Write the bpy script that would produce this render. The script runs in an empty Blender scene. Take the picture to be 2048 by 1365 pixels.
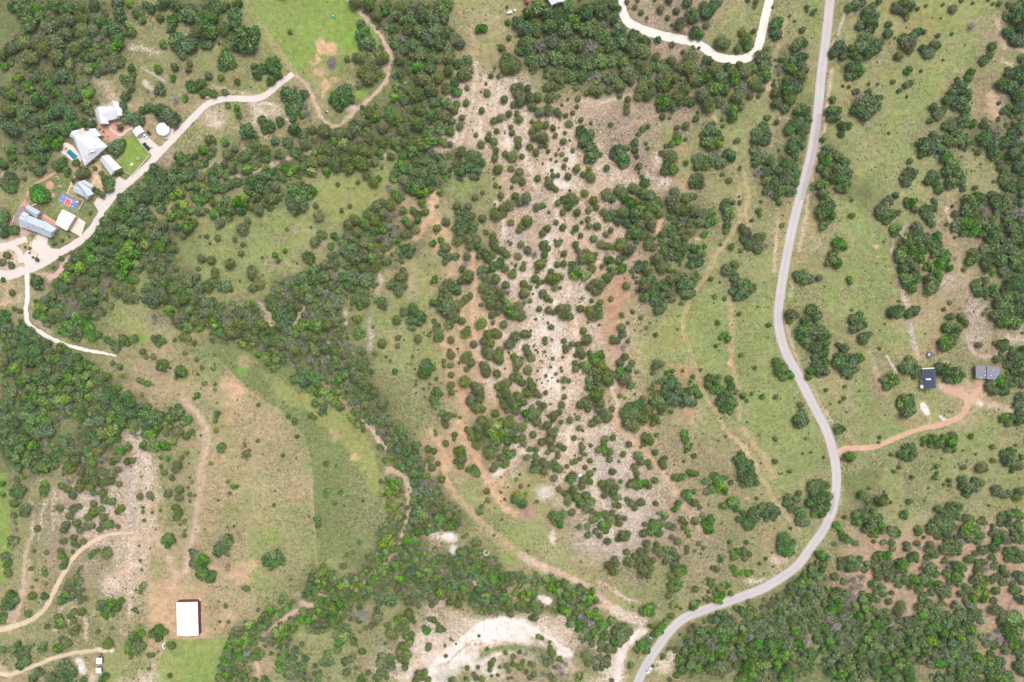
import bpy, bmesh, math, random
import numpy as np
from mathutils import Vector

# ---------------------------------------------------------------- camera, light, exposure
H = 409.6            # flying height of the camera, metres
S = 0.3              # metres on the ground per photo pixel (photo is 2048 px wide)
scene = bpy.context.scene
cam = bpy.data.cameras.new("camera"); camo = bpy.data.objects.new("camera", cam)
scene.collection.objects.link(camo)
camo.location = (0, 0, H); camo.rotation_euler = (0, 0, 0)
cam.sensor_width = 36; cam.lens = 24; cam.clip_start = 1; cam.clip_end = 6000
scene.camera = camo

SUN_EL, SUN_AZ = math.radians(66), math.radians(35)      # high sun behind thin cloud
world = bpy.data.worlds.new("World"); scene.world = world; world.use_nodes = True
wn = world.node_tree; wn.nodes.clear()
sky = wn.nodes.new("ShaderNodeTexSky"); sky.sky_type = 'NISHITA'; sky.sun_disc = False
sky.sun_elevation = SUN_EL; sky.sun_rotation = SUN_AZ; sky.dust_density = 6; sky.air_density = 1.0; sky.ozone_density = 1.0
bg = wn.nodes.new("ShaderNodeBackground"); bg.inputs[1].default_value = 0.145
hs = wn.nodes.new("ShaderNodeHueSaturation"); hs.inputs['Saturation'].default_value = 0.35   # thin white cloud over the blue
wo = wn.nodes.new("ShaderNodeOutputWorld")
wn.links.new(sky.outputs[0], hs.inputs['Color']); wn.links.new(hs.outputs[0], bg.inputs[0]); wn.links.new(bg.outputs[0], wo.inputs[0])
sun = bpy.data.lights.new("sun", 'SUN'); sun.energy = 1.5; sun.angle = math.radians(34); sun.color = (1.0, 0.975, 0.94)
suno = bpy.data.objects.new("sun", sun); scene.collection.objects.link(suno)
suno.rotation_euler = (math.pi/2 - SUN_EL, 0, math.pi - SUN_AZ)
scene.view_settings.view_transform = 'Standard'; scene.view_settings.look = 'None'
scene.view_settings.exposure = 0.42; scene.view_settings.gamma = 1.0
KEXP = 1.72          # brightness of a flat white surface in the finished exposure

rng = np.random.default_rng(7); random.seed(7)
COL = scene.collection

def srgb(c, k=1.0):
    out = []
    for v in c:
        v = v / 255.0
        out.append((v / 12.92 if v <= 0.04045 else ((v + 0.055) / 1.055) ** 2.4) / k)
    return tuple(out)

def P(x, y, z=0.0):
    """photo pixel (2048x1365) seen at height z -> place on the site, metres"""
    f = (H - z) / H
    return Vector(((x - 1024) * S * f, (682.5 - y) * S * f, z))

def link(o, parent=None):
    COL.objects.link(o)
    if parent is not None: o.parent = parent
    return o

def tag(o, label=None, cat=None, group=None, kind=None):
    if label: o["label"] = label
    if cat: o["category"] = cat
    if group: o["group"] = group
    if kind: o["kind"] = kind
    return o

def empty(name, loc, rz=0.0):
    o = bpy.data.objects.new(name, None); o.location = loc; o.rotation_euler = (0, 0, rz); o.empty_display_size = 0.5
    return link(o)

# ---------------------------------------------------------------- materials
def mat(name, color, rough=0.8, metallic=0.0, var=0.12, scale=1.5, bump=0.0, spec=0.3, var2=0.0, scale2=0.2):
    m = bpy.data.materials.new(name); m.use_nodes = True; nt = m.node_tree
    b = nt.nodes["Principled BSDF"]; b.inputs["Roughness"].default_value = rough; b.inputs["Metallic"].default_value = metallic
    b.inputs["Specular IOR Level"].default_value = spec
    tc = nt.nodes.new("ShaderNodeTexCoord"); no = nt.nodes.new("ShaderNodeTexNoise"); no.inputs["Scale"].default_value = scale
    no.inputs["Detail"].default_value = 4
    nt.links.new(tc.outputs["Object"], no.inputs["Vector"])
    mr = nt.nodes.new("ShaderNodeMapRange"); mr.inputs[1].default_value = 0.3; mr.inputs[2].default_value = 0.7
    mr.inputs[3].default_value = 1 - var; mr.inputs[4].default_value = 1 + var
    nt.links.new(no.outputs[0], mr.inputs[0])
    vm = nt.nodes.new("ShaderNodeVectorMath"); vm.operation = 'SCALE'; vm.inputs[0].default_value = color[:3]
    last = mr.outputs[0]
    if var2:
        n2 = nt.nodes.new("ShaderNodeTexNoise"); n2.inputs["Scale"].default_value = scale2; n2.inputs["Detail"].default_value = 2
        nt.links.new(tc.outputs["Object"], n2.inputs["Vector"])
        m2 = nt.nodes.new("ShaderNodeMapRange"); m2.inputs[1].default_value = 0.3; m2.inputs[2].default_value = 0.7
        m2.inputs[3].default_value = 1 - var2; m2.inputs[4].default_value = 1 + var2
        nt.links.new(n2.outputs[0], m2.inputs[0])
        mm = nt.nodes.new("ShaderNodeMath"); mm.operation = 'MULTIPLY'
        nt.links.new(last, mm.inputs[0]); nt.links.new(m2.outputs[0], mm.inputs[1]); last = mm.outputs[0]
    nt.links.new(last, vm.inputs["Scale"]); nt.links.new(vm.outputs[0], b.inputs["Base Color"])
    if bump:
        bp = nt.nodes.new("ShaderNodeBump"); bp.inputs["Strength"].default_value = bump
        nt.links.new(no.outputs[0], bp.inputs["Height"]); nt.links.new(bp.outputs[0], b.inputs["Normal"])
    return m

def leafmat(name, color, hue=0.02, val=0.25):
    m = bpy.data.materials.new(name); m.use_nodes = True; nt = m.node_tree
    b = nt.nodes["Principled BSDF"]; b.inputs["Roughness"].default_value = 0.75; b.inputs["Specular IOR Level"].default_value = 0.15
    at = nt.nodes.new("ShaderNodeAttribute"); at.attribute_name = "leaf"
    oi = nt.nodes.new("ShaderNodeObjectInfo")
    mul = nt.nodes.new("ShaderNodeMix"); mul.data_type = 'RGBA'; mul.blend_type = 'MULTIPLY'; mul.inputs[0].default_value = 1
    mul.inputs[6].default_value = (*color, 1)
    nt.links.new(at.outputs["Color"], mul.inputs[7])
    h = nt.nodes.new("ShaderNodeHueSaturation")
    r1 = nt.nodes.new("ShaderNodeMapRange"); r1.inputs[3].default_value = 0.5 - hue; r1.inputs[4].default_value = 0.5 + hue
    nt.links.new(oi.outputs["Random"], r1.inputs[0]); nt.links.new(r1.outputs[0], h.inputs["Hue"])
    ma = nt.nodes.new("ShaderNodeMath"); ma.operation = 'MULTIPLY'; ma.inputs[1].default_value = 7.31
    fr = nt.nodes.new("ShaderNodeMath"); fr.operation = 'FRACT'
    r2 = nt.nodes.new("ShaderNodeMapRange"); r2.inputs[3].default_value = 1 - val; r2.inputs[4].default_value = 1 + val
    nt.links.new(oi.outputs["Random"], ma.inputs[0]); nt.links.new(ma.outputs[0], fr.inputs[0]); nt.links.new(fr.outputs[0], r2.inputs[0])
    nt.links.new(r2.outputs[0], h.inputs["Value"])
    r3 = nt.nodes.new("ShaderNodeMapRange"); r3.inputs[3].default_value = 0.75; r3.inputs[4].default_value = 1.15
    nt.links.new(oi.outputs["Random"], r3.inputs[0]); nt.links.new(r3.outputs[0], h.inputs["Saturation"])
    nt.links.new(mul.outputs[2], h.inputs["Color"]); nt.links.new(h.outputs[0], b.inputs["Base Color"])
    return m

M = {}
M['road'] = mat('weathered_asphalt', srgb((212, 203, 204), KEXP), 0.9, var=0.05, scale=2.5, var2=0.05, scale2=0.05)
M['roadpatch'] = mat('patched_asphalt', srgb((194, 185, 187), KEXP), 0.9, var=0.06, scale=2.0, var2=0.05, scale2=0.1)
M['roadtrack'] = mat('worn_wheel_path', srgb((220, 212, 213), KEXP), 0.9, var=0.06, scale=2.5, var2=0.06, scale2=0.1)
M['caliche'] = mat('pale_crushed_limestone', srgb((255, 247, 238), KEXP), 0.95, var=0.07, scale=1.2, var2=0.06, scale2=0.1)
M['drive'] = mat('pinkish_gravel_drive', srgb((244, 231, 225), KEXP), 0.95, var=0.05, scale=1.2, var2=0.04, scale2=0.15)
M['concrete'] = mat('pale_concrete', srgb((253, 238, 222), KEXP), 0.9, var=0.03, scale=1)
M['cream'] = mat('cream_paving', srgb((247, 226, 192), KEXP), 0.9, var=0.05, scale=2)
M['pinkpave'] = mat('pink_paving', srgb((228, 172, 158), KEXP), 0.9, var=0.08, scale=2)
M['pinkgravel'] = mat('pink_gravel', srgb((232, 190, 182), KEXP), 0.95, var=0.08, scale=1.5)
M['redirt'] = mat('red_dirt', srgb((228, 184, 158), KEXP), 0.95, var=0.09, scale=1.0, var2=0.08, scale2=0.12)
M['tandirt'] = mat('tan_dirt', srgb((226, 196, 164), KEXP), 0.95, var=0.1, scale=1.0, var2=0.1, scale2=0.12)
M['paletrack'] = mat('pale_track_dirt', srgb((236, 213, 182), KEXP), 0.95, var=0.12, scale=1.0, var2=0.1, scale2=0.12)
M['mauve'] = mat('mauve_flagstone', srgb((176, 158, 164), KEXP), 0.9, var=0.1, scale=2)
M['whiteroof'] = mat('white_standing_seam_metal', (0.56, 0.575, 0.62), 0.55, var=0.03, scale=0.6, spec=0.25)
M['greyroof'] = mat('light_grey_standing_seam_metal', (0.41, 0.45, 0.52), 0.55, var=0.04, scale=0.6, spec=0.25)
M['barnroof'] = mat('bright_white_barn_metal', (0.82, 0.82, 0.82), 0.6, var=0.02, scale=0.5, spec=0.2)
M['darkroof'] = mat('dark_slate_blue_metal', (0.062, 0.076, 0.125), 0.6, var=0.08, scale=1.0, spec=0.3)
M['midroof'] = mat('mid_grey_metal', (0.185, 0.18, 0.225), 0.6, var=0.06, scale=1.0, spec=0.3)
M['stonewall'] = mat('limestone_wall', (0.42, 0.36, 0.28), 0.9, var=0.15, scale=3)
M['whitewall'] = mat('white_wall', (0.62, 0.6, 0.56), 0.8, var=0.05, scale=2)
M['maroon'] = mat('maroon_metal_wall', (0.13, 0.035, 0.045), 0.7, var=0.15, scale=2)
M['greywall'] = mat('dark_grey_wall', (0.12, 0.12, 0.13), 0.8, var=0.1, scale=2)
M['trim'] = mat('white_trim', (0.7, 0.7, 0.7), 0.6, var=0.02)
M['glass'] = mat('dark_window_glass', (0.03, 0.04, 0.05), 0.15, var=0.1, spec=0.6)
M['wood'] = mat('brown_wood', (0.16, 0.09, 0.05), 0.85, var=0.2, scale=4)
M['palewood'] = mat('bleached_wood', (0.55, 0.49, 0.40), 0.9, var=0.12, scale=4)
M['bark'] = mat('bark', (0.10, 0.08, 0.065), 0.95, var=0.25, scale=6)
M['deadtwig'] = None
M['tire'] = mat('black_rubber', (0.015, 0.015, 0.015), 0.9)
M['carwhite'] = mat('white_car_paint', (0.78, 0.78, 0.78), 0.3, var=0.0, spec=0.5)
M['cardark'] = mat('charcoal_car_paint', (0.025, 0.028, 0.04), 0.3, var=0.0, spec=0.5)
M['carglass'] = mat('car_glass', (0.02, 0.03, 0.035), 0.1, var=0.0, spec=0.7)
M['greenpaint'] = mat('dark_green_paint', (0.02, 0.10, 0.06), 0.5, var=0.1)
M['teal'] = mat('teal_plastic', (0.05, 0.35, 0.30), 0.5, var=0.05)
M['redpaint'] = mat('red_paint', (0.35, 0.05, 0.05), 0.5, var=0.1)
M['water'] = mat('pool_water', srgb((0, 140, 165), KEXP), 0.08, var=0.06, scale=0.8, spec=0.5)
M['courtblue'] = mat('blue_court_tiles', srgb((132, 150, 205), KEXP), 0.7, var=0.05, scale=1.5)
M['courtorange'] = mat('orange_court_tiles', srgb((236, 122, 90), KEXP), 0.7, var=0.05, scale=1.5)
M['line'] = mat('white_line_paint', (0.72, 0.70, 0.70), 0.7, var=0.03)
M['rock'] = mat('limestone_block', (0.58, 0.54, 0.46), 0.9, var=0.12, scale=3, bump=0.3)
M['trampoline'] = mat('dark_grey_fabric', (0.10, 0.11, 0.14), 0.8, var=0.08)
M['rust'] = mat('rusty_metal', (0.22, 0.10, 0.08), 0.8, var=0.2, scale=3)

# every tree in view: tile origin, then x y size+kind (o dark oak, g grey green oak, m leafy, j juniper, b lime green, d bare)
TREES = """
0 0
70 64 6b 88 68 6b 20 78 6b 27 86 7b 45 78 6m 128 26 6b 130 4 4b 86 95 7b 38 38 5d 98 40 6d 41 68 3d 30 22 9m 24 8 9o 12 6 6o 37 10 7m 48 26 9g 40 17 6m 56 6 7o 66 10 8o 78 8 7m 82 18 8j 70 22 8j 95 5 6j 98 18 6o 55 44 9j 68 34 8j 82 30 8j 45 50 8j 25 45 8j 30 58 8j 12 48 7o 3 55 6m 4 66 5m 58 58 8j 75 50 7j 85 42 7o 92 30 7o 103 24 6o 112 30 9o 117 38 7o 120 14 8o 138 12 7o 142 20 5m 131 32 6m 118 4 7o 108 48 6m 118 46 6m 84 56 5m 90 58 6o 72 80 4o 60 76 8o 48 86 8o 56 92 6o 35 76 7g 12 95 6j 3 92 6o 40 100 9o 60 103 8o 76 97 7o 75 90 5o 64 108 8o 70 118 8o 86 106 6m 90 112 6o 78 125 7o 56 112 9o 55 128 9o 68 130 7o 30 104 8g 10 110 8j 32 122 8o 12 130 9o 36 133 7g 22 114 7o 85 122 5o 92 124 5o 45 120 6o 2 120 6o
164 3 8o 172 21 7o 171 29 5o 160 18 5j 190 15 9g 200 22 8o 197 33 7j 176 42 11o 190 44 10o 181 54 7g 163 44 5m 204 46 4o 175 6 6o 150 8 6o 145 4 4o 132 68 5m 133 75 4o 127 80 8g 131 88 5g 125 96 6o 158 69 5g 160 88 7o 157 92 4o 175 67 5j 173 78 4m 192 86 7o 200 84 6m 203 93 5o 185 98 4m 176 100 6d 190 64 4g 188 70 4g 116 60 8g 112 66 6g 104 70 5g 98 74 4o 143 110 5o 149 107 6o 165 114 9o 160 112 8o 172 120 8o 128 117 8o 137 121 8o 122 107 6o 120 127 4o 97 102 3j 152 99 3d 148 91 4d
410 0
40 39 14o 32 46 8o 48 34 8o 22 60 9o 18 66 6o 27 65 5g 20 33 4j 5 18 9o 6 32 9o 10 6 9o 30 15 8o 30 25 8o 3 44 6o 20 6 6m 33 4 6m 50 67 5m 52 74 6m 68 66 9o 73 74 6m 67 80 6m 57 69 6o 33 82 4j 16 78 4j 3 76 5j 78 86 6m 82 94 7o 90 98 9o 98 94 6o 90 88 5d 87 108 8o 94 104 6o 101 107 5d 103 114 5d 106 119 3d 97 115 4m 99 122 2d 88 118 5o 23 105 4m 32 108 4m 34 115 4m 58 120 6o 64 126 7o 75 122 6o 60 130 5o 42 132 9o 50 135 5o 20 92 4m 8 94 5m 3 92 4m 33 82 4g 156 24 5o 158 34 8o 163 42 8o 157 44 6o 85 32 3m 142 59 4m 153 58 6j 162 62 7j 165 70 8j 164 78 8j 158 72 6j 140 90 8o 130 100 8o 134 108 5o 141 98 8o 134 92 5o 191 86 5b 189 98 5b 184 107 3b 170 118 5b 162 130 4b 192 16 6m 198 20 6m 199 39 6d 181 26 4d 190 45 5o 200 50 6o 203 30 6j 150 3 7j 165 5 7j 180 10 7o 172 15 6j 187 28 5o 195 8 7j 180 58 6g 204 72 4g 195 75 5o 176 60 5j 195 60 6j 200 100 6o 203 90 5j 178 128 6j 195 120 7j 155 122 7j 165 112 6j 150 130 7j 185 115 7o 198 130 6j 145 135 6j 120 131 7j 108 130 5j 135 134 6j 90 130 7o 98 134 6o 127 63 4d
820 0
5 5 6d 10 14 8o 22 20 9g 30 10 8g 38 6 6m 34 18 6g 3 20 6o 8 32 6m 24 30 8g 38 32 7g 45 38 7g 50 44 6j 30 42 8g 18 40 8o 5 45 6o 10 55 7j 22 58 6m 22 68 7m 38 50 6g 8 68 7m 10 61 3d 40 60 7j 50 64 6g 58 60 6o 57 72 8j 38 72 6j 28 78 7j 44 82 6o 52 76 6j 12 80 8j 22 90 8j 36 88 6j 46 92 6m 8 95 8j 24 102 7o 38 104 7m 45 110 5m 56 103 4j 10 110 7j 22 116 7o 34 116 6j 46 104 4m 52 118 4j 20 121 5d 8 125 8j 30 128 7m 40 132 6m 18 134 7o 42 122 5o 50 126 5j
69 29 5m 74 28 5m 97 7 2j 99 38 3.4j 92 48 4.5j 97 60 8o 104 66 8j 97 68 7j 103 60 6j 85 68 2j 89 76 3j 81 76 3g 71 92 1.5j 77 93 5j 94 100 5.3j 104 88 5j 108 94 6g 103 105 4j 110 103 6j 72 111 4.4j 84 121 4.6j 91 118 5j 99 114 4.5j 107 114 4j 109 120 5j 87 131 3.8j 101 127 3j 102 133 4j 66 135 3j 79 135 4j 95 133 1.2j 119 98 6g 128 97 6g 140 98 6g 137 87 5j 147 79 5j 143 86 5g 122 107 5j 130 112 6j 138 110 6g 147 112 5j 150 115 4j 156 116 3j 163 113 3.3j 167 107 2.6j 168 99 3.6g 176 93 3.5g 182 91 5j 188 92 6j 199 90 5o 159 124 4.4j 171 120 3.2j 181 123 2.5j 201 125 3j 172 132 7o 180 134 6o 128 126 6j 136 125 5g 143 128 4j 122 132 4j 122 122 3j 149 128 1.2j 150 120 1.2j 158 99 2j 152 105 2g 126 66 4j 136 70 3j 108 53 3j 146 135 3j 155 133 2.5j 76 84 2j 57 88 3g 118 89 5j 110 86 5j
98 22 4o 108 22 8o 118 14 8m 128 8 8m 137 14 8m 115 30 9o 125 30 8g 140 26 8o 116 44 9g 128 47 9d 142 41 9g 155 30 8g 165 22 9m 150 18 8o 160 8 8o 175 12 9o 190 10 9o 202 18 7o 178 30 9g 190 35 9g 168 45 9g 182 48 9d 200 45 8g 122 58 7g 132 60 7g 145 58 9g 160 60 8g 175 62 9g 190 62 9g 202 60 7g 160 76 7g 172 76 7o 188 76 5d 180 79 4d 200 78 7g 153 48 6j 110 50 6o 204 4 6o 196 24 6d
1230 0
20 7 3.3j 26 13 3.5j 46 10 5j 54 0 5j 53 18 3.3j 62 11 4.5j 73 2 6j 65 24 6.5j 78 16 7o 73 14 4g 92 13 8o 88 6 5o 98 5 7o 103 2 5o 92 25 4.5j 80 31 6o 85 35 6o 78 35 5o 106 42 7j 111 44 6o 127 32 5j 131 40 7j 134 46 6o 123 49 5j 139 31 3.4j 133 0 3j 141 2 3.5j 140 7 2.5j 158 7 2g 162 23 8o 162 33 7o 183 44 7m 188 42 6o 175 16 2g 180 21 2g 192 7 3g 192 11 2j 198 13 3g 201 10 2j 188 30 4g 152 49 2j 12 2 3j 23 0 3j 40 0 2g 57 25 2g 32 18 2g 44 37 5o 43 40 4o 57 45 3.6j 20 35 7o 30 43 7o 17 46 8o 28 52 8j 18 54 5j 5 42 8o 3 28 8o 2 8 5o 3 55 6o 24 63 5j 31 71 6j 41 57 5j 38 66 6g 48 67 8g 56 62 6j 8 63 6j 12 74 8g 4 86 7g 16 81 5j 76 58 8j 74 68 8j 85 72 7g 92 60 6o 98 70 7j 88 66 5d 79 80 7j 85 80 7m 92 78 6m 64 69 6j 113 66 5m 125 65 5g 120 77 7m 130 72 7j 138 69 4m 147 57 8g 150 66 7o 150 75 8o 140 84 7j 146 89 5j 105 75 7g
30 80 7g 27 88 7g 35 86 6g 45 78 5j 52 79 6j 59 78 6j 48 87 7g 37 92 5g 32 96 6j 23 97 5j 13 99 4j 12 106 4j 12 112 4j 5 96 3.5j 50 102 9m 57 106 7o 48 108 6o 63 98 8j 70 90 6j 75 102 6g 45 96 4j 87 96 7j 93 106 7j 90 102 5j 100 88 7m 110 90 6o 83 92 4d 104 102 6g 110 109 7d 121 98 7j 118 110 8m 117 117 6m 125 106 5m 128 86 6d 134 92 5d 135 97 4j 144 96 3j 160 93 5.5j 161 104 6m 170 108 6g 175 100 7j 173 90 7o 180 86 8o 184 78 7j 176 68 6m 187 67 7o 187 58 7o 179 62 6o 190 71 5o 172 82 6o 187 112 8o 181 122 8o 188 128 8g 192 120 6o 174 130 7o 153 118 4m 150 117 2m 162 122 3.5j 149 128 7g 143 132 7g 153 133 6g 107 120 2.5o 108 126 2.5j 97 124 4o 95 131 7o 103 134 5o 89 134 5o 81 119 4o 83 112 2j 62 128 3.5g 63 135 5j 71 126 5g 28 129 4o 33 126 3g 48 117 4g 55 118 2j 24 134 3o 78 48 3o 84 48 2o 68 52 3g
1638 0
30 8 5o 37 5 6o 43 3 5o 52 7 6g 47 13 6o 55 14 6g 60 2 4o 41 25 6o 52 24 8o 48 20 7o 50 32 6o 47 38 8g 43 46 8g 57 45 8g 50 52 7o 61 43 5g 50 44 6g 70 24 4.5o 69 34 5.5o 78 8 6g 84 3 6j 91 4 7o 85 12 5j 88 17 4m 87 10 3d 20 47 7o 15 53 6o 24 55 6o 32 49 5m 35 55 5m 39 59 5o 36 70 9o 31 75 6o 42 71 6o 24 86 2j 30 87 2o 59 84 2j 50 84 2g 74 82 3g 90 43 8j 86 38 6o 94 37 6o 99 32 5o 105 32 3j 91 50 5j 80 56 5.5j 104 49 5o 110 53 7g 114 45 5j 118 45 5m 119 36 3j 119 47 3m 90 70 4.6m 87 72 3o 102 71 2j 87 85 4j 92 83 4j 80 91 3j 88 97 1.7j 76 38 1.5j 71 43 1j 107 6 2j 99 9 2.5j 124 5 2j 134 9 5j 153 26 6.4d 154 3 2j 143 0 3j 169 0 2j 189 7 2j 180 4 3j 174 4 2j 133 34 2j 122 18 1.5j 124 60 1.5j 121 46 1j 146 45 1j 198 8 6o 204 3 5o 196 18 7o 204 16 6o 190 32 7o 203 27 7o 198 40 7o 204 42 5o 174 47 5.5o 172 53 4o 165 61 6o 170 57 4o 153 72 5o 150 78 5o 138 79 3j 140 86 8o 133 93 7o 147 94 7m 129 100 6o 141 102 9o 150 98 4m 114 107 5g 119 114 7g 112 121 4o 125 110 5g 147 108 7o 132 124 8g 145 120 8g 154 124 5m 138 131 7g 127 127 5g
48 104 12o 40 98 8d 57 100 7m 38 110 7o 46 113 8o 54 107 8o 38 92 4o 50 92 4o 62 98 3o 14 100 4.4o 13 112 7o 17 118 6o 11 118 5o 20 110 4o 24 127 6o 30 126 4o 23 133 5o 190 107 4g 185 111 4o 180 103 2.5j 180 118 2j 192 114 1.5j 203 58 5o 204 67 5o 190 74 6o 198 72 6o 202 80 7o 183 84 7o 193 86 8o 199 96 7o 200 108 7o 204 103 5o 165 124 5o 178 131 7d 169 132 5o 200 129 8o 193 134 5o 190 70 4o 70 133 2g 115 135 5o
0 273
10 14 6m 12 22 5m 30 12 6o 38 10 8o 48 6 7m 58 8 6m 40 22 7o 38 34 7o 30 30 4m 60 2 4m 12 42 8o 5 48 7o 10 50 7o 3 28 6o 3 80 8o 3 87 6o 14 94 6o 4 97 6o 24 42 3j 58 30 7o 63 25 6o 66 34 5o 76 26 4.5o 85 36 6g 80 40 5g 66 39 3m 73 44 3o 95 32 3j 101 37 3o 93 26 2j 118 10 8o 111 12 6o 116 17 5o 123 6 4o 108 45 7o 109 52 6o 104 42 4o 119 35 5m 115 33 3m 97 55 4o 103 58 4g 40 57 10m 36 60 6m 46 60 6m 38 52 5m 46 62 4m 90 76 2.6m 69 100 2.4m 62 104 2.8m 54 107 3m 7 119 4.6o 2 126 4.6o 11 129 4.4o 37 123 2.8o 61 122 3.4o 71 116 2.4o 53 131 2.4m 30 112 2j 33 121 1.6j 25 111 1.5j
155 33 7o 163 40 8o 160 34 6o 150 42 7o 142 50 7o 155 52 8o 165 52 7o 133 56 7o 144 62 8o 158 62 7o 122 62 6o 130 68 8o 142 74 8o 118 72 6o 112 78 7m 124 80 8o 136 84 8o 150 80 7o 160 72 6o 106 86 7o 100 94 6o 112 92 8m 124 94 8o 136 98 8m 96 102 6o 106 104 8m 118 106 8o 130 108 7b 146 108 7b 90 108 6o 98 114 7o 110 116 8o 122 118 8m 134 118 7m 84 116 6o 90 122 7m 102 124 8o 114 128 8m 126 128 8b 76 124 6o 70 130 6m 80 132 7b 94 133 7o 106 134 6m 138 130 6m 140 90 6o 156 98 6o 162 88 7o 170 80 6m 176 74 6o 150 88 5g 160 110 6m 152 122 5g 165 104 6o 172 112 5j 150 132 5j 160 130 6m 168 122 5j 176 132 4j
180 22 7m 188 24 7m 195 20 4o 175 32 6g 170 42 6g 183 40 7g 192 36 7g 200 28 5g 203 14 6m 200 40 6g 205 25 5o 180 56 7b 174 60 5b 182 68 7b 188 50 5m 196 50 6o 194 60 6o 200 64 6m 190 74 5m 180 78 6m 176 90 6o 188 92 8m 183 98 5j 195 86 5j 200 74 6o 205 55 5m 187 82 5j 202 122 5j 178 68 4b 200 100 2j
410 273
8 12 5j 20 6 5m 22 18 6j 30 12 5g 40 20 6o 50 8 6j 60 14 6j 70 4 5o 83 6 7g 90 16 6g 100 8 6g 75 18 6j 60 22 6o 5 4 6j 5 18 5o 20 28 5m 28 34 5o 15 36 6o 10 30 5g 42 34 6b 38 36 4b 60 30 5b 5 36 5m 21 40 4b 8 44 6o 3 50 6b 10 52 6o 18 52 6o 30 46 6o 25 48 6o 3 60 6o 8 66 5m 2 74 3j 48 44 7o 60 40 7o 66 36 5o 54 50 8o 44 54 6o 40 62 6b 52 60 7m 62 54 7g 70 50 6j 66 62 7j 72 62 5g 64 70 5o 54 74 6j 46 70 6m 34 66 7m 22 66 7o 16 72 7o 26 74 7m 24 80 5m 10 78 6m 14 86 6g 36 74 6o 60 68 4j
42 84 5g 38 93 6.5j 41 89 4j 13 102 4g 30 103 3g 38 108 3.4j 36 117 3.8j 6 124 5.4j 25 128 6j 10 135 5j 47 133 6j 2 100 3j 5 107 2j 70 119 4m 73 124 3.4m 80 115 3m 82 93 2.6g 57 121 1.8j 92 127 1.5j 89 125 1j 104 121 6.4g 116 99 6.4g 110 106 6j 114 80 6.2j 111 69 3.8j 137 74 2.8j 145 70 2.8j 153 46 3j 162 40 5.4j 169 46 6g 174 42 4m 177 31 2.4j 133 48 3j 143 52 1j 149 52 1j 106 91 1.6j 
90 55 8o 94 64 9o 87 65 7o 97 56 8o 92 73 7o 99 70 6o 84 62 5o 86 70 5o 103 52 6m 109 55 5m 97 46 3m 104 60 4m
80 32 5m 84 36 5b 90 33 5m 78 42 4m 100 30 6m 106 36 6b 108 26 6j 118 24 6j 122 36 5m 130 28 7o 116 14 5m 110 17 4b 98 22 5j 124 14 6j 128 4 5m 138 8 7b 141 6 4b 150 14 6j 140 24 7j 152 24 7j 145 33 6j 158 28 7j 160 14 7j 164 4 6j 174 16 5m 178 6 6j 190 6 6j 192 12 4m 200 6 6j 170 26 5m 186 20 5j 198 18 6m 194 28 5m 200 32 6m 190 36 6g 188 42 5m 199 44 6j 204 52 5o 183 50 6d 190 58 6m 193 62 5m 196 50 5d 178 66 5g 186 68 6j 172 70 6j 164 78 6j 178 80 5m 170 84 6j 178 92 5m 160 88 6m 150 84 6j 144 88 6j 152 96 6j 144 100 6j 163 98 4m 172 94 5m 138 106 6g 130 100 5o 150 104 5m 160 106 6j 166 110 5b 174 102 5j 181 107 4d 174 115 3d 190 98 5d 192 104 4m 186 90 5d 200 98 5j 200 84 5m 184 80 5d 198 74 5m 140 116 7o 128 120 6g 130 128 6g 148 112 6o 150 122 7j 142 128 6m 158 120 6j 166 122 6m 172 130 6j 158 132 6j 120 128 6j 110 132 6g 103 134 4m 180 124 5j 126 110 4o 204 88 5j 200 112 5o 196 118 4o 204 118 5o 198 134 4j
820 273
3 14 7m 10 8 7j 18 6 7m 28 4 6m 33 6 5b 40 8 4j 22 14 7d 6 26 6g 14 24 6g 22 32 8g 12 38 8g 30 22 6o 34 34 5m 32 28 5j 4 36 6g 10 48 7g 20 44 7o 4 52 7m 10 58 6b 16 56 5b 20 52 5o 12 66 5m 30 56 4m 3 74 4o 16 76 4.8m 8 78 5g 8 84 4o 27 70 2.5g 6 94 5j 27 92 5j 36 85 5o 2 113 6o 23 107 4o 31 104 4m 35 111 6j 31 116 4o 38 121 5o 45 120 5o 35 126 4j 15 119 1j 26 98 1g
51 17 7j 53 26 9g 50 34 6o 62 22 8g 66 20 6o 72 26 5o 68 34 6o 63 40 4j 67 42 3o 60 30 7o 47 28 5j 71 8 4.8j 84 6 5.4g 78 2 4j 86 15 4j 85 22 5.2j 88 33 5.8j 108 3 5j 108 10 5j 96 18 4.5j 103 20 6g 112 20 3.4j 120 11 4.5j 126 16 4.8j 101 32 4.2j 109 36 5.3g 104 43 4j 112 45 4.8j 102 51 2.6j 124 1 5j 133 2 6g 131 9 3.5j 138 15 3j 136 10 3j 145 0 3j 153 5 4.4j 160 4 1.6j 149 13 1.8j 146 18 2.5g 152 18 3j 154 12 1j 163 14 3j 141 23 2j 146 25 2j 156 23 3j 133 27 1.5j 154 30 3.2j 142 34 2.3j 159 32 1j 143 40 4j 148 39 3j 158 40 4.4g 167 33 4.8j 128 42 4.2g 139 46 5.6j 141 50 5j 146 53 3.8j 137 42 3j 173 38 4g 179 34 4j 181 41 5.8g 197 32 4.2j 176 4 8o 180 12 8o 181 20 8o 184 14 5o 190 18 3m 172 8 5o 176 24 4o 204 20 5o 84 42 1.7m 79 33 1j 75 37 1j 78 36 1j 86 49 3m 90 51 2m 73 56 2.8j 65 61 4j 91 59 4.4j 85 68 1.6j
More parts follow.
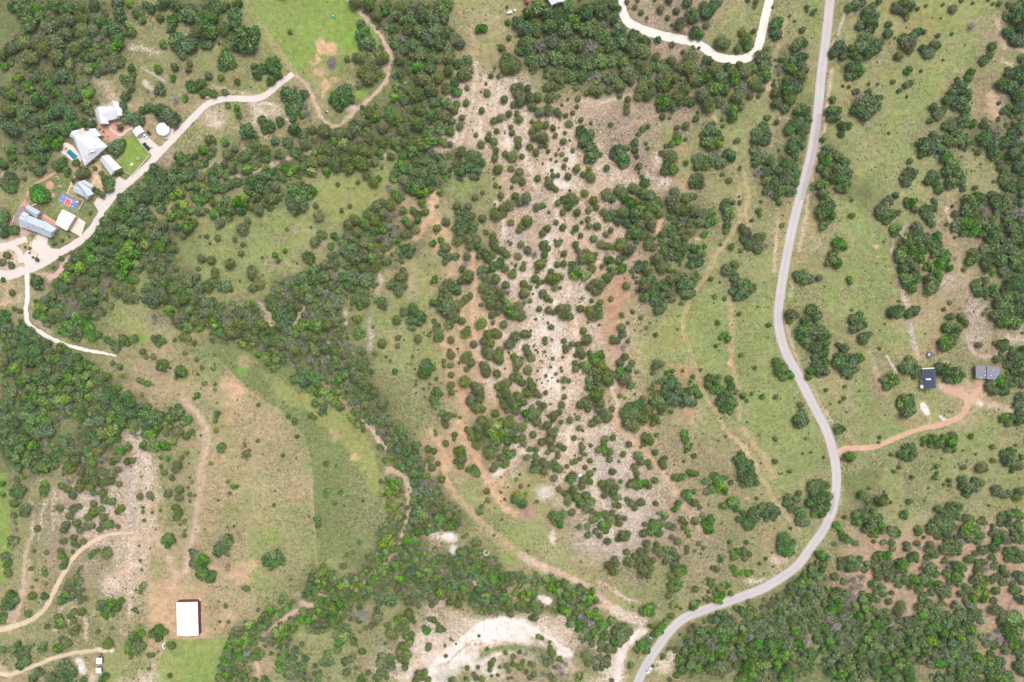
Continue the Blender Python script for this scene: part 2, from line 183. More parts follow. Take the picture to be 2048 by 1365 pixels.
47 70 5m 58 70 5j 52 78 8o 54 88 9g 47 92 6o 62 80 5m 64 90 6o 62 96 5j 50 98 6g 48 104 6g 60 104 6j 66 104 6g 60 110 5j 68 110 5o 72 112 6m 76 118 6m 78 122 5j 69 120 4j 83 100 5j 84 106 6g 86 112 5g 82 118 5g 76 96 3.4j 73 82 5j 86 79 6g 92 72 5j 99 69 6j 93 78 5j 84 74 4j 106 60 5g 110 66 5g 116 62 6.2j 101 86 4j 112 90 5j 117 85 6.5j 109 94 4j 127 71 5j 132 69 4j 135 70 2j 139 76 2.3j 148 67 4.6j 154 63 5o 161 62 6g 158 70 6o 165 64 5o 153 76 4j 167 76 5j 160 54 2j 152 54 .8j 175 57 4.8j 184 64 5.6j 187 71 4j 179 74 4.4j 178 83 4j 197 58 6j 203 62 5o 194 76 5j 202 78 6o 198 82 5o 179 90 4j 187 90 5g 146 86 3.2g 153 91 4.4g 137 92 5.2j 133 97 5g 166 92 4.6j 172 86 2.5g 171 99 3.4j 163 96 2.6j 184 102 4.6g 191 108 5.4g 197 110 5j 203 111 3.6j 196 98 3.6j 201 94 3.6j 111 108 4.3g 101 107 2.3j 98 105 1.6j 148 107 4j 151 105 2.6j 145 104 2j 166 108 4.6j 168 114 4j 154 117 4j 118 114 5g 125 118 6d 134 108 6o 138 112 4j 135 118 5j 130 128 6g 134 124 4g 108 120 4.7j 113 132 4j 114 127 3j 106 129 2.4j 102 127 1.3j 96 118 5g 92 114 5g 57 120 5g 56 128 6d 52 133 4j 84 130 6o 90 126 6o 72 134 6o 78 134 4o 95 132 5j 104 135 4j 147 128 4j 154 127 4j 141 135 4j 165 134 7o 162 128 5o 176 116 5g 180 122 7g 172 122 6g 186 118 3j 200 125 6o 203 132 6m 192 130 3g 182 132 5m 127 135 3j 118 85 3g
1230 273
3 15 8o 8 22 8o 9 28 6o 12 11 4m 20 6 5o 20 14 4o 22 20 3m 24 30 4o 24 36 2j 31 7 2.4j 33 12 2.4j 27 40 3o 30 47 6o 62 4 5m 57 7 4m 51 10 3m 47 16 4o 56 20 7j 52 28 6o 58 33 6m 50 35 5o 47 33 3d 71 3 2.6j 71 27 3g 95 6 9m 102 8 7b 90 4 6o 104 3 6m 84 22 7g 90 27 8g 97 24 7g 102 18 6d 106 26 7g 113 17 6o 117 20 6o 82 30 5j 122 4 4m 125 33 2j 142 4 7o 150 4 6o 140 14 6g 146 18 8g 142 24 7g 154 24 6o 143 36 7d 150 36 7g 152 44 6g 158 32 7o 153 52 5g 156 57 6d 150 56 4j 160 48 7o 163 58 6o 165 66 4m 170 42 8g 166 34 6o 172 28 6o 178 30 6o 180 38 7g 180 46 6g 176 54 7o 168 52 6g 173 36 6o 180 5 8o 178 12 8o 186 8 6o 180 17 5o 178 44 5d 82 44 8g 78 48 5o 86 48 5g 60 56 6g 58 66 8g 64 72 7g 56 72 5o 70 62 6j 76 60 5m 80 60 4j 68 74 6j 80 76 6g 88 78 6o 95 77 7m 98 83 6m 92 86 6o 85 86 6g 78 72 5j 110 66 5o 111 72 6o 115 76 6m 112 80 5o 112 88 5m 111 94 4m 118 66 3j 125 66 2.6g 124 60 1.5m 125 69 2d 144 74 4g 145 79 2.6m 137 84 2.4g 146 65 2j 127 92 5j 131 96 6j 130 102 6o 140 105 8g 134 108 6o 143 112 6g 146 100 6g 126 114 3g 117 110 4g 106 108 2j 152 110 4d 167 89 3m 168 79 1.3m 114 44 4g 108 38 3g 125 31 2g 100 70 3d
8 58 7o 4 54 6j 18 52 6j 28 56 7o 36 60 7o 42 64 5m 14 66 8m 26 70 8b 38 70 7m 46 68 4j 8 76 7j 20 78 8o 32 80 7j 44 78 5j 3 84 6o 12 86 6o 24 88 6j 36 88 6j 20 96 8o 28 100 5m 14 100 5j 22 104 4o 34 100 4j 6 108 7g 14 114 7g 10 120 5o 34 108 6g 38 112 4j 54 94 6g 48 98 5j 58 98 5g 46 104 4o 68 88 7g 76 94 6j 66 96 4j 70 102 5j 74 88 6j 90 98 4m 60 108 8o 55 105 5d 66 114 7o 56 118 7g 48 114 5o 64 120 6o 70 110 6g 80 112 6o 86 116 6m 78 120 6o 84 125 6o 76 128 5o 90 110 3m 4 124 6m 8 132 6m 24 130 7o 32 133 6j 42 122 6g 46 130 6j 54 132 5m 65 128 2m 18 134 4j 88 84 5g 200 5 1j 3 134 5o 112 133 7g 120 128 5g 118 134 5g
1638 273
4 3 3.4m 8 13 5o 4 18 5o 7 24 6m 2 32 5o 20 19 6o 26 26 6o 22 34 8g 28 36 7o 17 40 7o 24 44 7o 26 52 6m 20 52 5o 6 38 4m 3 48 6m 4 58 7m 8 64 6m 6 74 10g 12 80 6m 5 88 6m 10 70 7o 33 79 3.6g 33 64 2g 20 106 7m 25 110 5m 14 118 6m 18 126 6m 12 125 6m 20 128 4m 105 8 8o 118 6 8g 104 18 5o 112 12 7o 122 14 6o 130 5 7g 140 4 7g 149 7 3m 127 20 6m 133 28 8m 128 36 7o 138 38 8o 143 44 7o 132 46 8o 116 38 7o 110 44 6o 118 48 5g 120 53 5o 145 52 4o 118 20 4d 91 25 3.6g 90 38 7g 88 46 6o 95 36 5o 84 42 4o 143 20 4d 148 35 2.6d 160 16 4j 166 3 8o 175 8 8g 183 6 7o 176 16 7o 174 20 4m 180 26 3.6j 196 6 8o 195 18 8o 203 12 7o 200 30 7o 204 36 5o 187 34 6g 186 42 7g 188 50 6o 194 52 4m 202 48 6g 204 58 5o 156 51 3.4j 153 35 1j 162 28 1.4o 175 45 2g
77 59 4o 70 64 6o 66 74 9g 72 78 6o 62 78 6o 68 84 5o 80 76 3g 93 66 6m 90 68 5o 96 73 4m 89 64 5o 115 64 3o 117 67 2.4o 108 74 7g 110 80 6o 104 76 4o 115 72 4o 112 86 4o 75 93 5m 80 92 4m 76 97 4o 98 91 6g 96 94 5o 114 89 3j 111 91 1j 128 88 2.4j 136 78 4.5j 134 70 2.4o 138 66 2d 150 64 8m 152 72 8o 160 62 7o 148 76 7m 164 74 7d 158 82 7o 140 88 7g 148 88 8m 156 92 7m 137 92 5o 145 96 5o 162 98 5m 136 101 2j 148 100 1j 175 62 7m 180 68 7o 184 62 6m 178 74 5o 172 58 5o 192 76 7g 200 78 8d 190 84 6o 196 92 8m 204 90 8m 196 102 7o 204 104 7o 172 96 8o 180 100 7g 170 102 6o 188 110 8g 176 110 9g 194 118 7g 182 124 8g 196 128 8m 166 112 6g 168 124 7g 168 132 6m 154 116 6m 152 124 6m 158 120 6m 185 134 7g 202 132 5g 202 66 4o
100 104 6g 108 102 6g 118 100 6o 114 108 7g 120 108 5g 102 98 4o 84 112 7m 90 108 6m 82 120 7m 88 124 7m 96 116 7m 92 130 7m 84 132 6m 100 122 6m 104 114 6o 116 118 5m 122 116 5o 128 118 5m 126 124 6o 120 128 7m 110 130 6m 130 132 5m 115 134 5m 98 132 5g 137 122 4d 145 133 3j 65 105 1.4j 58 127 1j 31 61 1j 67 41 1j
0 546
37 9 8o 34 4 4o 41 14 4o 3 7 3o 16 11 1j 12 20 4g 56 10 6o 66 4 7b 72 6 6b 62 14 7o 50 24 6o 45 28 6o 40 34 7m 36 28 3m 52 32 5o 55 40 6j 42 44 6m 36 42 5o 50 46 6o 60 44 6g 60 34 5g 75 31 5d 71 28 4d 79 34 3.5d 68 42 5d 78 18 6o 86 10 5j 95 20 5b 92 28 7o 84 24 6j 102 22 5g 108 10 5d 95 8 5o 114 0 6o 88 28 4o 122 2 6m 132 6 6m 125 14 6g 121 18 6j 128 23 8g 130 15 5j 134 26 5g 148 16 8o 154 24 9o 146 24 7o 160 18 7g 152 32 5o 164 10 6m 172 16 6g 166 26 6j 178 30 5j 170 38 6m 180 20 6o 188 10 7g 196 6 6o 200 14 6g 190 20 6o 184 26 6j 196 26 6j 192 38 6m 184 44 6g 178 48 6j 188 54 7g 196 48 6j 201 52 5b 199 56 4b 203 40 6g 180 52 5j 204 30 6o 104 39 3o 111 33 4m 114 42 1j 154 44 5.4d 155 50 3d
74 44 6m 82 48 8m 88 54 7m 78 56 7m 68 52 6m 92 62 7m 98 62 5m 96 44 4m 60 56 6m 72 62 6m 88 42 6m 76 66 4m 64 60 4m 107 67 4.4o 112 70 3.6o 116 75 5o 118 72 4o 124 66 6m 128 71 4m 134 65 5m 154 66 4.4o 159 64 3o 158 71 4o 164 68 4m 175 67 3m 183 64 5g 188 66 4g 194 70 3g 143 79 4g 146 84 3g 153 84 3.6g 162 94 6m 166 90 5m 160 90 4m 170 95 2j 113 90 3.2m 120 94 3.8m 103 105 5o 107 103 5g 122 103 3m 139 107 4m 147 111 4m 144 110 3m 182 99 7.4m 176 104 3m 185 80 3g 197 86 3g 197 122 4m 194 126 2o 202 95 3g 204 111 2.5m 142 121 2.2g 178 122 .8j 140 100 .8j 118 115 4m 198 101 2g
4 44 7o 6 54 6o 3 50 6o 22 55 6o 30 60 7o 18 62 6o 35 66 8o 26 70 7o 42 62 7o 45 72 7o 34 78 8o 22 80 7o 12 82 6g 50 78 6m 55 86 6m 40 88 7o 30 90 7m 60 72 5m 46 96 7o 62 90 6g 68 98 6o 62 76 6m 72 92 6o 78 84 5o 80 96 6m 88 92 6m 84 104 6m 76 106 7o 92 100 5b 82 114 7o 90 112 5b 68 108 7m 60 102 5d 56 106 6m 46 110 6m 38 106 7m 28 104 6m 16 96 6b 10 100 5m 20 110 6m 32 116 6m 42 118 6m 52 118 6m 62 118 6o 72 118 7m 78 124 6b 66 126 7b 56 128 6m 44 128 6m 34 126 6m 24 124 6m 12 118 6m 10 128 6o 4 134 7o 20 134 6o 30 134 6o 90 124 6b 86 132 5m 98 124 6m 108 120 7o 116 124 7o 106 130 7o 116 132 7o 124 124 6o 130 130 6o 128 120 4m 98 132 6m 70 133 5d 50 134 5m 60 134 5m 5 88 5j 3 96 4j 3 110 5m 14 70 5o 8 74 5m 4 64 3m 20 48 3m 14 36 3g 20 38 3g 66 78 5m 74 78 5o 96 96 4b 140 134 4o 148 134 4o 178 134 4o 170 135 3m
410 546
10 3 5j 6 10 6g 12 8 5g 3 14 6j 20 13 6g 15 15 4m 25 16 4m 47 1 6g 48 15 5.6m 54 11 6.2g 58 2 1.4j 35 8 1.6m 27 30 3m 34 32 1j 66 26 6g 70 30 5g 64 34 5g 67 22 5g 50 36 4g 52 40 3g 0 30 5g 6 30 7g 14 34 6g 6 40 6g 14 44 6g 20 44 5d 34 40 6g 33 36 4g 28 44 5g 40 40 4g 8 48 5b 10 54 5b 5 46 3b 16 60 6o 21 64 5o 14 52 5o 24 52 6j 32 50 6j 34 60 6j 40 54 7j 46 50 6j 50 58 6j 58 52 6j 26 60 6j 42 62 6j 34 68 4b 38 71 5b 48 70 4b 44 76 4b 40 66 4g 58 62 5m 64 58 5m 62 70 6o 58 76 5d 54 82 4m 68 62 3m 50 66 5j 70 68 6j 64 80 5b 70 86 6b 64 90 6b 68 94 5b 73 93 3b 62 86 4b 78 88 4o 75 84 3o 60 66 4m
92 9 7o 98 5 7g 90 15 5m 100 14 7g 110 6 7g 120 4 7g 80 16 5d 82 22 5d 84 28 6g 94 22 7g 106 18 6g 104 26 6g 114 18 6g 120 20 6d 128 12 6g 130 4 6d 136 16 4b 133 20 3b 128 24 5d 122 34 6g 132 32 7g 134 26 5g 128 38 5g 138 4 6o 146 3 6o 144 12 6o 150 8 6g 156 4 7g 164 4 6g 148 16 5j 160 10 6g 152 26 6g 160 28 6j 155 32 5m 148 28 5g 170 12 4g 162 22 4g 86 36 6o 78 40 6o 84 46 7o 74 44 6o 70 42 4o 88 42 5o 78 52 6o 74 54 5o 94 34 5j 102 42 5d 108 42 4d 106 34 3g 96 54 6m 104 52 7m 112 50 6m 118 46 5g 112 56 6m 122 52 6j 128 48 6g 134 46 4g 100 62 6j 90 60 7g 82 58 7g 86 68 7d 96 70 5d 80 66 7g 76 72 6j 90 76 6j 84 74 5j 100 78 5j 118 64 5j 110 66 5j 110 76 6m 120 76 6o 124 70 4d 134 68 4d 141 70 4.4d 144 74 3.6d 137 74 4j 130 78 6j 138 80 6j 144 84 5j 106 86 5d 118 88 5d 124 84 4d 112 97 5d 130 86 5m 138 92 6j 146 90 6j 128 94 6o 140 100 6m 130 100 5d 138 104 4d 148 98 6j 134 108 5m 142 110 5d 152 104 6j 158 110 6j 145 116 6j 152 118 5g 162 116 5j 165 124 4g 157 124 5g 96 102 6o 90 106 6m 100 108 7o 108 104 7o 112 110 6o 97 98 5o 116 104 5o 104 116 4m 112 120 5m 118 118 5b 124 124 6b 130 128 6b 136 134 5m 122 118 4b 110 131 5m 118 133 5g 128 120 4o 150 128 5g 160 132 5j 146 130 4g 153 46 5.8j 154 60 6.8g 156 34 3m 178 30 7.4g 172 28 3m 177 70 5.6g 158 79 4g 157 94 6g 161 90 4g 152 94 4j 170 119 6j 178 130 6j 190 99 3.8m 168 98 2.2m 185 88 1.8m 203 91 1.2m 168 54 2m 193 65 3.4j 193 73 3.4j 199 67 1.2j 197 63 .8m 187 12 6g 194 18 6.6g 198 4 6j 194 12 5g 201 14 3g 192 47 5.6g 200 38 6g 204 48 4o 204 54 3o 168 4 3g 193 4 5j 170 80 3g 181 84 2g 
8 95 3.4m 10 111 2.4m 10 117 2.4m 5 123 1.2d 9 82 2m 53 132 2.8o 15 83 .8j 26 90 1g 28 94 1g 12 130 1.4g 1 110 2m
820 546
25 6 4m 22 9 3m 4 38 7o 10 42 6o 3 46 6o 9 50 5o 14 46 4o 3 55 4o 2 34 5o 43 12 8g 36 10 5m 50 8 5g 48 17 6o 35 18 6m 38 24 6j 32 22 5m 24 30 5m 36 34 10g 46 34 7g 42 42 7g 30 26 4m 40 50 6m 46 46 5j 52 48 5j 60 23 4o 56 26 5m 58 4 7j 58 8 4j 52 30 4j 71 32 3j 56 60 6.2j 58 56 4j 71 51 6.2j 94 52 5j 83 50 3j 82 42 5j 88 40 4j 19 62 2.8j 21 59 1.2j 14 60 1.4j 27 54 5g 29 64 6g 28 60 6g 24 48 3g 8 66 5j 41 67 5j 64 71 4.8j 48 76 1.8j 48 79 1j 49 90 2j 41 82 5g 40 78 3g 34 88 2.8m 34 93 2.6m 41 92 4g 41 102 4g 16 92 6o 15 100 7o 20 94 6o 12 96 5o 18 88 4o 3 84 2.4m 1 91 1.6m 5 96 1.4g 20 87 1.8m 25 90 1g 8 77 1.2m 6 108 2m 6 112 1.6j 20 111 1.8j 14 116 2j 6 120 1.4j 15 124 1.6j 19 115 1.4j 10 105 .8j 16 108 1j 26 106 2.5g 55 86 5.4g 58 82 5g 61 90 5.4j 55 84 5j 57 96 3.6j 73 92 5j 76 96 6g 76 101 5g 77 98 5j 55 109 7g 87 101 5g 41 112 4.6g 42 119 4.2m 60 121 4.8d 68 116 7j 61 128 6j 70 126 6j 66 134 6j 64 112 5j 25 124 6g 27 120 6g 25 132 4.6m 22 126 4g 72 120 4j
74 4 5j 80 6 6j 74 14 6g 78 18 7g 86 14 6d 86 6 6g 90 20 6g 76 24 6m 84 26 6g 82 20 5g 96 12 5m 98 20 5d 92 26 4g 102 2 5j 97 33 7m 100 40 7m 106 40 7g 108 34 6j 110 42 6g 102 44 4j 97 38 5o 80 32 6g 88 34 5g 114 11 5.4j 115 20 6g 119 15 4j 113 23 4j 114 30 3j 120 28 3j 125 6 5j 129 9 4g 133 9 2.6g 127 14 2.2j 123 21 1.4j 116 44 1.5j 126 46 2j 133 46 1j 133 21 5g 137 25 4g 141 28 3g 129 36 4g 140 6 6g 146 5 6g 152 4 3g 144 10 4g 145 15 4j 150 15 2.2j 139 37 4.8g 144 40 3.6m 152 36 6g 158 35 5j 154 42 6j 160 44 5j 148 36 4g 165 2 7b 176 2 7b 180 14 5g 190 12 7g 196 6 6g 186 18 6g 184 10 5g 199 3 5g 172 26 5d 170 36 5g 180 38 6g 188 36 6m 184 43 6g 190 42 5g 190 30 4g 182 28 3g 201 26 3.4j 178 50 1.5j 189 52 2g 174 58 4.6g 141 54 4j 138 50 2g 121 58 2j 85 60 6j 78 62 6j 74 68 5g 88 62 5g 80 70 6g 76 78 6g 84 78 6d 80 84 5g 88 84 6g 90 78 5g 90 88 5j 101 68 4j 100 72 6j 106 64 6j 107 62 4j 114 61 5.8g 118 62 4g 135 66 3.2g 135 70 3j 142 67 1.6j 124 73 1.6j 126 77 1.6j 128 79 1.4j 135 79 1.8g 136 83 1j 154 68 3.6j 156 74 4j 162 71 4j 156 78 4j 168 72 4g 176 67 6g 170 78 5g 172 82 5g 166 82 3g 153 84 2b 143 86 2.6m 130 88 1j 132 89 1.2j 99 80 1.6j 104 84 5g 116 75 5j 118 80 5g 121 85 5j 113 86 2g 110 86 3j 108 90 6g 106 96 4g 118 97 5.4g 95 96 1.4j 103 104 5j 108 104 6g 112 110 5j 120 108 4.4j 98 110 5j 88 114 5.4j 94 112 6j 96 120 6g 90 122 5j 122 114 6j 118 120 6g 126 120 5g 108 124 6j 100 128 7g 106 132 7m 96 132 6j 114 130 4g 92 128 4g 130 123 3g 141 94 2m 151 95 1.8j 152 98 2g 146 101 2.4j 136 103 2.2j 128 98 1.8m 130 95 1j 127 107 1.4j 130 106 1j 132 110 1.4j 138 108 1.4j 142 105 1.2j 148 108 2.2j 154 107 4.2j 159 108 3j 154 115 2.2j 136 120 3.2j 141 116 1j 133 114 .8j 154 124 3.4j 152 132 4g 129 130 3.4g 134 133 4g 141 131 1.4g 122 135 4j 165 90 4j 166 96 4.6j 172 92 4g 176 94 6m 184 86 6m 190 82 6m 180 80 4m 190 92 6g 184 98 6m 196 100 6g 188 106 6o 180 114 6m 190 116 6m 178 108 4m 186 122 7g 178 130 7g 170 132 5j 190 130 6g 198 108 6g 203 68 4.6m 202 64 3o 202 102 5o
1230 546
12 13 5.3j 30 14 7j 38 18 8o 30 24 6o 36 6 6o 48 14 7o 54 20 6g 46 24 7o 40 28 6o 50 10 5o 48 32 6o 42 38 5g 46 37 5m 28 8 4j 56 6 6j 60 5 5j 68 10 7o 74 12 7g 72 20 6g 80 7 4m 66 16 5g 77 20 5g 75 24 3m 60 27 2m 18 39 3m 7 42 3.2m 26 45 2.8m 35 50 1.8m 32 55 2.8m 30 62 1m 13 50 2.4g 42 48 1m 41 62 3g 63 56 2m 20 57 1.2m 6 55 5g 8 62 5o 2 68 5o 8 74 5d 13 68 3m 96 6 3g 105 9 1.6g 100 24 3m 96 23 1m 110 26 2.8m 103 50 3.2m 110 62 4.4m 113 66 4.4m 106 65 3m 101 73 2.8m 105 71 1m 126 82 2.8m 124 41 2.8m 143 34 1.4m 140 95 2.4g 127 66 .8j 99 30 1g 120 4 6o 124 10 7o 118 18 5o 128 20 7o 122 23 6o 134 14 5o 138 15 5m 132 10 5m 126 16 6g 154 52 3.2m 176 42 6g 182 42 4g 175 48 4g 189 5 9g 184 2 6o 204 5 4g 196 6 6g 196 36 6m 202 42 7m 192 50 7m 188 58 8o 198 60 9g 192 68 8o 200 74 7o 203 50 5b 184 64 4o 202 92 6o 196 98 6m 194 104 4m 200 84 5o 203 100 4b 163 90 6m 168 94 6m 164 98 6m 172 100 5m 170 104 5m 176 103 4m 160 88 4m
10 84 5j 5 90 5m 17 90 4m 14 96 5o 6 98 5m 10 106 7g 16 112 5o 4 104 5o 22 99 2.5m 38 100 3m 42 90 5g 46 91 5m 40 94 4g 68 98 2.2m 86 97 2.4m 78 104 3m 76 108 2.6m 74 111 1.6m 52 100 3m 58 98 3m 58 106 5o 54 112 7o 50 120 6o 62 114 6o 66 120 7o 74 118 6m 80 116 6m 84 122 5o 60 126 7o 70 128 7o 78 130 5o 54 128 6o 5 123 3j 10 125 2m 28 126 4g 38 116 2.6m 43 119 2.4m 36 121 2m 14 134 6o 24 134 7o 38 130 6m 44 128 6m 48 134 6j 34 135 5m 28 130 3j 95 106 6o 94 112 5o 100 108 6m 104 104 4m 102 116 6o 108 118 6g 114 106 5o 116 114 5o 112 122 6o 106 128 7o 116 130 7o 112 134 7o 97 118 3m 128 123 4.2m 122 119 3.4m 132 128 2.4m 137 121 2.6m 147 124 3.2m 161 124 3g 186 132 4g 154 110 1g 20 121 1.4j 166 126 1g 204 135 3g
1638 546
2 5 2g 0 44 4m 30 6 4m 31 10 3m 72 10 1g 33 37 1.8m 35 46 6o 41 44 6o 38 54 7o 46 52 4m 45 64 6o 50 62 4m 44 68 5g 4 58 6o 9 62 5o 4 70 7o 8 70 4o 4 80 7o 6 90 6o 4 98 7o 19 72 3o 26 76 6o 20 84 6o 22 92 8o 32 88 9o 40 86 6m 28 98 7o 36 96 6o 17 90 5o 30 104 4m 61 76 2m 66 51 1.4m 75 38 7o 81 36 5o 80 43 4m 71 42 4o 80 28 2.2m 95 38 6o 90 42 5o 98 36 4o 89 8 8m 98 4 7m 92 14 6m 84 4 5m 110 6 7m 112 14 8m 118 10 6o 110 18 5m 120 4 5m 131 30 2.6m 125 37 2.4m 168 36 2m 165 41 2.6m 158 12 7g 166 8 5g 166 18 6o 174 20 5o 160 20 5o 174 14 4o 168 25 3m 148 28 2d 142 36 3d 132 44 5m 142 44 5m 146 50 5m 130 54 7o 138 56 6m 126 56 4o 134 64 6m 126 66 5m 126 72 7m 134 70 5m 121 70 4m 182 72 6o 186 70 5o 186 76 4o 176 70 3g 160 72 4g 178 86 4.6g 184 84 4g 182 80 3g 65 107 5m 72 104 6m 76 108 5m 68 114 5m 71 110 6m 84 95 5o 90 86 5m 88 94 7m 96 98 7o 94 90 5m 100 96 4m 96 104 4m 120 94 5o 126 98 7m 134 100 7m 138 98 6o 130 106 6o 138 106 6m 143 102 4m 121 100 4o 92 124 5m 84 126 6m 90 130 7m 82 132 5m 94 132 4m 172 110 6m 180 108 7m 188 110 7m 176 118 6m 186 118 6o 170 116 5m 194 112 4m 26 114 2.4m 7 117 2.4g 25 125 2.6m 21 129 2.4m 12 131 1.6m 41 118 1.5b 198 8 8o 192 12 8o 186 16 5o 204 14 7o 190 20 5m 180 30 7m 188 26 7o 196 22 6o 202 28 7o 180 42 8m 190 38 10g 200 38 8o 184 50 7m 194 48 8m 204 44 6o 198 54 4m 204 78 6o 196 84 7g 200 90 8o 190 92 5g 196 98 6o 204 102 6o 200 108 6g 204 112 5m 202 124 6o 200 132 6o 204 60 2m
0 819
6 8 7o 14 14 7o 4 22 7o 24 6 6m 32 10 6m 30 20 7m 42 8 6m 46 14 7o 38 24 7o 48 22 7o 26 30 7m 14 32 7o 4 34 6o 8 44 7g 20 40 7o 34 36 6b 28 46 6o 16 50 6m 26 52 6m 38 46 7m 48 50 7m 56 48 6o 44 58 7m 52 56 6m 38 60 5m 30 60 4d 18 58 5o 60 44 5o 64 34 5o 46 34 4d 58 42 3d 68 2 3d 82 6 6m 92 4 6m 88 14 6g 98 12 6g 90 24 6g 86 30 6o 96 32 6o 104 24 7b 114 20 7m 112 8 7m 122 4 8o 132 6 7o 120 14 7o 110 30 6m 102 38 5g 134 16 6m 136 26 5d 133 20 5b 146 6 8o 156 8 8o 146 16 7o 158 18 6m 146 24 6m 154 22 6b 152 30 5m 144 36 6m 154 38 7m 164 36 6m 160 30 4d 172 26 4d 172 32 5b 176 4 8m 170 8 6m 182 8 4m 188 10 5o 183 14 4m 178 22 6j 186 26 5j 192 22 4.6m 170 18 5j 166 24 4j
70 42 6j 78 42 6j 66 50 6j 76 50 6j 70 58 7j 84 52 4d 92 54 5m 88 44 5m 98 42 5j 104 50 5d 112 52 5j 117 50 4j 128 52 5.2j 133 51 4j 122 42 5m 128 38 5j 128 34 5d 115 42 4m 82 62 5j 92 62 6j 102 62 6j 112 64 6j 118 60 4j 86 70 6j 96 72 6j 106 72 6j 112 72 4j 80 78 6j 90 78 5j 62 76 5j 68 72 5d 68 80 5j 76 82 5.4d 73 86 5j 63 65 2j 44 74 4m 43 80 5m 43 85 4m 47 76 3j 119 75 4j 101 77 2.8g 94 84 4g 103 84 5.2j 105 90 5j 112 92 5g 94 94 4j 94 102 6j 100 100 5g 88 108 5j 92 106 4g 60 99 4.4j 74 99 5.4j 79 97 4j 70 106 5j 77 113 5j 66 115 5j 64 120 4.6j 80 121 4.6j 86 118 5g 92 116 4j 104 108 5j 105 115 6j 110 114 5m 100 120 4j 121 99 5.2j 118 102 4j 118 117 3g 109 125 4.6j 98 129 5j 92 132 5j 74 128 4j 63 132 4.4j 74 134 4j 83 132 4g 14 94 5.4j 20 92 4d 26 100 6.4m 22 103 5m 14 106 4j 16 120 5d 14 113 4d 38 119 4g 13 131 6m 2 74 3.6o 3 85 3.4m 18 82 8o 12 82 5o 24 68 3m 16 70 4g 17 76 4o
161 48 3j 168 49 3.4m 177 55 5.6j 176 60 5j 164 63 4j 161 57 2.6j 172 68 4o 187 43 3m 182 48 3g 168 84 5.6j 179 80 5.4j 180 88 5.2j 179 103 5.4j 176 98 5j 176 108 4.6m 184 112 2.8j 180 115 2g 140 87 4.4j 150 86 5j 143 98 2m 143 103 2.4m 152 103 2j 160 101 2j 144 111 2.4m 153 91 1.4j 146 79 1m 168 130 7o 170 128 5j 190 85 3j 188 78 2j 192 73 2g 190 92 2j 195 86 2j 189 54 1.4j 199 43 1.2j 201 26 1.4m 168 38 4m 190 68 1.8j 184 126 3g 185 121 2j 196 120 1j
410 819
12 4 4o 11 8 3o 10 12 3g 11 21 3g 30 4 1j 16 39 5o 18 37 4o 53 32 2.4o 41 44 4j 44 41 2.4j 42 49 2j 37 48 1.4j 58 45 1.2m 78 46 2.2g 91 49 1.8m 92 27 2.8o 83 7 2.8o 90 11 3.8m 89 14 3m 39 34 2j 40 37 2j 45 46 2j 23 72 2.4g 28 77 3.4m 32 77 2.4m 25 84 2.4g 13 91 1.6j 6 54 2.4g 69 96 2.4o 104 107 1.4o 29 117 1.6o 22 118 1.2j 32 115 1j 16 128 6d 22 130 6o 12 134 5d 24 134 5o 35 129 2d 121 54 3.4m 131 56 2m 105 55 1.6m 143 73 1.4m 122 81 3.4m 121 86 3m 136 83 3.2m 130 93 2.8m 139 96 2g 124 104 1.4m 144 124 2m 158 91 2m 160 81 1.4g 112 110 4o 113 116 4o 155 133 3m 116 4 4o 118 0 4o 106 6 4m 110 8 3m 121 4 2m
146 7 4b 149 10 5b 153 15 4b 148 4 4m 158 20 3o 160 4 5m 168 8 6g 176 14 6g 162 10 4g 172 3 5g 184 12 5j 192 16 6j 196 22 6g 186 22 5j 178 22 5d 182 30 5g 190 30 5g 198 30 5o 192 40 6o 186 38 5o 200 42 6o 204 52 6o 196 48 5g 180 43 3.4d 180 51 3.4b 174 38 2.4m 203 60 4g 183 70 4m 182 76 5b 188 76 5b 194 72 5b 192 78 4b 184 84 5b 178 86 2.6b 186 93 5b 181 97 3b 190 97 6b 185 101 4b 193 108 5b 190 107 3b 184 110 4b 173 105 3d 185 118 3.4b 194 118 3m 193 86 4j 176 72 3j 182 130 6b 188 133 5b 176 134 4b 180 122 4j 202 130 6m 204 118 5j 200 108 3j 203 98 3j 190 124 3g 204 80 3d
820 819
33 4 4o 36 9 5g 40 6 4m 45 6 2.6m 28 5 2m 7 17 1.3m 36 16 4g 34 12 4g 26 25 2.5m 25 21 2g 45 25 4g 44 30 2.6m 36 34 4.4m 57 20 3.6j 67 1 4j 73 0 4j 85 4 5g 50 8 2m 98 0 5j 106 0 6j 113 8 6d 116 4 6m 122 6 6g 128 12 5m 126 4 6j 118 10 4b 130 0 4j 144 6 5.6g 149 3 4j 143 11 3m 138 6 2g 151 13 3.3j 160 11 4.2j 168 9 3.6j 165 5 1.4j 169 19 3.6j 173 21 2j 178 0 4j 182 14 5.4j 188 10 6j 194 4 6g 188 0 5g 196 10 5g 200 7 4g 202 0 4g 
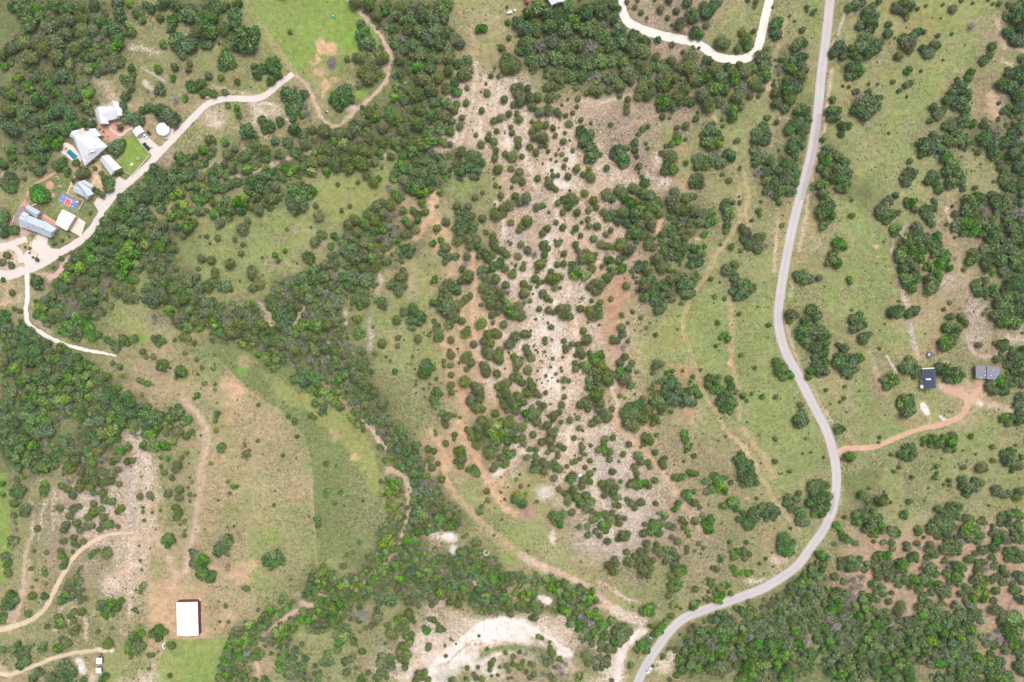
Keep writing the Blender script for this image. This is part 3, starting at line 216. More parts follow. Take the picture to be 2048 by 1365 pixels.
72 12 6g 68 18 6j 68 26 6j 62 28 5j 60 22 5j 80 14 6g 78 22 6m 66 36 5j 78 12 3j 87 18 7b 92 24 7b 86 27 7b 82 22 6b 96 22 5b 88 33 5b 91 12 5m 97 14 6j 100 9 4.6j 104 16 5j 102 24 6g 108 22 6d 106 30 5j 98 32 6m 112 18 6j 112 28 5j 113 34 4j 96 40 5g 100 46 6m 103 44 5j 92 48 5j 96 54 4.6j 94 56 4m 86 56 5j 83 60 4j 80 44 6.4g 82 41 4j 89 40 1.2j 50 42 6.6g 54 44 5d 52 50 6j 51 56 5j 46 41 4j 46 52 4j 58 60 4m 64 61 6m 66 62 5m 68 65 4o 32 70 5m 77 82 4g 78 91 3.4j 72 97 3.2m 70 103 3.6m 91 83 2j 95 90 2.4j 91 68 1.5j 86 73 1j 91 92 1j 92 110 1.6g 103 92 2.8m 108 88 7g 112 94 6o 111 92 5m 116 94 3o 111 77 3m 106 70 2.5m 110 65 2m 127 92 2.6j 119 76 2g 106 84 2m 98 78 1.4m 116 84 2m
123 25 4.6j 137 16 5g 140 15 3m 132 18 3g 142 24 6g 140 30 6g 146 20 4m 132 33 5g 126 13 5j 142 39 5g 150 36 4g 154 39 4j 148 43 3g 137 43 3g 120 40 4m 126 40 4m 117 48 4g 125 47 4g 164 29 3.6j 173 30 1.6j 154 27 .8j 172 38 4j 171 43 2.6j 181 36 2.8j 195 30 5m 194 38 6m 200 42 5m 188 41 4m 203 28 4m 196 44 4j 170 49 3j 165 52 4j 162 53 3g 165 46 1.6j 160 50 1j 180 51 3.4g 175 45 3g 171 35 3j 200 50 4.4j 148 47 3.6j 133 52 5g 140 54 5d 126 54 5m 124 60 6m 136 56 5j 134 62 4.8m 146 58 6m 150 60 5g 144 52 4j 157 57 2.8g 144 69 4.4g 163 66 5g 160 70 6o 180 64 5j 174 70 5g 180 72 4j 163 80 6j 172 76 5g 166 88 6m 176 86 6m 170 94 6m 180 92 6m 158 92 5m 155 84 4m 150 80 4g 176 100 5m 162 103 4.4j 147 109 8o 154 105 5m 142 106 5o 150 115 5o 170 117 3.4g 178 117 4j 184 110 5m 190 106 5m 196 105 5g 200 110 5m 202 104 4g 192 116 6m 198 116 5m 190 126 4j 178 126 4j 186 122 4j 196 122 4m 198 132 4.4j 182 102 4g 196 78 6m 192 74 5m 200 74 6g 203 82 6m 194 86 4m 202 62 4.6j 175 58 3g 170 56 .8j 175 55 .6j 162 61 .8j 185 60 2g 186 104 3g 204 96 3g 
6 36 5o 4 48 6o 12 54 5g 18 40 5j 20 50 5j 24 42 4j 22 58 5j 28 54 3.4j 10 62 6o 4 64 6o 16 66 5g 4 74 5o 10 80 5g 14 74 5d 22 76 5d 18 84 5g 6 84 5d 4 92 6o 14 94 5m 10 102 6g 4 104 5o 16 107 5b 12 106 4b 28 92 5j 32 88 5j 36 98 5j 38 106 5g 28 108 5m 32 112 5m 42 114 6m 46 110 5j 36 118 5j 28 118 5o 22 112 4o 4 112 6m 8 122 6m 4 130 5m 18 122 5o 14 116 4j 65 132 5.4m 69 134 4m 53 128 2.4m 57 125 1.6m 24 100 5j 18 134 3b 8 134 3b 32 134 2b 24 120 5g 84 126 2g 
1230 819
10 4 6g 16 6 8g 22 4 8g 28 8 7g 12 14 6g 20 16 6g 18 20 4g 34 4 5m 40 8 5m 44 13 3m 38 14 4m 32 0 5g 46 2 4m 56 2 3m 32 29 6.4g 30 26 4j 36 33 4m 42 26 3m 30 34 4g 26 38 1.8m 14 35 4m 8 45 4j 40 43 4g 24 46 5.4m 26 52 5m 20 58 5m 22 64 4m 33 53 4j 35 58 3g 47 53 5m 49 57 4m 50 49 4j 4 52 2g 70 24 5m 70 30 5m 73 38 4m 71 42 2.4m 77 35 2m 75 38 3m 79 46 3.2m 69 52 2.2m 0 62 2.4m 6 72 2.6m 2 78 4j 2 88 5g 3 96 4g 18 74 6m 24 76 6m 30 74 6m 22 70 4m 34 76 4j 40 71 4.2m 14 76 4j 60 68 5g 68 67 5m 64 70 3g 78 64 5m 74 62 3m 82 65 3m 72 84 6m 72 88 4m 79 82 3.4m 91 72 5g 92 82 4.4g 100 66 5m 104 70 6m 105 76 6b 103 80 4b 109 80 5b 111 68 4g 108 74 4d 116 73 3m 110 84 3g 99 80 5m 96 78 4g 118 94 7m 114 92 4g 108 96 5m 122 100 4m 94 95 1.4m 85 98 3m 80 94 5g 76 92 4g 63 94 4m 60 100 4m 41 94 3.6g 43 104 2m 16 94 5g 26 93 5g 20 98 4g 12 90 3g 
126 52 7o 122 50 5o 134 54 6o 127 60 6o 136 60 6o 130 68 7o 138 66 5o 134 74 6o 141 74 4m 128 75 4o 126 46 5o 108 0 4o 116 2 4m 186 8 7o 182 11 6o 189 12 6o 184 16 5o 188 4 5o 161 30 3.2m 160 52 3.4m 175 62 2.6m 146 54 1.2g 144 26 1.4m 191 29 1.6g 196 43 1.8m 188 44 2g 201 67 1j 194 24 1g 167 64 1.2g 132 13 1.4m 106 9 1.2g 104 31 1.6m 98 29 2d 111 27 1.8g 142 89 2.2g 107 114 1.3m
174 88 5m 172 94 5o 182 90 5g 180 98 5o 184 84 4j 176 100 4g 186 104 7g 190 112 6g 183 112 5g 200 78 8o 202 88 8o 196 94 7o 204 100 7o 200 104 5m 170 130 8o 176 134 6o 166 134 5o 176 119 2o 160 119 1.4m 156 98 6o 158 106 6o 162 102 5o 150 104 5o 140 102 6o 138 108 7o 130 112 6o 134 116 6o 128 104 4o 146 98 5m 148 95 3m 124 110 4o 159 111 2o 152 110 3o 88 106 3m 91 113 6m 96 112 5g 94 120 6m 96 108 4m 92 122 4j 80 112 4.6g 67 110 5j 50 106 5m 30 115 3.6j 41 118 8m 36 122 6m 46 114 5m 44 124 5m 54 116 4g 28 124 5j 38 112 4j 69 118 4g 73 123 3.4b 74 127 2.4m 57 128 3.6j 63 132 4.6g 32 134 5j 42 135 4g 10 109 3.4m 4 114 5g 3 108 4g 8 126 7j 12 125 5j 3 130 4j 58 118 4g 132 133 3m 115 133 3m 84 134 3m 71 114 3j 
1638 819
88 2 7m 94 1 4m 83 0 4o 20 20 5.6m 18 17 4m 25 19 3m 28 3 1.2m 31 48 6m 25 49 3m 34 46 4m 5 48 2m 73 45 2.8m 61 28 2.4o 60 33 2g 75 62 2.4m 80 58 2.8g 93 68 2.8m 118 57 3.4m 116 68 3.6m 118 64 2.4m 130 71 3m 125 75 2m 131 76 2.4g 110 79 1.8m 113 47 1.7m 157 45 1.6m 144 41 1.4g 149 51 3.4d 141 55 3.4d 145 58 3.6g 162 58 6g 165 60 4g 152 27 3.6m 174 38 3.4g 197 36 2m 197 41 2m 174 51 3.4g 123 49 1.2g 
87 40 6o 93 38 6o 84 45 6o 95 44 5o 90 48 5m 106 30 4o 114 29 6m 120 34 6m 126 28 5o 134 26 5m 132 34 6m 135 40 4m 128 40 4m 104 35 2.8j 112 36 4m 136 30 4m 186 44 5o 192 42 5o 194 50 8g 188 52 6o 198 56 6g 203 48 4o 193 62 3m 186 8 5m 192 8 5o 190 14 5m 184 10 4o 200 12 6o 204 4 5o 200 4 4o 144 70 5o 143 76 5o 150 78 7o 158 74 6g 162 73 5j 150 86 4g 160 82 5d 155 70 3o 147 84 4o
176 80 4.6j 180 82 7g 186 86 5g 191 84 4g 200 82 5.4j 198 88 5g 204 82 4o 42 86 5m 52 91 2.8m 62 92 6g 58 90 4g 66 88 4m 91 92 4.2o 72 93 2g 106 91 1.6m 86 104 4.8m 85 107 4m 65 82 1.6g 50 79 2g 40 112 6m 44 104 6m 54 104 6m 50 112 9m 38 106 5m 60 108 5m 62 116 5m 46 120 5m 56 122 5m 36 113 4o 64 122 4m 52 126 3m 18 116 5m 22 122 4.4m 26 128 5.4m 30 131 4m 3 76 6o 8 76 4m 4 86 7o 10 88 5o 4 98 7o 2 104 6m 9 95 4o 37 134 4g 16 135 3g 55 132 2.6g 65 133 3.4m 58 127 2.6g 74 122 6g 78 124 5m 70 119 3m 73 133 4g 101 121 5.6m 99 124 4m 105 128 2.4m 88 135 4j 26 108 3g 116 112 5m 114 120 7g 124 116 7g 122 108 5g 130 112 6g 120 126 5g 128 124 6g 134 118 5g 120 100 5m 126 104 6g 132 98 6g 138 96 5m 142 98 4g 134 104 5g 140 108 5g 146 108 5j 152 110 5m 148 118 7m 156 120 6m 144 124 6g 152 128 7g 162 126 5m 165 112 5.4g 160 132 5g 138 128 4g 128 130 4g 112 136 5j 98 134 4j 132 133 4j 140 134 5g 184 108 5.6g 190 106 5m 196 104 6m 190 114 5g 202 106 5g 182 114 4g 200 116 5o 176 124 6g 184 124 5m 174 116 3j 178 132 5m 188 130 6g 196 128 6g 202 124 5m 194 122 4g 204 132 5g 170 96 1.6o 160 112 3g
0 1092
5 11 5o 9 16 4o 6 20 4m 8 27 5g 10 0 4m 34 5 2.4g 46 7 2.8o 61 5 4g 62 10 5m 66 15 4j 63 20 5o 73 6 2.4g 78 0 3g 90 10 3.6m 94 7 3.4o 98 5 3j 107 7 6.4j 108 4 4m 80 22 2.4o 78 26 2o 76 32 5j 71 36 6j 78 36 5g 68 42 6j 76 44 5g 83 44 2.4j 66 49 5m 62 53 6o 60 56 4o 71 52 5g 78 50 4g 84 53 4j 80 56 3g 82 66 5g 74 66 4g 70 70 4m 74 74 4g 58 72 5m 61 78 6m 57 79 4m 74 86 5j 77 82 4j 48 80 3j 46 82 2j 44 23 2.8m 45 28 3.6j 46 38 2g 36 34 2.4m 31 23 3g 32 41 2g 33 50 5j 44 50 5.2o 28 68 4.4j 11 49 6m 15 54 6o 6 56 6o 10 60 5o 3 62 4m 3 70 5m 2 76 4o 3 104 4o 12 104 5g 18 98 4m 24 106 6g 18 108 5o 28 102 4m 24 116 7o 20 120 5o 27 112 4o 42 103 5m 44 99 4m 33 99 2g 58 102 6m 66 97 6j 62 94 4o 70 98 3j 3 118 2m 108 98 6g 108 101 4m 102 58 6o 107 62 6o 112 58 6m 122 55 4m 118 62 5m 104 68 5m 112 68 4m 100 62 4m 106 72 3g 98 86 3g 112 82 2.4g 135 64 3g 138 67 2m 132 64 1.6m 140 80 1.6m 134 90 6m 142 88 5m 130 98 5o 138 100 7m 130 104 6m 142 100 5o 137 105 5m 156 86 7o 160 84 6m 152 88 5m 158 92 5o 166 86 4m 172 100 4.6g 168 98 3g 175 98 3d 152 109 3.4o 149 110 3o 131 112 2.6j 158 106 1.6g 149 123 2.2o 170 130 3o 64 120 7g 70 124 7g 62 128 6o 68 132 6o 58 124 5o 74 128 4g 38 126 6o 34 132 6o 44 120 5g 50 132 6o 84 135 4o 56 134 4o 106 130 5m 102 134 4o 196 10 7g 194 18 6g 202 14 7m 202 24 6o 199 28 5o 204 30 6o 143 40 4m 140 46 3m 142 24 1.8g 140 15 2m 139 0 1.4m 167 0 4o 192 6 4o 136 44 1.6m 132 52 1.4m 198 22 4m 126 43 1g 130 35 .8g 134 28 .8j
410 1092
14 5 7g 20 3 5g 22 8 4g 18 0 7g 2 14 4o 3 28 6o 5 32 6o 8 27 4o 63 15 7o 69 17 6o 74 12 6o 68 10 5m 77 16 5o 62 10 4o 73 6 4o 78 14 3o 66 22 4o 80 25 1.2m 86 34 2g 41 43 3.8o 38 42 2.6o 44 44 2o 21 60 3m 23 76 2.6m 15 76 2m 53 64 2.4o 14 56 1.4g 24 20 3d 22 24 2.4d 
107 5 1g 118 26 5b 112 30 4b 124 28 5m 128 27 4m 106 34 4o 106 40 6o 112 36 4b 104 44 5o 110 46 5m 100 48 4o 78 52 5m 76 56 3.4m 84 60 4m 88 56 3m 66 65 6m 60 68 5m 74 68 5m 80 64 4m 56 74 4o 62 76 5m 45 78 5b 42 82 4b 54 80 5m 60 82 4m 40 90 5b 44 94 5m 36 96 5m 42 100 5m 48 96 4m 28 92 5m 26 100 6m 22 104 5m 32 102 5m 24 110 5o 34 110 6m 42 108 5d 20 116 5m 26 118 5o 34 118 6j 16 122 5m 24 124 5o 14 132 5o 22 130 5m 18 128 4m 30 124 4m 28 134 4m 38 130 5o 44 124 4b 42 126 3b 50 108 4m 54 112 4m 57 108 4m 52 104 3b 48 112 4m 56 94 3g 62 98 4d 60 100 3g 66 108 3g 60 134 5o 50 134 4m 40 134 4o
70 84 4b 76 82 4b 83 82 4b 72 88 4b 80 88 4m 74 94 4m 84 92 3m 96 73 5b 92 77 4b 102 74 5m 110 72 4b 90 82 4m 104 82 5m 98 66 5m 106 66 5j 114 66 4m 120 68 5m 112 78 5j 120 78 5j 126 72 4m 128 62 4b 134 58 5m 138 66 4m 126 58 4b 122 54 4m 130 52 5m 116 56 4m 112 58 3.4b 136 48 4m 134 72 5j 136 80 5g 130 80 4j 104 88 4d 112 86 4j 118 84 4j 128 46 5b 124 42 4m 136 40 5b 141 38 5b 147 42 4b 156 40 4.6b 150 34 4m 148 48 4m 158 28 3.6b 162 26 3m 170 26 5b 175 24 5b 180 22 4b 178 28 4m 174 16 4b 178 12 4m 180 6 4m 178 0 4b 184 0 4b 170 20 4m 164 36 4m 168 32 4m 160 52 4m 156 56 4j 150 52 4j 146 58 4j 155 62 4j 140 54 4m 165 44 5g 148 6 3m 142 9 3m 138 20 4g 118 20 4g 140 34 4o 155 86 2g 147 60 2d 158 72 6d 160 68 5d 154 76 3m 196 4 6o 190 12 5d 200 10 6j 192 28 6m 186 30 5j 198 22 5j 204 26 6o 196 34 6m 204 38 5j 182 34 4g 190 20 5m 188 3 5m 193 42 5j 188 38 3j 176 48 5g 181 42 4g 174 56 5g 186 54 8g 180 54 6g 190 56 5d 203 55 6j 172 64 4g 172 72 6j 171 77 4j 176 68 3g 192 74 5m 198 74 6j 200 82 6j 204 68 6j 194 82 5j 183 80 5g 186 88 6j 190 90 5j 202 90 6m 198 100 6j 194 106 5j 202 108 6j 200 116 5g 196 112 5j 204 98 5j 160 82 3g 166 80 4g 
134 86 6g 140 90 6b 136 96 5g 142 84 5g 132 90 5g 146 90 4g 148 96 5o 132 104 5.4j 133 98 5m 157 105 4.6j 148 110 4j 140 116 5o 146 114 4m 151 122 2.4g 122 108 5g 124 114 6g 118 116 5g 122 118 5g 80 106 5m 76 112 6m 82 112 5o 74 118 5m 84 118 5m 74 124 4m 80 122 4o 90 104 4.4o 94 106 3m 88 112 4o 88 118 5o 97 99 3o 100 112 4o 97 120 5o 90 124 6g 96 128 7g 86 128 6g 82 130 5o 100 130 5d 88 134 6d 102 114 3o 110 120 3g 109 128 3o 115 127 3o 114 134 4m 124 132 2g 104 134 3g 107 104 1.2m 141 127 4.4g 144 124 3g 163 127 3.8j 156 134 5.6m 176 118 7g 178 112 6g 186 112 5g 186 120 6g 176 126 6g 180 130 6g 172 132 5g 200 122 4g 152 100 2g 180 98 2g 
820 1092
0 4 4m 7 2 3g 5 14 4b 8 18 4m 24 4 2.6b 2 26 5o 8 30 5m 12 22 4m 16 24 4b 20 26 4b 10 28 3b 18 32 4b 22 34 4b 26 34 3b 28 30 4m 24 18 4m 30 12 5o 36 14 5m 28 22 4g 18 12 4m 46 14 5m 52 12 5o 50 18 5b 56 16 5m 58 22 5m 62 10 4m 66 14 5j 68 20 5m 74 18 4m 64 24 5o 76 24 4b 46 22 4o 52 6 5m 60 4 3m 56 2 3m 54 28 5g 60 32 5m 56 36 5g 50 34 5g 68 32 5m 74 30 5m 80 28 5m 76 36 4m 84 34 5m 70 38 4m 86 26 4m 89 21 4j 92 24 4j 68 44 5o 74 44 5o 74 50 5b 78 50 4b 70 54 5o 76 56 5o 84 42 5g 88 40 4m 92 32 5m 98 30 5m 96 38 5o 94 46 5b 102 36 5j 104 30 5g 110 30 6g 112 36 5g 118 34 5g 110 40 4b 106 46 5b 100 50 3b 112 50 5b 118 46 5b 122 50 4b 116 54 5b 124 44 5m 122 58 4m 111 57 3m 127 30 4.6g 124 36 4m 130 38 5m 136 34 5m 142 33 5o 140 42 5m 148 38 5m 154 38 5m 158 42 5m 148 46 5m 144 44 4m 156 50 5m 164 46 5m 170 42 5o 176 46 5m 182 46 5m 180 52 5b 172 52 5m 186 54 4m 178 58 5m 170 60 5m 162 56 4m 186 64 3.4m 176 64 4m 40 34 5o 32 38 6o 40 42 5m 46 38 5o 52 42 5m 24 40 5g 14 36 5g 6 34 5g 10 42 4g 18 42 5g 30 46 5b 40 48 5j 50 50 5j 48 58 5j 40 56 5j 32 50 5j 56 52 4j 22 60 3.4j 26 56 4j 22 52 5j 9 60 3.4j 10 54 5g 4 50 5g 14 50 5g 2 58 4g 60 50 5o 62 56 5o 66 60 5j 74 62 4j 80 60 4j 84 54 5o 92 54 4o 86 60 4g 98 58 5j 94 62 4j 101 68 4.6j 100 62 4g 108 60 4j 114 60 4j 118 64 4j 126 62 4g 128 66 4g 125 71 5.4j 120 72 3m 146 46 4m 152 56 5m 152 64 5m 158 66 5b 166 66 5m 162 72 5o 170 70 5d 176 72 5d 180 68 5b 160 78 5m 170 78 5m 180 78 6d 186 72 5m 190 72 4b 176 86 5m 184 86 5m 168 84 4m 194 80 6m 202 76 6m 196 90 6m 204 86 5m 186 92 4b 182 98 4j 192 98 5j 198 102 6j 204 96 6m 203 104 5j 158 60 4j 162 62 4d 178 92 4m 190 104 4m
1 72 4o 4 76 3o 2 88 4m 1 94 3.4m 17 85 5m 15 82 3.6o 24 74 4.4g 20 73 3.2g 28 78 3g 30 83 5g 34 84 3g 18 102 4g 20 99 3g 17 98 2m 36 110 2.6g 57 122 3g 10 130 6g 14 127 5m 6 134 5g 18 134 4g 0 110 2m 42 134 4m 56 133 3o 96 107 3g 103 111 3.4g 81 118 4g 84 114 3.4g 68 121 2.8g 80 124 3g 90 121 2.4g 97 120 4g 99 125 3g 103 118 3.4g 110 121 4.4g 106 119 2g 113 116 3g 120 118 3g 124 120 3g 116 126 3g 124 128 4g 120 132 3g 88 129 2.4g 98 133 2.4o 102 132 2g 66 132 4g 72 134 4g 64 128 3g 82 130 2g 142 107 5g 140 102 3m 140 116 5g 136 118 4g 145 122 3g 134 128 5d 140 130 4g 150 114 5g 156 118 5d 150 122 5d 152 128 5d 158 130 4d 170 130 5b 168 134 4b 144 134 4g 134 112 4g 128 112 3d 116 108 4d 110 106 3g 124 104 4d 77 103 2.4m 69 90 2g 41 93 2g 35 100 2j 46 98 1.6m 196 118 6g 192 122 4g 186 122 4g 176 110 5g 182 114 4g 190 112 5g 198 112 4g 202 135 3g 178 118 4g 171 16 1.6m 118 5 2.4m 200 20 6j 204 14 5j 203 26 5j 94 80 .6j 87 83 .5j 91 80 .4j 113 81 .5j 132 92 3g 140 96 2m 128 91 3m 77 6 2m 63 5 2.4m
1230 1092
12 6 4.4j 20 10 4g 26 6 5m 32 4 4m 30 12 5g 24 14 5g 12 14 4g 16 18 4g 10 18 2.4g 22 20 4g 28 24 6j 36 22 5j 34 30 4j 26 30 4g 32 16 5j 38 14 4j 46 8 5g 42 4 5g 52 4 5g 58 6 5g 54 12 5g 50 16 4j 62 12 4g 60 18 5j 58 20 4m 68 22 5m 64 26 6j 70 26 3.6m 56 30 5j 60 36 6m 64 36 5m 56 40 5j 62 42 5m 58 44 4m 66 40 2g 60 24 4j 54 50 4j 56 48 3m 2 18 4j 2 26 4m 40 38 1.2m 73 42 1m 80 43 4.4j 102 23 4j 98 22 3j 106 14 3.2o 105 10 2m 115 40 2m 96 36 4.6m 98 40 3.6m 93 33 2.4g 94 46 2.6j 92 50 1.4g 106 44 6b 110 40 5b 106 50 6m 104 54 5b 108 56 4m 101 48 4m 116 48 3.6m 94 54 4m 90 53 3m 80 59 5m 77 62 4m 84 56 3m 58 59 4b 62 61 2b 66 63 2m 56 70 4.2j 34 64 7m 28 66 5o 38 60 4m 38 68 3m 18 61 1.6m 36 80 3m 44 84 6m 40 88 4m 48 80 4m 28 100 6m 24 98 4g 32 104 5m 22 104 4m 16 120 4m 30 96 4m 6 90 8j 8 82 6g 2 80 5j 14 86 5j 4 98 5o 10 92 5o 54 103 2.4o 58 104 1.8o 48 110 3.4o 47 113 2.4m 38 120 2m 55 134 3g 118 6 4m 120 11 4.4m 123 5 4m 128 6 5o 130 12 4g 134 8 4g 145 18 2.2g 151 13 2.4o 158 21 1.6o 149 28 1.4m 157 7 1.2m 170 5 9o 166 2 6o 174 2 6m 118 22 4b 122 25 4b 127 27 4b 132 27 4b 137 26 3m 121 29 3m 89 2 3m 86 8 1.6m 72 6 3g 72 2 3g 93 10 1g 80 5 2g
198 21 6m 203 18 5g 204 8 5m 196 28 5m 188 32 4m 192 36 5m 202 30 5m 184 38 6m 178 42 6o 175 46 4m 186 46 5m 198 40 6g 194 48 5g 204 46 6g 190 56 6g 182 54 5g 172 54 5m 166 58 4g 164 52 4g 158 54 3g 150 54 3g 134 56 3g 178 64 5g 184 66 6g 192 66 6g 200 58 6g 202 68 6g 172 68 5g 164 66 4m 168 76 6g 178 74 6g 188 76 7g 198 76 6g 126 64 5o 130 68 4m 120 62 3g 136 62 4m 150 70 4m 148 64 3d 140 64 3g 110 70 6o 104 68 4m 100 74 6o 96 72 4o 108 78 6o 116 76 6o 112 84 7g 104 84 5m 90 76 3g 80 80 4j 86 86 6o 76 84 4g 94 84 5m 120 82 5m 90 90 5g 84 94 6g 74 96 5o 94 94 6d 100 92 6g 108 92 7m 118 92 7m 126 92 6m 128 84 5m 136 82 6g 142 78 6g 150 78 6g 158 80 6g 136 90 6d 146 88 6g 154 86 7g 162 88 6g 170 86 6g 180 86 6m 176 92 5d 190 86 5o 200 84 7g 204 94 6o 192 94 6d 184 98 6m 174 100 7g 164 98 6m 154 98 7o 144 98 6m 134 102 7m 126 100 6m 116 102 6m 106 102 6m 98 102 6d 88 102 6m 78 104 5o 70 106 5g 66 114 6m 76 112 5m 86 112 7g 96 112 6m 106 110 6m 118 111 6d 128 110 6m 138 110 7m 148 108 6o 158 108 6m 168 110 7m 178 108 6m 188 106 6o 198 108 6g 186 114 5g 190 118 6g 196 114 5g 68 124 6o 76 120 6m 84 122 6m 94 122 6m 104 120 6g 110 124 5m 122 120 5m 132 120 7m 142 120 7m 152 120 6m 162 120 6m 172 122 6m 180 126 4g 128 130 6m 138 130 6m 148 128 5m 124 134 5m 168 132 6m 174 134 5m 134 134 5m 144 132 4m 62 130 4m 158 60 3g 108 131 2g 62 103 3g 88 74 2g
1638 1092
2 10 5m 4 18 6m 8 12 4o 3 24 4m 16 31 5.4j 24 16 6g 32 14 6m 40 14 5m 30 22 6m 22 22 4o 38 22 5g 48 18 4m 46 24 4g 60 8 5m 68 9 6m 56 12 4m 64 16 5g 72 16 4g 58 22 6g 66 24 6m 60 30 6g 70 32 5g 54 18 4g 82 20 7m 78 24 6m 86 24 5m 84 16 4m 94 10 5.6m 90 14 4m 98 14 4m 74 3 4m 88 2 4.4j 102 23 2.4j 102 2 4d 110 4 6m 116 8 5m 108 12 4m 132 4 9m 138 6 5m 126 2 5m 106 18 6d 112 22 7m 116 28 6m 110 32 5m 126 15 4g 130 22 7d 138 20 7m 144 22 5m 128 28 5m 136 32 7m 132 34 5g 142 30 4m 140 38 5g 146 40 4j 157 8 4g 164 4 6g 152 13 6m 158 16 4m 176 2 6o 174 12 4.8g 166 16 5g 160 24 6g 168 24 6d 176 20 5g 184 24 5m 190 6 6o 196 4 5m 202 10 6m 188 14 4g 198 14 5o 192 12 5o 204 14 4m 187 28 5g 184 36 5g 174 34 5g 178 30 4g 166 34 6b 160 32 6b 154 34 5g 164 40 5b 158 42 5m 166 48 6b 158 48 6b 154 52 5b 164 54 5m 148 46 4g 142 48 5j 152 44 4g 200 30 6o 194 38 4g 203 36 4g 178 45 5o 196 44 5.6o 200 44 4o 203 54 6o 199 51 4o 175 55 4g 176 64 6.4j 182 66 4j 188 70 7g 194 74 8m 198 70 6m 184 76 6o 188 82 7m 198 84 7m 190 90 6m 202 78 6m 184 84 5m 196 92 6m 178 86 6d 172 90 6d 180 94 6d 188 96 6d 164 92 5g 168 98 5g 176 100 5g 196 100 6m 202 98 6g 200 106 5g 186 102 4m 186 106 4m 204 112 6g 200 120 6o 204 126 6m 196 121 3o
100 44 5.6j 106 50 6g 112 46 4g 104 54 5g 113 48 3m 120 44 6g 126 44 6g 130 48 5g 124 50 5g 116 42 4g 73 47 3.2j 70 56 4g 59 55 3.4j 82 58 5j 80 64 6j 84 62 4j 80 68 4j 80 75 4.4j 84 78 3g 44 48 4g
8 42 3b 18 46 6m 14 50 5m 20 54 5m 26 36 5g 34 34 6d 44 32 6d 42 40 6d 54 38 5m 34 42 6d 62 42 5m 64 48 5g 58 46 5g 52 52 6m 44 54 6m 34 52 6d 28 48 5g 28 56 6d 20 62 6m 12 60 6m 6 58 5g 36 62 6m 46 62 6b 30 66 5d 24 72 6d 10 72 6d 16 80 7d 6 84 6m 14 66 5m 2 70 5g 2 50 4b 0 32 4m 40 70 5m 34 76 5d 28 82 5g 78 34 5g 86 34 6g 96 34 6m 104 34 6m 92 40 4m 80 40 4g 110 38 5m 102 40 4m 120 38 5m 130 40 4g 
50 70 6b 54 64 6g 60 68 6m 68 66 5m 48 78 5b 56 78 6m 66 76 6m 62 84 5m 52 86 6m 72 72 5g 72 84 4m 44 84 5o 38 88 6g 48 94 6m 30 94 6d 20 92 6g 10 96 6m 4 104 5m 14 102 6m 24 102 7g 34 100 6o 44 102 6m 54 98 6m 60 92 6g 70 92 7g 78 90 6g 82 98 6g 72 102 6g 62 104 6g 52 108 6o 40 110 6g 28 112 7m 18 110 6g 12 116 5o 22 120 5o 12 126 6m 22 130 7b 32 122 6m 44 120 6m 34 132 7g 46 130 6g 56 118 6o 58 128 6o 68 112 6m 68 124 6m 66 134 6o 78 108 6m 80 116 7b 76 130 5m 90 126 6o 92 134 6m 88 108 6m 
100 62 6j 108 58 6m 116 62 6g 124 58 5g 98 74 6g 90 76 6g 104 70 6m 112 72 6g 120 70 7g 128 68 5m 90 86 5g 100 84 6g 110 84 6o 118 80 7o 128 78 7g 124 88 6m 92 94 6o 102 96 7b 112 94 7b 122 98 7o 96 104 7m 106 106 7m 116 108 7g 126 108 7g 102 116 5g 112 118 6g 122 118 7m 132 116 7o 134 98 7o 136 106 7m 144 100 6o 146 110 7g 138 60 6g 142 68 7g 136 74 7g 146 80 7o 140 84 7g 150 74 6g 154 66 6g 160 68 6g 152 84 6m 154 60 6g 148 56 5g 162 76 4g 134 88 5b 142 92 5b 152 92 5g 154 102 6o 158 110 6m 168 116 7m 160 120 7g 150 120 7o 142 128 7m 154 130 7g 160 130 5b 170 128 7m 180 124 7g 182 132 7m 190 130 6m 132 126 5g 130 134 6o 172 108 4g 184 116 5g 140 118 6m 120 134 5o 178 116 6o 192 136 6m
"""
trees = []
for block in TREES.strip().split('\n'):
    v = block.split()
    if len(v) == 2: ox, oy = float(v[0]), float(v[1]); continue
    for i in range(0, len(v) - 2, 3):
        trees.append((ox + float(v[i]) * 2, oy + float(v[i + 1]) * 2, float(v[i + 2][:-1]) * 2, v[i + 2][-1]))
# drop doubles where neighbouring notes overlap
keep = []; cell = {}
for t in sorted(trees, key=lambda t: -t[2]):
    c = (int(t[0] // 12), int(t[1] // 12)); near = [q for i in (-1, 0, 1) for j in (-1, 0, 1) for q in cell.get((c[0] + i, c[1] + j), [])]
    if any(math.hypot(t[0] - q[0], t[1] - q[1]) < .34 * q[2] for q in near): continue
    keep.append(t); cell.setdefault(c, []).append(t)
trees = keep

# how closely the trees stand, on an 8 px raster (drives leaf litter and undergrowth)
CW, CH = 264, 180; cover = np.zeros((CH, CW))
for x, y, r, k in trees:
    i, j = int((x + 32) // 8), int((y + 32) // 8)
    if 0 <= i < CW and 0 <= j < CH: cover[j, i] += math.pi * r * r / 64
kern = np.exp(-.5 * (np.arange(-7, 8) / 2.4) ** 2); kern /= kern.sum()
for ax in (0, 1): cover = np.apply_along_axis(lambda v: np.convolve(v, kern, 'same'), ax, cover)
def cover_at(x, y):
    u = np.clip((x + 32) / 8 - .5, 0, CW - 1.001); v = np.clip((y + 32) / 8 - .5, 0, CH - 1.001); i = u.astype(int); j = v.astype(int); fu = u - i; fv = v - j
    return (cover[j, i] * (1 - fu) + cover[j, i + 1] * fu) * (1 - fv) + (cover[j + 1, i] * (1 - fu) + cover[j + 1, i + 1] * fu) * fv
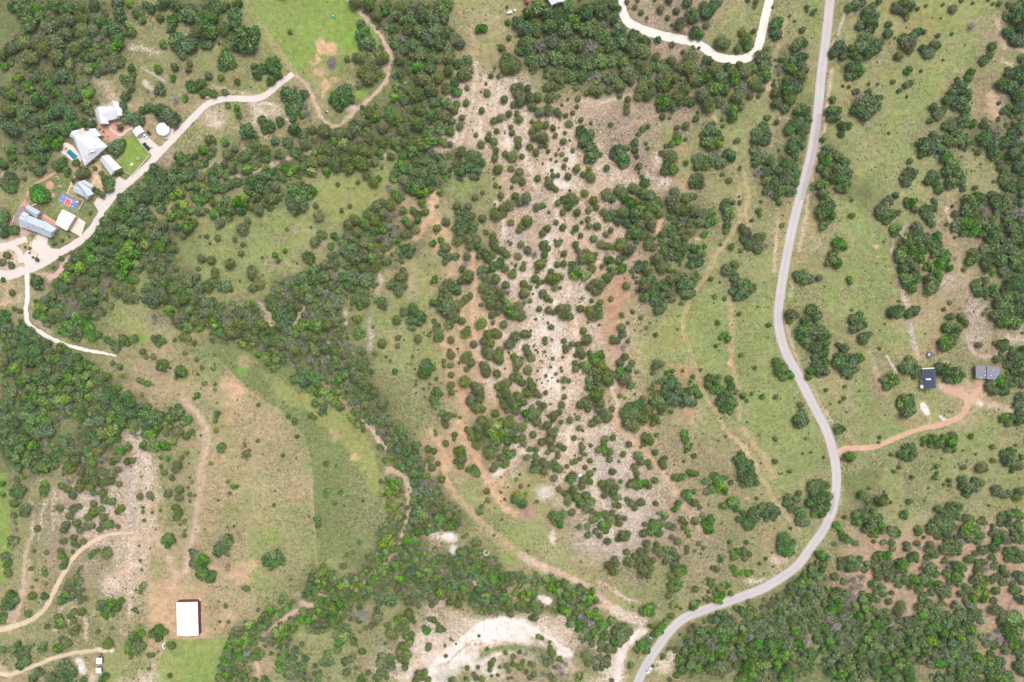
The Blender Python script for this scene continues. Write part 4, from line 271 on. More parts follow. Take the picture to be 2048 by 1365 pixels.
# away from the thick woods the smaller grey green crowns are the same round junipers
def as_juniper(t):
    x, y, r, k = t; c = float(cover_at(np.array(x), np.array(y))); slope = 890 < x < 1330 and 160 < y < 1130
    if k == 'g' and r <= (15 if slope else 12.5) and (slope or c < .6): return (x, y, r * 1.03, 'j')
    if k == 'm' and slope and 5 < r <= 11 and (int(x * 7 + y * 3) % 3): return (x, y, r, 'j')
    return t
trees = [as_juniper(t) for t in trees]

# ---------------------------------------------------------------- soil and grass map of the ground (materials by area)
CLS = {  # colour as it lies in daylight, amount of pale stones, amount of dark tufts
 'g': ((152, 168, 106), 0.08, 0.34), 'y': ((160, 167, 104), 0.05, 0.2), 'G': ((144, 170, 88), 0.02, 0.14),
 'L': ((130, 178, 76), 0.0, 0.05), 't': ((172, 168, 124), 0.14, 0.34), 'T': ((190, 172, 138), 0.22, 0.30),
 'o': ((220, 186, 152), 0.15, 0.10), 'w': ((224, 199, 178), 0.58, 0.42), 'W': ((253, 243, 238), 0.35, 0.02),
 'p': ((176, 156, 142), 0.32, 0.42), 'f': ((96, 110, 68), 0.06, 0.5), 'k': ((156, 162, 112), 0.26, 0.50),
 'P': ((217, 191, 172), 0.20, 0.06), 'q': ((178, 150, 136), 0.02, 0.0), 'v': ((138, 152, 98), 0.06, 0.42),
 's': ((210, 184, 156), 0.40, 0.42), 'S': ((196, 166, 142), 0.22, 0.25), 'x': ((184, 170, 142), 0.30, 0.50), 'b': ((176, 156, 130), 0.22, 0.35), 'z': ((194, 176, 166), 0.5, 0.38), 'O': ((196, 150, 124), 0.10, 0.05)}
GRID = """
fffffkkffgGGGGfffftttffffpppttkkgkkyyyggf
fffffkkkffGGGGfffftttffffpppggkkgkgyyyggf
fffffkkkggkGGGtffftttfffffppfffftkgkgggkg
ffffkkktkkgttgffftwwwkffppfffftfgyygggkff
ffffwtttwkwktgffffwwwwkwppppkggtfkggggtff
fffttttkkkkkfffffwwwwwkkppkkggtkfgggkkffk
fftttTpkkffffffgfftTwwwwwppgkkkfkfgggkkkf
ggTTTfffkgffggyyffftkwwwwwpTkgkkfkfggggkf
ggggftttggggyygfoTkkzzwwffffkkktkggggkkff
TTTfffffggggtgfffotTppzwwffkkgktTgggftkff
TTffffffggggtgfftgottwwwwTfkgggtkgggfttff
ttfffgffgggfffftgtowwwwwofffgkggkggggTTkf
ttffggkfffffffgggkkwTwwwTkgggkggkgggTTkkf
ffggkyttfffffgggyTwwwwwwTkyggkgggkkggTkkk
ffffTTTtgkkffffggyTwwwwwwkgggkggkTgkTkkkf
fffffTTTToggtgfffkkTTwwwwwkfTgkgggTgkkgTk
ffffffkttoTTgyyfffkkkkwwwwkgTgkgggkgggTkk
fffffwktTTTTtkyyffoofwwwwTkggtggggkggggkf
ffkkfwktTTTTtgkyfffooTkkwwwTkkkgtgggkkggg
gkkfwwktTTTTTgkyffToTykkwkwkkkggtkfgkkkgg
gkkwwwktTttgtgkkfffkttTkwkkpkkkkkkfgkkkkg
gkkwwwTTttgtgkkffwkkgttkkpkkkkkkgkTTTkTkk
gkTkkwTTTTgtggfffffftttTkpkkkkkTkkTTkTkTk
kTkkwwooTTgkffffffffTggttkgkkkkfffTkkkTkT
TkkkkkooTTtkffkgkwkffffftkgkkkffkffkTkTkT
kkkkkkooTfffggkkwwwwWWwfwgffffffkffffffkT
kkkTkgTggfTkkgkwwWWWTkwkwkkffffffffffTTTf
TTfwgwwggfTgfkkkwWkkppkkwgTkfkffffkfffffT
"""
rows = [r.replace(' ', '')[:41].ljust(41, 'f') for r in GRID.strip().split('\n')]
GRIDFIX = {13: "f2 g2 k1 y1 t1 t1 f6 g3 y1 T1 w6 k1 y2 g2 k1 g2 k2 g2 T1 k2 w1", 15: "f5 T4 o1 g1 k1 g1 f2 k3 T2 w5 k1 f1 T1 g1 k1 g3 T1 g1 k2 g1 T2 k1",
 16: "f6 k1 t2 o1 T1 g1 y2 f2 k2 T1 k2 w4 k1 g1 T1 g1 k1 g3 k1 g2 T1 g1 T1 k2", 17: "f5 w1 k1 t1 T3 t1 k1 y2 f2 o2 f1 w5 T1 k1 g2 t1 g3 k1 g6 k1",
 18: "f2 k1 f2 w1 k1 t1 T3 t1 g1 k1 y1 f2 o2 T1 w1 k1 w3 T1 k3 g1 t1 g2 k4 g4", 14: "f4 t1 T2 t1 g1 k2 f4 g2 y1 T1 w6 k1 g3 k1 g2 k1 T1 g1 k1 T1 k3 f1"}
for i_, s_ in GRIDFIX.items():
    rows[i_] = ''.join(q[0] * int(q[1:]) for q in s_.split())[:41].ljust(41, 'f')
GR = [[c for c in r] for r in rows]

def ground_letter(x, y):
    return GR[min(27, max(0, int(y // 50)))][min(40, max(0, int(x // 50)))]

def axis(lo, hi, step, outs):
    core = np.arange(lo, hi + step, step)
    left = [lo - d for d in outs][::-1]; right = [core[-1] + d for d in outs]
    return np.concatenate([left, core, right])
outs = [30, 70, 130, 220, 380, 700, 1400, 3000, 7000]
gx = axis(-24, 2072, 2.2, outs); gy = axis(-24, 1389, 2.2, outs)
NX, NY = len(gx), len(gy)
X, Y = np.meshgrid(gx, gy)

def vnoise(scale, seed, X=X, Y=Y):
    r = np.random.default_rng(seed).random((256, 256))
    u = (X / scale) % 256; v = (Y / scale) % 256
    i = u.astype(int); j = v.astype(int); fu = u - i; fv = v - j
    fu = fu * fu * (3 - 2 * fu); fv = fv * fv * (3 - 2 * fv)
    i1 = (i + 1) % 256; j1 = (j + 1) % 256; i %= 256; j %= 256
    return (r[j, i] * (1 - fu) + r[j, i1] * fu) * (1 - fv) + (r[j1, i] * (1 - fu) + r[j1, i1] * fu) * fv
def fbm(scale, seed, X=X, Y=Y):
    return (vnoise(scale, seed, X, Y) * .5 + vnoise(scale * .47, seed + 1, X, Y) * .28 + vnoise(scale * .21, seed + 2, X, Y) * .22) - .5

wx = fbm(46, 11) * 62; wy = fbm(46, 21) * 62          # natural, uneven borders between soils
sx = fbm(9, 31) * 9; sy = fbm(9, 41) * 9
def classvals(letter):
    c, a, b = CLS[letter]; l = srgb(c, KEXP)
    return np.array([l[0], l[1], l[2], a, b])
table = np.array([[classvals(c) for c in r] for r in GR])
U = np.clip((X + wx) / 50 - .5, 0, 39.999); V = np.clip((Y + wy) / 50 - .5, 0, 26.999)
ui = U.astype(int); vi = V.astype(int); fu = (U - ui)[..., None]; fv = (V - vi)[..., None]
fu = fu * fu * (3 - 2 * fu); fv = fv * fv * (3 - 2 * fv)
F = (table[vi, ui] * (1 - fu) + table[vi, ui + 1] * fu) * (1 - fv) + (table[vi + 1, ui] * (1 - fu) + table[vi + 1, ui + 1] * fu) * fv
ft = (np.array([[1.0 if c == 'f' else 0.0 for c in r] for r in GR]))
WOOD = ((ft[vi, ui] * (1 - fu[..., 0]) + ft[vi, ui + 1] * fu[..., 0]) * (1 - fv[..., 0]) + (ft[vi + 1, ui] * (1 - fu[..., 0]) + ft[vi + 1, ui + 1] * fu[..., 0]) * fv[..., 0])

def sst(a_, b_, v):
    t_ = np.clip((v - a_) / (b_ - a_), 0, 1); return t_ * t_ * (3 - 2 * t_)
def mixin(cov, letter):
    c = classvals(letter); F[...] = F * (1 - cov[..., None]) + c * cov[..., None]
COVER = cover_at(X + sx * 1.5, Y + sy * 1.5)
n1, n2 = fbm(26, 71), fbm(70, 81)
mixin(WOOD * (1 - sst(.22, .5, COVER)) * .75, 'v')                       # clearings inside the woods are grassy
rocky = np.clip((F[..., 3] - .3) / .3, 0, 1)
mixin(rocky * sst(.02, .2, n1) * .5, 's'); mixin(rocky * sst(.04, .2, fbm(13, 91)) * .6, 'W')
grassy = (1 - rocky) * (1 - WOOD)
mixin(grassy * sst(.0, .22, n1 + n2 * .5) * .38, 't'); mixin(grassy * sst(.05, .25, -n2) * .35, 'g')
mixin(grassy * sst(.06, .26, fbm(38, 101)) * .45, 'y'); mixin(grassy * sst(.08, .24, fbm(17, 111)) * .35, 'b')
mixin((1 - rocky) * sst(.10, .34, COVER) * .22, 'b')    # dry litter and bare soil round tree groups
WOOD = sst(.3, .75, WOOD) * (.25 + .75 * sst(.28, .55, COVER))

def box(x0, y0, x1, y1):
    a = np.searchsorted(gx, x0); b = np.searchsorted(gx, x1) + 1; c = np.searchsorted(gy, y0); d = np.searchsorted(gy, y1) + 1
    return slice(max(0, c - 1), d), slice(max(0, a - 1), b)
def blend(sl, cov, letter):
    c = classvals(letter); F[sl] = F[sl] * (1 - cov[..., None]) + c * cov[..., None]
    WOOD[sl] *= (1 - cov)
def segdist(px, py, pts, closed=False):
    d = np.full(px.shape, 1e9); n = len(pts)
    for i in range(n if closed else n - 1):
        ax, ay = pts[i]; bx, by = pts[(i + 1) % n]; vx, vy = bx - ax, by - ay; L = vx * vx + vy * vy + 1e-9
        t = np.clip(((px - ax) * vx + (py - ay) * vy) / L, 0, 1)
        d = np.minimum(d, np.hypot(px - ax - t * vx, py - ay - t * vy))
    return d
def stroke(letter, w, pts, soft=3.0, op=1.0, wob=1.0):
    xs = [p[0] for p in pts]; ys = [p[1] for p in pts]; m = w + soft * 3 + 12
    sl = box(min(xs) - m, min(ys) - m, max(xs) + m, max(ys) + m)
    if X[sl].size == 0: return
    d = segdist(X[sl] + sx[sl] * wob, Y[sl] + sy[sl] * wob, pts)
    blend(sl, np.clip((w / 2 + soft / 2 - d) / soft, 0, 1) * op, letter)
def poly(letter, pts, soft=3.0, op=1.0, wob=0.5):
    xs = [p[0] for p in pts]; ys = [p[1] for p in pts]; m = soft * 2 + 12
    sl = box(min(xs) - m, min(ys) - m, max(xs) + m, max(ys) + m)
    px = X[sl] + sx[sl] * wob; py = Y[sl] + sy[sl] * wob
    ins = np.zeros(px.shape, bool); n = len(pts)
    for i in range(n):
        x1, y1 = pts[i]; x2, y2 = pts[(i + 1) % n]
        if y1 == y2: continue
        c = ((y1 > py) != (y2 > py)) & (px < (x2 - x1) * (py - y1) / (y2 - y1) + x1)
        ins ^= c
    d = segdist(px, py, pts, True) * np.where(ins, 1, -1)
    blend(sl, np.clip(d / soft + .5, 0, 1) * op, letter)
def blob(letter, x, y, rx, ry=None, soft=.5, op=1.0):
    ry = ry or rx; sl = box(x - rx * 2 - 9, y - ry * 2 - 9, x + rx * 2 + 9, y + ry * 2 + 9)
    d = np.hypot((X[sl] + sx[sl] * 1.6 - x) / rx, (Y[sl] + sy[sl] * 1.6 - y) / ry)
    blend(sl, np.clip((1 + soft / 2 - d) / soft, 0, 1) * op, letter)
def pts(s):
    v = [float(q) for q in s.replace(',', ' ').split()]
    return list(zip(v[0::2], v[1::2]))

# fields and lawns
poly('G', pts("484 -20 702 -20 722 30 752 62 762 92 742 104 700 104 668 92 640 88 626 112 600 142 582 128 560 100 536 72 505 28"))
poly('L', pts("640 92 700 60 745 66 748 98 690 104"), 12, .35)
poly('g', pts("500 0 620 0 600 90 560 90 520 40"), 20, .5)
for q in [(642,92,11,16),(664,98,14,14),(634,118,6,8),(640,146,14,10),(652,170,10,12),(628,128,6,5),(646,188,5,9),(672,160,9,6)]: blob('o', *q)
blob('t', 700, 168, 16, 12, 1); blob('G', 668, 190, 16, 12, 1); blob('G', 722, 190, 14, 10, 1); blob('P', 700, 216, 12, 8, .8)
poly('g', pts("560 330 620 380 660 345 700 330 745 320 790 308 780 350 760 400 700 450 640 470 560 540 500 585 440 560 400 560 350 480 400 450 470 440 560 420"), 12, .5)
poly('y', pts("645 372 690 350 720 352 735 372 765 390 760 410 720 420 690 440 655 430 640 400"), 14, .9)
poly('y', pts("560 430 620 440 600 480 580 500 545 470"), 16, .5)
for q in [(562,478,14,8),(548,530,22,10),(590,460,10,7),(700,395,10,6)]: blob('p', *q, op=.6)
poly('y', pts("832 560 852 555 858 600 850 640 836 620"), 8, .8); poly('y', pts("838 700 868 690 882 720 874 760 850 730"), 8, .9)
poly('G', pts("1265 650 1300 690 1290 730 1266 700"), 12, .6); poly('y', pts("1325 655 1355 660 1350 700 1328 690"), 10, .9)
poly('g', pts("1372 600 1545 560 1600 700 1650 820 1655 900 1600 960 1540 900 1460 820 1400 740"), 16, .55)
poly('v', pts("420 700 500 783 565 822 605 868 618 900 626 960 634 1130 680 1110 742 1080 765 1000 755 930 730 870 690 830 640 790 560 720 480 690"), 4, 1)
poly('k', pts("700 900 745 960 760 1040 730 1090 680 1040 690 960"), 16, .8)
poly('y', pts("600 780 660 812 712 845 745 900 762 960 752 992 735 975 712 920 680 880 640 850 606 812"), 6, .95)
poly('y', pts("520 740 560 760 620 800 600 820 560 800"), 10, .8)
blob('o', 708, 916, 10, 8, .8, .6); blob('T', 668, 872, 8, 12, .8, .7)
blob('L', 483, 743, 11, 9, .5, .8); blob('L', 285, 680, 12, 8, .6, .8); blob('o', 490, 722, 14, 12, 1, .5)
stroke('t', 3, pts("418 703 500 785 560 826 602 868 616 900 624 960 632 1100 636 1134"), 2, .8, .2)
for q in [(470,820,30,26),(500,800,20,16),(545,860,26,30),(590,960,20,40)]: blob('T', *q, soft=1.2, op=.6)
for q in [(520,920,40,30),(470,880,22,18),(560,1060,30,50),(600,1100,18,30),(540,1020,30,20)]: blob('t', *q, soft=1.4, op=.6)
blob('y', 560, 1075, 22, 20, 1, .5); blob('G', 545, 1075, 16, 24, 1, .4)
poly('G', pts("-20 945 12 948 18 1000 20 1092 12 1160 -20 1180"), 5, .9); poly('G', pts("336 1278 460 1274 436 1330 424 1380 300 1380 314 1330"), 4, .75)
poly('y', pts("205 1300 300 1290 260 1330 228 1365 205 1365"), 12, .5)
poly('t', pts("250 1160 330 1180 345 1150 360 1160 420 1180 440 1260 350 1276 300 1260 270 1220"), 12, .6)
poly('o', pts("296 1196 340 1190 352 1205 354 1270 300 1240"), 10, .8); poly('o', pts("396 1202 404 1210 406 1270 398 1274"), 4, .7)
stroke('o', 5, pts("348 1274 372 1276 400 1273"), 4, .9)
for q in [(440,1105,10,8),(478,1150,24,16),(425,1142,12,16),(450,1240,20,16),(500,1130,14,10)]: blob('o', *q, soft=.9, op=.7)
# bare caliche slopes
poly('s', pts("930 165 1060 200 1180 178 1215 210 1190 330 1225 420 1240 500 1205 620 1215 760 1262 880 1300 960 1312 1090 1220 1125 1130 1020 1092 950 1050 900 1030 800 1015 700 1000 600 975 520 1005 430 985 330 950 250"), 34, .8, 2.5)
poly('s', pts("1180 330 1320 400 1340 520 1290 640 1280 760 1330 880 1400 1010 1420 1100 1320 1120 1260 1000 1200 860 1190 700 1230 560 1200 430"), 34, .5, 2.5)
poly('o', pts("884 640 930 560 975 600 1010 640 1040 720 1040 800 1010 850 960 850 925 800 896 720"), 30, .48, 2.5)
poly('T', pts("900 470 960 480 980 560 940 620 900 600 880 520"), 26, .5, 2.5); poly('T', pts("1200 560 1262 560 1262 640 1240 720 1262 780 1230 830 1200 760"), 22, .6, 2)
poly('x', pts("1260 880 1340 960 1400 1060 1480 1140 1400 1190 1300 1120 1250 1020"), 40, .5, 2.5)
for q in [(1060,250,40,26),(1130,260,30,30),(1010,300,30,26),(1160,590,24,30),(1050,700,26,26),(1020,560,24,20),(1200,440,20,18),(1150,1000,30,20),(1060,830,24,20),(985,770,18,22)]: blob('w', *q, soft=1.2, op=.8)
for q in [(1095,600,50,60),(1060,540,30,40),(1130,740,34,60),(1120,700,30,30),(1085,660,30,36),(1000,210,40,36),(1120,360,30,34),(1040,300,30,20),
          (1110,470,30,20),(1180,880,44,40),(1100,800,30,20),(1240,960,30,40),(1090,905,24,16)]: blob('w', *q, soft=1.1, op=.85)
for q in [(1105,640,16,24),(1100,760,20,22),(1110,350,14,20),(1120,700,12,10),(1085,665,14,10),(1095,490,10,22),(1018,285,14,10),(1090,985,18,14),(1105,1075,6,14),(1060,905,16,8),
          (1000,670,14,6),(1140,315,10,16),(1128,370,16,8),(1104,545,9,14)]: blob('W', *q, soft=1.2, op=.7)
for q in [(1030,480,30,26),(1095,430,20,16),(1060,400,26,14),(1240,400,20,20),(1000,515,16,14),(1175,1075,24,18),(1230,1110,22,20)]: blob('z', *q, soft=1.2, op=.9)
for q in [(1205,250,46,26),(1240,300,26,30),(1270,250,40,20)]: blob('p', *q, soft=1.2, op=.8)
stroke('o', 5, pts("1238 262 1262 250 1300 236 1330 226"), 8, .5); stroke('w', 8, pts("1160 200 1190 205 1240 198 1290 185"), 6, .7)
stroke('o', 6, pts("1225 320 1250 350 1300 370 1320 390"), 10, .5); blob('w', 1330, 365, 16, 12); blob('w', 1315, 320, 12, 20, .8, .7); blob('O', 1360, 300, 14, 10, .8, .6)
for q in [(1242,570,18,34),(1222,620,20,30),(1225,680,18,26)]: blob('O', *q, soft=1.1, op=.6)
for q in [(1225,790,24,20),(1230,740,16,16)]: blob('T', *q, soft=1, op=.9)
for q in [(1330,560,8,6),(1355,600,7,5),(1372,745,20,12),(1345,732,8,5),(1318,780,10,10),(1375,825,7,12)]: blob('O', *q, soft=1, op=.6)
for a in ["1458 600 1466 650 1462 690 1466 740 1478 780 1480 830", "1484 860 1510 890 1530 920 1548 955", "1490 350 1496 400 1488 430 1500 450"]:
    stroke('o', 10, pts(a), 8, .55)
for q in [(1462,648,4,4),(1461,730,5,7),(1423,902,5,4),(1496,998,5,4),(1481,836,5,5),(1430,236,6,6),(1752,494,4,4),(1754,512,3,3),(1777,540,3,3)]: blob('o', *q, soft=.6)
for q in [(1240,990,60,80),(1190,1075,44,40),(1285,1050,46,50),(1215,930,40,50)]: blob('z', *q, soft=1.3, op=.75)
for q in [(1265,1000,30,30),(1225,1060,26,24),(1180,990,20,30),(1140,965,24,16)]: blob('w', *q, soft=1.2, op=.7)
poly('S', pts("1690 1095 1760 1075 1850 1070 1930 1050 2060 1020 2060 1250 1985 1290 1930 1215 1860 1215 1790 1235 1720 1190 1650 1180"), 26, .75, 2)
for q in [(1780,1240,50,14),(1900,1180,30,20),(2010,1190,26,30),(1990,1330,60,22),(2020,1110,24,16),(1850,1100,20,30)]: blob('S', *q, soft=1, op=.9)
for q in [(1900,450,26,70),(1960,480,30,50),(1915,590,30,40),(1960,640,44,40),(1975,700,40,24),(1985,200,40,50),(1990,70,30,40),(1870,690,26,20),(1760,760,14,50)]: blob('b', *q, soft=1.3, op=.75)
for q in [(1900,560,14,20),(1950,620,24,24),(1955,670,22,26),(1860,560,8,14),(1990,210,16,20)]: blob('z', *q, soft=1.1, op=.7)
for q in [(170,1000,70,60),(250,960,40,60),(160,1120,50,60),(110,1060,40,50)]: blob('p', *q, soft=1.4, op=.55)
for q in [(230,1000,26,40),(150,990,30,16),(185,1015,24,14),(240,1150,20,40),(290,960,22,60),(130,1035,20,14)]: blob('w', *q, soft=1.2, op=.6)
for q in [(1440,950,70,60),(1380,1080,60,50),(1400,900,50,40),(1520,1080,30,30),(1340,870,40,40)]: blob('b', *q, soft=1.5, op=.45)
for a in ["1040 300 1062 340 1075 385", "1095 330 1110 400 1120 450", "1090 470 1104 520 1086 570 1076 640", "1110 600 1120 660 1106 720 1115 790", "1062 640 1044 668 1040 700", "990 400 1006 440 1010 478",
          "1160 520 1144 560 1140 590", "1150 620 1152 660 1162 700", "1078 850 1120 868 1160 890", "1180 940 1200 990 1222 1040", "970 640 985 700 975 760", "1030 760 1046 790 1052 815", "1000 200 1010 260 1025 330", "1215 740 1230 790 1240 840", "950 215 962 250 958 300", "1140 850 1130 900 1150 930", "1190 1030 1230 1080 1250 1110"]:
    stroke('W', 6, pts(a), 6, .55, 1.6)
poly('s', pts("205 920 300 900 315 1000 300 1120 290 1240 250 1250 235 1120 205 1010"), 18, .6, 2)
for a in ["268 905 272 960 262 1020 264 1090 258 1150 262 1230", "296 900 300 950 296 1010", "232 960 222 1010 226 1050", "150 985 180 1000 200 990", "130 1025 170 1035 205 1025", "120 1050 150 1062 190 1050", "85 960 92 1000 84 1040 78 1080", "110 980 104 1020 108 1060", "150 1215 132 1240 118 1256", "60 1000 66 1040 60 1080"]:
    stroke('w', 6, pts(a), 5, .75, 1.5)
poly('o', pts("296 1180 345 1150 410 1186 420 1275 300 1262"), 14, .55, 1.5)
